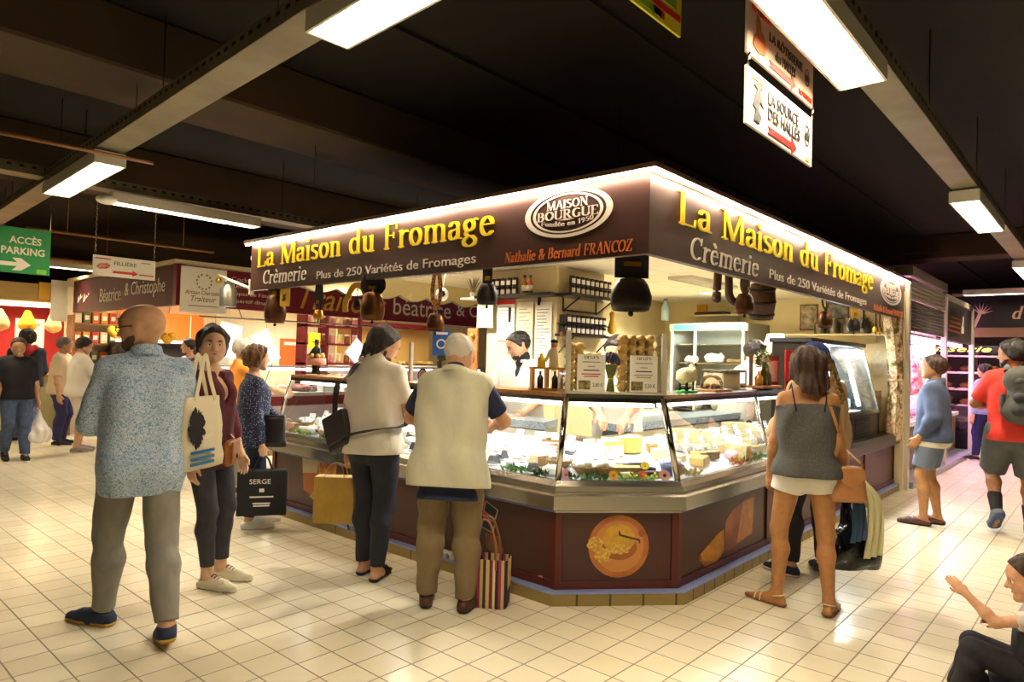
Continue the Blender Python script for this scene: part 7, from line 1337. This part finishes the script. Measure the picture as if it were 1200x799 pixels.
# curtain
t = thing('tied_curtain', 'floral beige curtain tied in the middle at the end of the stall', 'curtain', (9.72, 2.10, 0)); rings = []
for i in range(30):
    z = 2.20-i*(1.56/29); k = i/29
    if z > 1.42: w = .30-.24*((2.20-z)/.78)**1.3; cxx = -.16+.18*((2.20-z)/.78)
    else: w = .075+.075*min(1, (1.42-z)/.5)-.0; cxx = .02-.01*k
    if z < .72: w += .03
    if 1.30 < z < 1.46: w = .07
    rings.append([(cxx+w*math.cos(a)*(1+.0), (.05+.02*k)*math.sin(a)+.028*math.sin(5*a+k*2)+.016*math.sin(9*a), z) for a in np.linspace(0, 2*PI, 49)[:-1]])
MB().loft(rings).build('cloth', f_curt, t); MB().tube([(.02+.09*math.cos(a), .075*math.sin(a), 1.40) for a in np.linspace(0, 2*PI, 17)], .016, 8).build('tie_band', f_curt, t); MB().tube([(-.5, 0, 2.20), (.1, 0, 2.20)], .01, 8).build('rod', m_steel, t)
# plinth details
t = thing('drain_pipe', 'short blue grey pipe end on the plinth ledge beside the jeans man', 'pipe', (3.43, 4.70, .12)); MB().tube([(.03, -.05, 0), (-.03, .02, .0), (-.06, .06, -.01)], .022, 12).build('tube', mat('pipe_grey', '#7c86b0', .4), t); MB().tube([(-.058, .056, -.009), (-.066, .066, -.012)], .028, 12).build('collar', mat('pipe_dark', '#3a4468', .4), t)
t = thing('power_strip', 'white multi socket strip on the plinth ledge between the two men', 'power strip', (3.43, 3.72, .085), -PI/2); MB().box((0, 0, .025), (.32, .05, .05), ch=.008).build('body', m_white, t)
for k in range(5): MB().lathe([(.018, 0), (.018, .004), (.001, .004)], (-.12+k*.06, -.026, .026), 12, M=Matrix.Rotation(PI/2, 3, 'X')).build('socket', mat('socket_grey', '#8a8a90', .5), t)
# ------------------------------------------------------------------ delicatessen stall beyond the far end of the cheese counter
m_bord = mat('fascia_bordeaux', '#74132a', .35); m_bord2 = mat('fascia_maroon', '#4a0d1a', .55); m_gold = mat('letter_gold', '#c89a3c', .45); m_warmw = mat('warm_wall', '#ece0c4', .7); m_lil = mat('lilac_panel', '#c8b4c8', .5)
fd = thing('shop_fascia', 'bordeaux delicatessen fascia with white and gold lettering beyond the counter end', 'shop sign', (0, 0, 0))
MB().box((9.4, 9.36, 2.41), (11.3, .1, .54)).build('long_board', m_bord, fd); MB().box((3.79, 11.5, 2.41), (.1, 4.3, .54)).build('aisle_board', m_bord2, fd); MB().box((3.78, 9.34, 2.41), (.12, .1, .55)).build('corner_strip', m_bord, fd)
f = lambda x, z: ((x, 9.308, z), UR, ZV)
for k, s in enumerate(('Cocktail', 'Réception', 'Repas de Fête', 'Apéritif dînatoire')): sans(s, f(4.48, 2.53-k*.105), (.36, .45, .58, .72)[k], .065, m_let, fd)
sans('Traiteur', f(5.55, 2.22), 1.65, .36, m_gold, fd, shear=.35); sans('béatrice', f(7.35, 2.25), 1.35, .30, m_let, fd); sans('& Christophe', f(8.85, 2.25), 2.0, .30, m_let, fd)
sans('Béatrice', ((3.738, 12.3, 2.27), UL, ZV), .95, .22, m_let, fd, shear=.1); sans('& Christophe', ((3.738, 11.2, 2.27), UL, ZV), 1.5, .26, m_let, fd, shear=.1)
mb = MB()
for k in range(6): mb.prism([(k*.1, 2.3+.05*(k % 3)), (k*.1+.08, 2.33+.05*(k % 3)), (k*.1+.05, 2.42+.03*(k % 2)), (k*.1+.01, 2.38)], ((3.738, 13.4, 0), UL, ZV), .004)
mb.build('flower_motif', m_let, fd)
r, at = board('hanging_sign', 'white caterer sign with a small wreath at the delicatessen corner', (4.07, 9.25, 2.05), .62, .61, m_paper)
m_bk = mat('ink_bronze', '#8a6a54', .6); mb = MB()
for k in range(12):
    a = PI*.62+k*(PI*1.76)/11; c_ = (.31+.095*math.cos(a), .42+.095*math.sin(a)); mb.prism([(c_[0]+.022*math.cos(a+1.2+q)*(1 if q % 2 < 1 else .45), c_[1]+.022*math.sin(a+1.2+q)*(1 if q % 2 < 1 else .45)) for q in (0, PI/2, PI, 3*PI/2)], at(0, 0), .003)
mb.build('wreath', mat('wreath_green', '#7a7c5a', .6), r); serif('A', at(.05, .25), .03, .05, m_bk, r) if 0 else sans('Artisan Charcutier', at(.06, .245), .5, .055, m_bk, r, shear=.3); sans('Traiteur', at(.14, .15), .34, .075, m_bk, r, shear=.3); MB().box((0, -.002, .09), (.4, .003, .01)).build('printed_line', m_bk, r)
tag(MB().tube([(4.0, 9.2, 2.0), (7.6, 9.2, 2.02)], .012, 8).tube([(4.6, 9.2, 2.0), (4.6, 9.33, 2.16)], .006, 5).tube([(7.2, 9.2, 2.02), (7.2, 9.33, 2.16)], .006, 5).build('hanging_rail', m_steel), 'thin steel rail under the bordeaux fascia', 'rail')
struct(MB().box((9.4, 13.9, 1.3), (11.4, .12, 2.6)).build('wall_delicatessen', m_warmw)); struct(MB().box((9.4, 11.6, 2.72), (11.4, 4.6, .05)).build('ceiling_delicatessen', m_cream))
for x, y, lb in ((5.0, 9.65, 'tube lamp in the delicatessen ceiling by the white caterer sign'), (7.2, 9.65, 'tube lamp in the delicatessen ceiling behind the gold script'), (9.4, 11.0, 'tube lamp in the delicatessen ceiling over the yellow tray shelf'), (4.8, 12.6, 'tube lamp deep in the delicatessen over the yellow bundles'), (7.6, 12.8, 'tube lamp deep in the delicatessen before the back wall')): lamp_fixture(lb, (x, y, 2.6), 0, 1.5, .2, 1.15, col=NEUT, n=8)
t = thing('display_counter', 'lilac lit delicatessen counter with glass front beyond the shoppers', 'counter', (0, 0, 0))
for nm, c_, d_, m in (('base_panel', (7.1, 9.75, .42), (6.0, .5, .84), m_lil), ('red_band', (7.1, 9.49, .80), (6.0, .03, .14), m_red), ('deck', (7.1, 9.85, .90), (6.0, .7, .05), m_deck), ('top_shelf', (7.1, 10.05, 1.32), (6.0, .36, .02), m_steel), ('plinth', (7.1, 9.72, .05), (6.02, .6, .1), m_plinth), ('side_counter', (4.3, 11.2, .45), (.6, 3.1, .9), m_lil), ('side_top', (4.3, 11.2, .93), (.64, 3.14, .05), m_steel)): MB().box(c_, d_).build(nm, m, t)
MB().prism([(0, 0), (6.0, 0), (6.0, .46), (0, .46)], ((4.1, 9.5, .92), UR, (0, .35, .9)), .006).build('front_glass', m_glass, t); MB().box((7.1, 9.80, 1.28), (5.8, .05, .03)).build('lamp_tube', mat('tube_lilac', '#f6e6ff', .4, emit=5), t)
m_meat = mat('cured_meat', '#a04a44', .5, var=.5, vs=25, col2='#e0a898'); m_ham = mat('ham_pink', '#d89a92', .5, var=.2, vs=15); m_pate = mat('pate_brown', '#8a5a34', .6, var=.3, vs=25)
kk = 0
for row in range(2):
    for k in range(14):
        x = 4.3+k*.41; m = (m_meat, m_ham, m_pate, c_white)[(k*3+row) % 4]; nm = ('cured_ham', 'cooked_ham', 'pate_terrine', 'salad_tub')[(k*3+row) % 4]; lb = ('dark cured ham', 'pink cooked ham', 'brown pate terrine', 'white salad tub')[(k*3+row) % 4]+' in the delicatessen case, %s row' % ('front', 'rear')[row]
        q = thing(nm, lb, 'food', (x, 9.72+row*.24, .925), 0, lb.replace(',', ' of')); 
        if (k*3+row) % 4 < 2: MB().ball((0, 0, .06), .08, 12, (1.5, .9, .75)).build('meat', m, q); MB().box((0, 0, .004), (.3, .2, .008)).build('tray', m_steel, q)
        else: MB().loft([[(-.12, -.08, 0), (.12, -.08, 0), (.12, .08, 0), (-.12, .08, 0)], [(-.14, -.09, .09), (.14, -.09, .09), (.14, .09, .09), (-.14, .09, .09)]], smooth=False).build('dish', m_white, q); MB().ball((0, 0, .09), .1, 12, (1.2, .8, .3)).build('filling', m, q)
for x, z, w, h, a, lb in ((4.75, 1.45, .34, .5, .2, 'white paper sheet hung below the bordeaux fascia, nearest the caterer sign'), (5.35, 1.35, .3, .52, -.5, 'tilted white paper sheet hung below the fascia, second from the caterer sign'), (7.05, 1.42, .34, .34, .75, 'white paper turned on its corner behind the long-haired man'), (6.2, 1.62, .22, .26, .0, 'yellow poster in the delicatessen')):
    t = thing('hanging_sheet', lb, 'paper', (x, 9.9, z)); M_ = Matrix.Rotation(a, 3, 'Y'); MB().box((0, 0, h/2), (w, .006, h), M=M_).build('sheet', mat('poster_lemon', '#e8d820', .6) if 'yellow' in lb else m_paper, t); MB().tube([(0, 0, h*.7), (0, -.0, 2.70-z)], .003, 5).build('string', m_chrome, t)
t = thing('shelf_unit', 'red shelf unit with jars at the back of the delicatessen', 'shelf', (7.35, 11.2, 0))
for x in (-.6, -.15, .6): MB().box((x, 0, 1.2), (.05, .3, 2.4)).build('upright', m_red, t)
for z in (.5, .95, 1.35, 1.72, 2.05): MB().box((0, 0, z), (1.25, .3, .035)).build('shelf', m_red, t)
for z in (.968, 1.368, 1.738, 2.068):
    for k in range(7):
        q = thing('preserve_jar', 'pale preserve jar on the red delicatessen shelves', 'jar', (6.85+k*.17, 11.15, z), 0, 'preserve jars on the red shelves'); MB().lathe([(.001, 0), (.05, 0), (.055, .03), (.05, .15), (.001, .15)], n=10).build('glass', (m_ham, c_cream, m_pate)[k % 3], q); MB().lathe([(.052, .15), (.052, .18), (.001, .18)], n=10).build('lid', m_paper, q)
t = thing('tray_shelf', 'lit shelf of yellow trays behind the elderly man\'s head', 'shelf', (9.6, 12.2, 0)); MB().box((0, 0, 1.3), (2.6, .4, .04)).build('board', m_white, t); MB().box((0, .2, 1.75), (2.6, .04, 1.0)).build('back', mat('shelf_glow', '#e8c070', .6), t); MB().box((0, 0, 2.2), (2.6, .4, .1)).build('header', m_red, t); MB().box((0, 0, .64), (2.5, .36, 1.28)).build('cupboard', m_lil, t)
for k in range(9): q = thing('food_tray', 'tray of golden pastries on the lit delicatessen shelf', 'tray', (8.45+k*.28, 12.15, 1.32), 0, 'pastry trays on the lit shelf'); MB().box((0, 0, .015), (.24, .3, .03), ch=.006).build('tray', m_steel, q); MB().ball((-.05, 0, .06), .055, 10, (1, 1.6, .8)).ball((.06, 0, .06), .055, 10, (1, 1.6, .8)).build('pastry', c_yel, q)
for x, y, z, w, h, c_, lb in ((5.3, 13.82, 1.5, .7, .9, '#dca050', 'amber poster on the delicatessen back wall'), (6.4, 13.82, 1.6, .5, .6, '#b8c4c0', 'grey green poster on the delicatessen back wall'), (8.1, 13.82, 1.55, .6, .6, '#d8682c', 'orange round-picture poster on the delicatessen back wall'), (4.6, 13.82, 1.2, .4, .9, '#f0e6d0', 'white poster on the delicatessen back wall')):
    t = thing('wall_poster', lb, 'poster', (x, y, z)); MB().box((0, 0, 0), (w, .012, h)).build('sheet', mat('poster'+c_, c_, .6), t); MB().box((0, -.008, h*.32), (w*.7, .004, .07)).build('heading', m_paper, t)
t = thing('menu_board', 'orange menu board below the maroon fascia side', 'menu', (5.2, 13.5, 1.95)); MB().box((0, 0, 0), (1.5, .03, .55)).build('panel', mat('menu_orange', '#e0601c', .5, emit=.35), t)
for k in range(3): MB().box((-.5+k*.5, -.017, 0), (.02, .004, .5)).build('divider', m_paper, t)
t = thing('product_shelves', 'warm lit wall shelves of packets under the maroon fascia side', 'shelf', (4.1, 13.7, 0)); m_pk = [mat('packet'+c_, c_, .5) for c_ in ('#e0a030', '#c8452c', '#f0e0b0', '#6a7a3a', '#d8702c')]
for z in (.9, 1.25, 1.6, 1.95): MB().box((0, 0, z), (.74, .3, .03)).build('shelf', m_wood, t)
for x in (-.37, .37): MB().box((x, 0, 1.05), (.03, .3, 2.1)).build('upright', m_wood, t)
for z in (.915, 1.265, 1.615, 1.965):
    for k in range(5): lb = ('golden', 'red', 'cream', 'olive', 'orange')[(k+int(z*9)) % 5]+' packet on the warm lit wall shelves'; q = thing('food_packet', lb, 'packet', (3.82+k*.14, 13.68, z), 0, lb); MB().box((0, 0, .1), (.11, .1, .2), ch=.01).build('packet', m_pk[(k+int(z*9)) % 5], q); MB().box((0, -.052, .1), (.07, .004, .08)).build('paper_label', m_paper, q)
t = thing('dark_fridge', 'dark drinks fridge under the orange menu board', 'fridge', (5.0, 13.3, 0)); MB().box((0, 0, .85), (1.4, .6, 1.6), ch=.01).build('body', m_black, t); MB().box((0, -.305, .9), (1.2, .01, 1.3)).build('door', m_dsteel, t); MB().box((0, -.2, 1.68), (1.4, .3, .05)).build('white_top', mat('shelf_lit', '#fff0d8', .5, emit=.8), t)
for k, (x, y, z, s) in enumerate(((4.3, 12.6, 1.8, .13), (4.35, 11.9, 1.82, .14), (4.4, 11.2, 1.75, .1), (4.3, 13.2, 1.85, .12), (5.6, 12.2, 1.8, .11))):
    t = thing('hanging_bundle', ('yellow bundle hung over the side counter, farthest but one', 'plump yellow bundle hung over the side counter', 'smaller yellow bundle hung nearest the bald man\'s glasses', 'yellow bundle hung farthest along the side counter', 'yellow bundle hung deep inside the delicatessen')[k], 'bundle', (x, y, z)); mb = MB()
    for q in range(5): mb.ball((s*.6*math.cos(q*1.3), s*.6*math.sin(q*1.3), -.05*(q % 2)), s*.7, 10)
    mb.build('bundle', mat('bundle_yellow', '#e8b428', .6), t); MB().tube([(0, 0, 0), (0, 0, 2.70-z)], .004, 5).build('string', m_chrome, t)
# arm with a milk can at the end of the cheese fascia
t = thing('bracket_sign', 'white bracket arm holding a grey milk can at the end of the cheese fascia', 'sign', (3.47, 6.76, 2.2)); MB().tube([(0, 0, 0), (0, .78, .19)], .016, 8).build('arm', m_white, t); MB().box((0, .01, .02), (.05, .02, .16)).build('wall_plate', m_white, t)
m_gal = mat('galvanised_can', '#96948a', .4, .8, var=.15, vs=8); MB().lathe([(.001, -.20), (.085, -.20), (.088, -.19), (.088, -.01), (.05, .03), (.048, .06), (.06, .07), (.001, .075)], (0, .52, .03), 20).build('milk_can', m_gal, t); MB().tube([(.05*math.cos(a), .52, .09+.05*math.sin(a)) for a in np.linspace(0, PI, 9)], .006, 6).build('can_handle', m_gal, t); MB().ball((0, .76, .13), .035, 10).build('brass_bell', m_brass, t)

# ------------------------------------------------------------------ far snack stall at the edge of the picture
m_awn = mat('awning_sand', '#b89a5c', .7, var=.15, vs=2)
t = thing('snack_stall', 'far snack stall with sand coloured awning and red interior at the edge of the hall', 'stall', (2.3, 15.0, 0))
MB().loft([[(-3.2, -1.0, 2.32), (2.5, -1.0, 2.32), (2.5, -1.0, 2.62), (-3.2, -1.0, 2.62)], [(-3.2, 1.0, 2.5), (2.5, 1.0, 2.5), (2.5, 1.0, 2.75), (-3.2, 1.0, 2.75)]], smooth=False).build('awning', m_awn, t)
MB().box((1.75, -1.02, 2.5), (1.5, .04, .30)).build('yellow_sign', mat('sign_ochre', '#c89a20', .6), t); MB().box((-.3, 2.2, 1.3), (6.2, .1, 2.6)).build('back_wall', mat('stall_red', '#b0202c', .6), t); MB().box((-.6, -.5, .5), (4.6, .7, 1.0)).build('counter', mat('counter_celadon', '#a8a87c', .5), t); MB().box((-.6, -.52, 1.02), (4.7, .8, .05)).build('counter_top', m_wood, t); MB().box((-.3, 0, 2.33), (5.6, 1.9, .05)).build('lit_soffit', mat('soffit_cream', '#f0dcb0', .6), t)
MB().box((-.3, -.6, 2.26), (5.2, .1, .05)).build('soffit_lamp', mat('soffit_tube', '#ffe2b0', .4, emit=7), t)
ld = bpy.data.lights.new('snack_light', 'AREA'); ld.shape = 'RECTANGLE'; ld.size = 5.2; ld.size_y = .3; ld.energy = 90; ld.color = (1, .72, .42); lo = bpy.data.objects.new('snack_light', ld); COL.objects.link(lo); lo.parent = t; lo.location = (-.3, .2, 2.22)
for k, (x, z, w, h, c_, lb) in enumerate(((-1.7, 1.75, .9, .5, '#d8a040', 'amber lit menu in the snack stall'), (.6, 1.7, .6, .4, '#2850c0', 'blue screen in the snack stall'), (1.6, 1.8, .5, .6, '#e8c890', 'pale menu in the snack stall'))):
    q = thing('menu_board', lb, 'menu', (2.3+x, 17.05, z)); MB().box((0, 0, 0), (w, .06, h)).build('panel', mat('menu'+c_, c_, .5, emit=.9), q); MB().box((0, -.035, h*.3), (w*.7, .01, .05)).build('heading', m_paper, q)
for k in range(6):
    q = thing('hanging_bag', 'cream and yellow snack bag hung under the far awning', 'bag', (1.7+k*.4, 14.6, 1.92), 0, 'snack bags under the far awning'); D = Sdf(); D.cone((0, 0, 0), (0, 0, .2), .14, .06, .05); D.noise = (.01, 30, k, (1, 1, 1)); D.mesh('bag', (mat('bundle_yellow', '#e8b428'), c_cream)[k % 2], q, .02); MB().tube([(0, 0, .2), (0, 0, .4)], .005, 5).build('string', m_dark, q)
t = thing('display_cabinet', 'wooden food cabinet on the snack stall counter', 'cabinet', (1.9, 14.5, 1.045)); MB().box((0, 0, .25), (1.6, .5, .5), ch=.01).build('body', m_wood, t); MB().box((0, -.255, .25), (1.4, .01, .36)).build('glass_front', mat('cabinet_lit', '#e8b060', .4, emit=.6), t)
r, at = board('hanging_sign', 'small grey sign under the green parking sign', (1.3, 11.5, 2.05), .9, .22, mat('sign_dull', '#9a9484', .6)); MB().box((.1, -.002, .15), (.5, .003, .02)).build('printed_line', m_dark, r); MB().box((.1, -.002, .08), (.4, .003, .02)).build('printed_line', m_dark, r); MB().tube([(.4, 0, .22), (.4, 0, .95)], .004, 6).build('wire', m_chrome, r)
t = thing('aisle_sign', 'narrow white rounded panel hung at the far end of the maroon fascia', 'sign', (3.66, 13.9, 1.98)); MB().prism([(-.2, .06), (-.16, 0), (.16, 0), (.2, .06), (.2, .72), (-.2, .72)], ((0, 0, 0), UR, ZV), .02).build('panel', mat('panel_grey', '#c8c0ae', .6), t); MB().tube([(0, .0, .72), (0, 0, 1.0)], .006, 6).build('hanger', m_dark, t)

# ------------------------------------------------------------------ butcher stall along the aisle
m_shut = mat('shutter_grey', '#5c5650', .45, .5); m_shl = mat('shutter_box', '#8a8274', .5, .3); m_pinkw = mat('butcher_wall', '#efe2e4', .5); PINK = (1, .45, .85)
t = thing('roller_shutter', 'half rolled grey roller shutter of the butcher stall', 'shutter', (11.22, 2.03, 0)); mb = MB()
for k in range(9): mb.tube([(-1.2, 0, 2.08+k*.045), (1.2, 0, 2.08+k*.045)], .024, 6)
mb.build('slats', m_shut, t); mb = MB()
for k in range(5): mb.box((0, -.01, 2.50+k*.055), (2.42, .05, .046), ch=.008)
mb.build('upper_slats', m_shl, t); MB().box((0, .05, 2.83), (2.44, .22, .12)).build('shutter_housing', m_shl, t)
for k, x in enumerate((12.5, 15.2)): struct(MB().box((x, 2.02, 1.35), (.09, .08, 2.7), ch=.006).build('trim_%d' % (10+k), MATS['pale_post']))
t = thing('shop_fascia', 'dark butcher fascia with orange stripes and a small figure', 'shop sign', (13.85, 2.05, 0)); MB().box((0, 0, 2.34), (2.6, .06, .62)).build('board', mat('fascia_soot', '#2c2428', .4), t)
for k in range(4): MB().box((-.35, -.033, 2.20+k*.075), (1.3-.15*k, .006, .022)).build('stripe', m_org, t)
MB().prism([(.2, 2.2), (.42, 2.2), (.44, 2.3), (.36, 2.34), (.40, 2.46), (.34, 2.5), (.28, 2.36), (.2, 2.3)], ((0, -.031, 0), UR, ZV), .006).build('figure', m_let, t); MB().box((0, .02, 2.71), (2.7, .14, .1)).build('roof_edge', m_shl, t)
struct(MB().box((12.6, 5.0, 1.3), (5.4, .12, 2.6)).build('wall_butcher', m_pinkw)); struct(MB().box((12.6, 3.62, 2.75), (5.4, 2.7, .05)).build('ceiling_butcher', m_pinkw)); struct(MB().box((12.58, 3.6, 1.75), (.05, 2.9, 1.7)).build('wall_butcher_partition', m_pinkw)); struct(MB().box((10.02, 3.5, 1.3), (.06, 2.9, 2.6)).build('wall_butcher_side', m_pinkw))
t = thing('pink_valance', 'pink lit strip lamp across the butcher opening', 'lamp', (12.6, 2.2, 2.0)); MB().box((0, 0, 0), (5.1, .08, .05)).build('tube', mat('tube_pink', '#ffc0f0', .4, emit=7), t); MB().box((0, .02, .045), (5.1, .12, .04)).build('housing', m_white, t)
ld = bpy.data.lights.new('pink_light', 'AREA'); ld.shape = 'RECTANGLE'; ld.size = 5.0; ld.size_y = .15; ld.energy = 110; ld.color = PINK; lo = bpy.data.objects.new('pink_light', ld); COL.objects.link(lo); lo.parent = t; lo.location = (0, .2, -.04); lo.rotation_euler = (.3, 0, 0)
ld = bpy.data.lights.new('butcher_light', 'AREA'); ld.shape = 'RECTANGLE'; ld.size = 5.0; ld.size_y = .5; ld.energy = 60; ld.color = (1, .55, .85); lo = bpy.data.objects.new('butcher_light', ld); COL.objects.link(lo); lo.parent = t; lo.location = (0, 1.4, .68)
t = thing('display_counter', 'pink lit butcher counter with stone base along the aisle', 'counter', (12.6, 2.55, 0)); m_stone = mat('brown_stone', '#6a4a3c', .4, var=.5, vs=12, col2='#a08070')
for nm, c_, d_, m in (('base', (0, .05, .36), (5.0, .7, .72), m_stone), ('plinth', (0, -.15, .04), (5.1, .9, .08), m_gran), ('deck', (0, .05, .75), (5.0, .8, .06), m_white), ('top_shelf', (0, .3, 1.25), (5.0, .3, .02), m_steel)): MB().box(c_, d_).build(nm, m, t)
MB().prism([(-2.5, 0), (2.5, 0), (2.5, .5), (-2.5, .5)], ((0, -.33, .78), UR, (0, .3, .95)), .006).build('front_glass', m_glass, t)
m_beef = mat('raw_beef', '#b02038', .4, var=.5, vs=14, col2='#f0c0c8'); m_pork = mat('raw_pork', '#e8a0a8', .4, var=.3, vs=14)
for row in range(2):
    for k in range(15): lb = ('dark red beef joint', 'pale pink pork joint')[(k+row) % 2]+' on the butcher counter, %s row' % ('front', 'rear')[row]; q = thing('meat_joint', lb, 'meat', (10.35+k*.32, 2.45+row*.3, .78), .3*(k % 3), lb.replace(',', ' of')); MB().ball((0, 0, .06), .09, 10, (1.3, .9, .7)).build('joint', (m_beef, m_pork)[(k+row) % 2], q); MB().box((0, 0, .004), (.28, .22, .008)).build('tray', m_white, q)
for k in range(9):
    x = 10.3+k*.27; lb = ('hanging beef side', 'hanging pale ham', 'hanging red sausage string')[k % 3]+' in the butcher opening'; q = thing('hanging_meat', lb, 'meat', (x, 2.34, 1.25), 0, lb); D = Sdf()
    if k % 3 < 2: D.cone((0, 0, .0), (.03, 0, .35), .10, .04, .05); D.cone((.03, 0, .35), (0, 0, .5), .04, .02, .03); D.noise = (.01, 30, k, (1, 1, 1)); D.mesh('joint', (m_beef, m_pork)[k % 3], q, .016)
    else: MB().tube([(.03*math.sin(j*1.3), 0, .5-j*.05) for j in range(11)], [.03, .014]*5+[.03], 8).build('sausages', m_beef, q)
    MB().tube([(0, 0, .46), (0, 0, .70)], .006, 6).build('hook', m_steel, q)
tag(MB().tube([(10.04, 2.34, 1.93), (15.1, 2.34, 1.93)], .015, 8).tube([(12, 2.34, 1.93), (12, 2.34, 2.73)], .008, 5).tube([(15, 2.34, 1.93), (15, 2.34, 2.73)], .008, 5).build('hanging_rail', m_steel), 'steel rail carrying the meat in the butcher stall', 'rail')
for k in range(4): q = thing('hanging_cloth', 'white cloth hung at the butcher rail, number %s from the shutter post' % ('one', 'two', 'three', 'four')[k], 'cloth', (10.45+k*.55, 2.34, 1.35)); rg = [[(.13*k2*math.cos(a), .03*math.sin(a)+.02*math.sin(4*a), z) for a in np.linspace(0, 2*PI, 25)[:-1]] for z, k2 in ((0, 1), (.3, .7), (.56, .3))]; MB().loft(rg).build('cloth', m_pinkw, q); MB().tube([(0, 0, .54), (0, .01, .57), (0, 0, .60)], .005, 5).build('hook', m_steel, q)
t = thing('tall_crate', 'dark step unit at the far end of the butcher counter', 'unit', (15.7, 2.3, 0)); MB().box((0, 0, .2), (.7, .6, .4), ch=.01).build('box', m_black, t); MB().box((0, 0, .62), (.9, .7, .06)).build('top', m_steel, t); MB().box((0, 0, .5), (.06, .06, .2)).build('leg', m_steel, t)
# ------------------------------------------------------------------ black bakery front across the end of the aisle
t = thing('shop_fascia', 'black fascia with cream italic letters across the end of the aisle', 'shop sign', (16.0, 0, 0)); MB().box((.05, -.6, 2.70), (.1, 6.0, .62)).build('board', mat('fascia_black', '#141015', .35), t); MB().box((0, -.6, 3.05), (.16, 6.1, .05)).build('top_edge', m_tray, t); MB().box((-.02, -.6, 2.30), (.14, 6.1, .18)).build('lower_edge', mat('bronze_edge', '#8a7454', .4, .6), t)
f = lambda y, z: ((-.004, y, z), UL, ZV); m_lc = mat('letter_cream', '#d8c4a0', .5)
serif('d', f(1.50, 2.56), .16, .22, m_lc, t, shear=.25, kw=.12); serif('e', f(1.31, 2.56), .16, .22, m_lc, t, shear=.25, kw=.12); serif('s', f(1.1, 2.56), .14, .22, m_lc, t, shear=.25, kw=.12)
mb = MB()
for k in range(7): a = .3+k*.35; mb.prism([(0, .0), (.05*math.cos(a)-.012*math.sin(a), .05*math.sin(a)+.012*math.cos(a)), (.22*math.cos(a), .22*math.sin(a)), (.05*math.cos(a)+.012*math.sin(a), .05*math.sin(a)-.012*math.cos(a))], f(1.98, 2.66), .008)
mb.prism([(-.14, -.26), (-.08, -.26), (.02, .02), (-.04, .02)], f(1.98, 2.66), .006); mb.build('wheat_emblem', m_lc, t)
struct(MB().box((18.3, 0, 1.3), (.12, 9.0, 2.6)).build('wall_bakery', mat('bakery_wall', '#3a2a1e', .7)))
t = thing('bread_shelves', 'dark shelves of brown loaves beyond the butcher stall', 'shelf', (17.2, 1.4, 0))
for z in (.8, 1.15, 1.5, 1.85): MB().box((0, 0, z), (.4, 4.4, .04)).build('shelf', m_steel, t)
for y in (-2.2, -.7, .8, 2.2): MB().box((.1, y, 1.0), (.2, .05, 2.0)).build('upright', m_dwood, t)
MB().box((0, 0, .4), (.6, 4.4, .8)).build('base', m_black, t)
for z in (.82, 1.17, 1.52):
    for k in range(9): q = thing('bread_loaf', 'brown loaf on the dark bakery shelves', 'bread', (17.15, -.6+k*.42, z), 0, 'loaves on the bakery shelves'); MB().ball((0, 0, .07), .09, 10, (1, 1.7, .8)).build('crust', mat('crust', '#8a5428', .7, var=.4, vs=20), q); MB().box((0, 0, .004), (.2, .34, .008)).build('paper', m_paper, q)
t = thing('lit_sign', 'yellow script sign over the dark shelves beyond the butcher', 'sign', (16.9, 2.6, 1.93)); MB().box((0, 0, .06), (.04, 1.7, .16)).build('board', m_black, t); sans('rôtisserie', ((-.022, .8, .01), UL, ZV), 1.5, .11, mat('script_yellow', '#f0dc60', .5, emit=1.2), t, shear=.3)
lamp_fixture('tube lamp over the bread shelves at the end of the aisle', (16.8, 1.4, 2.25), PI/2, 1.5, .2, .5, n=8)
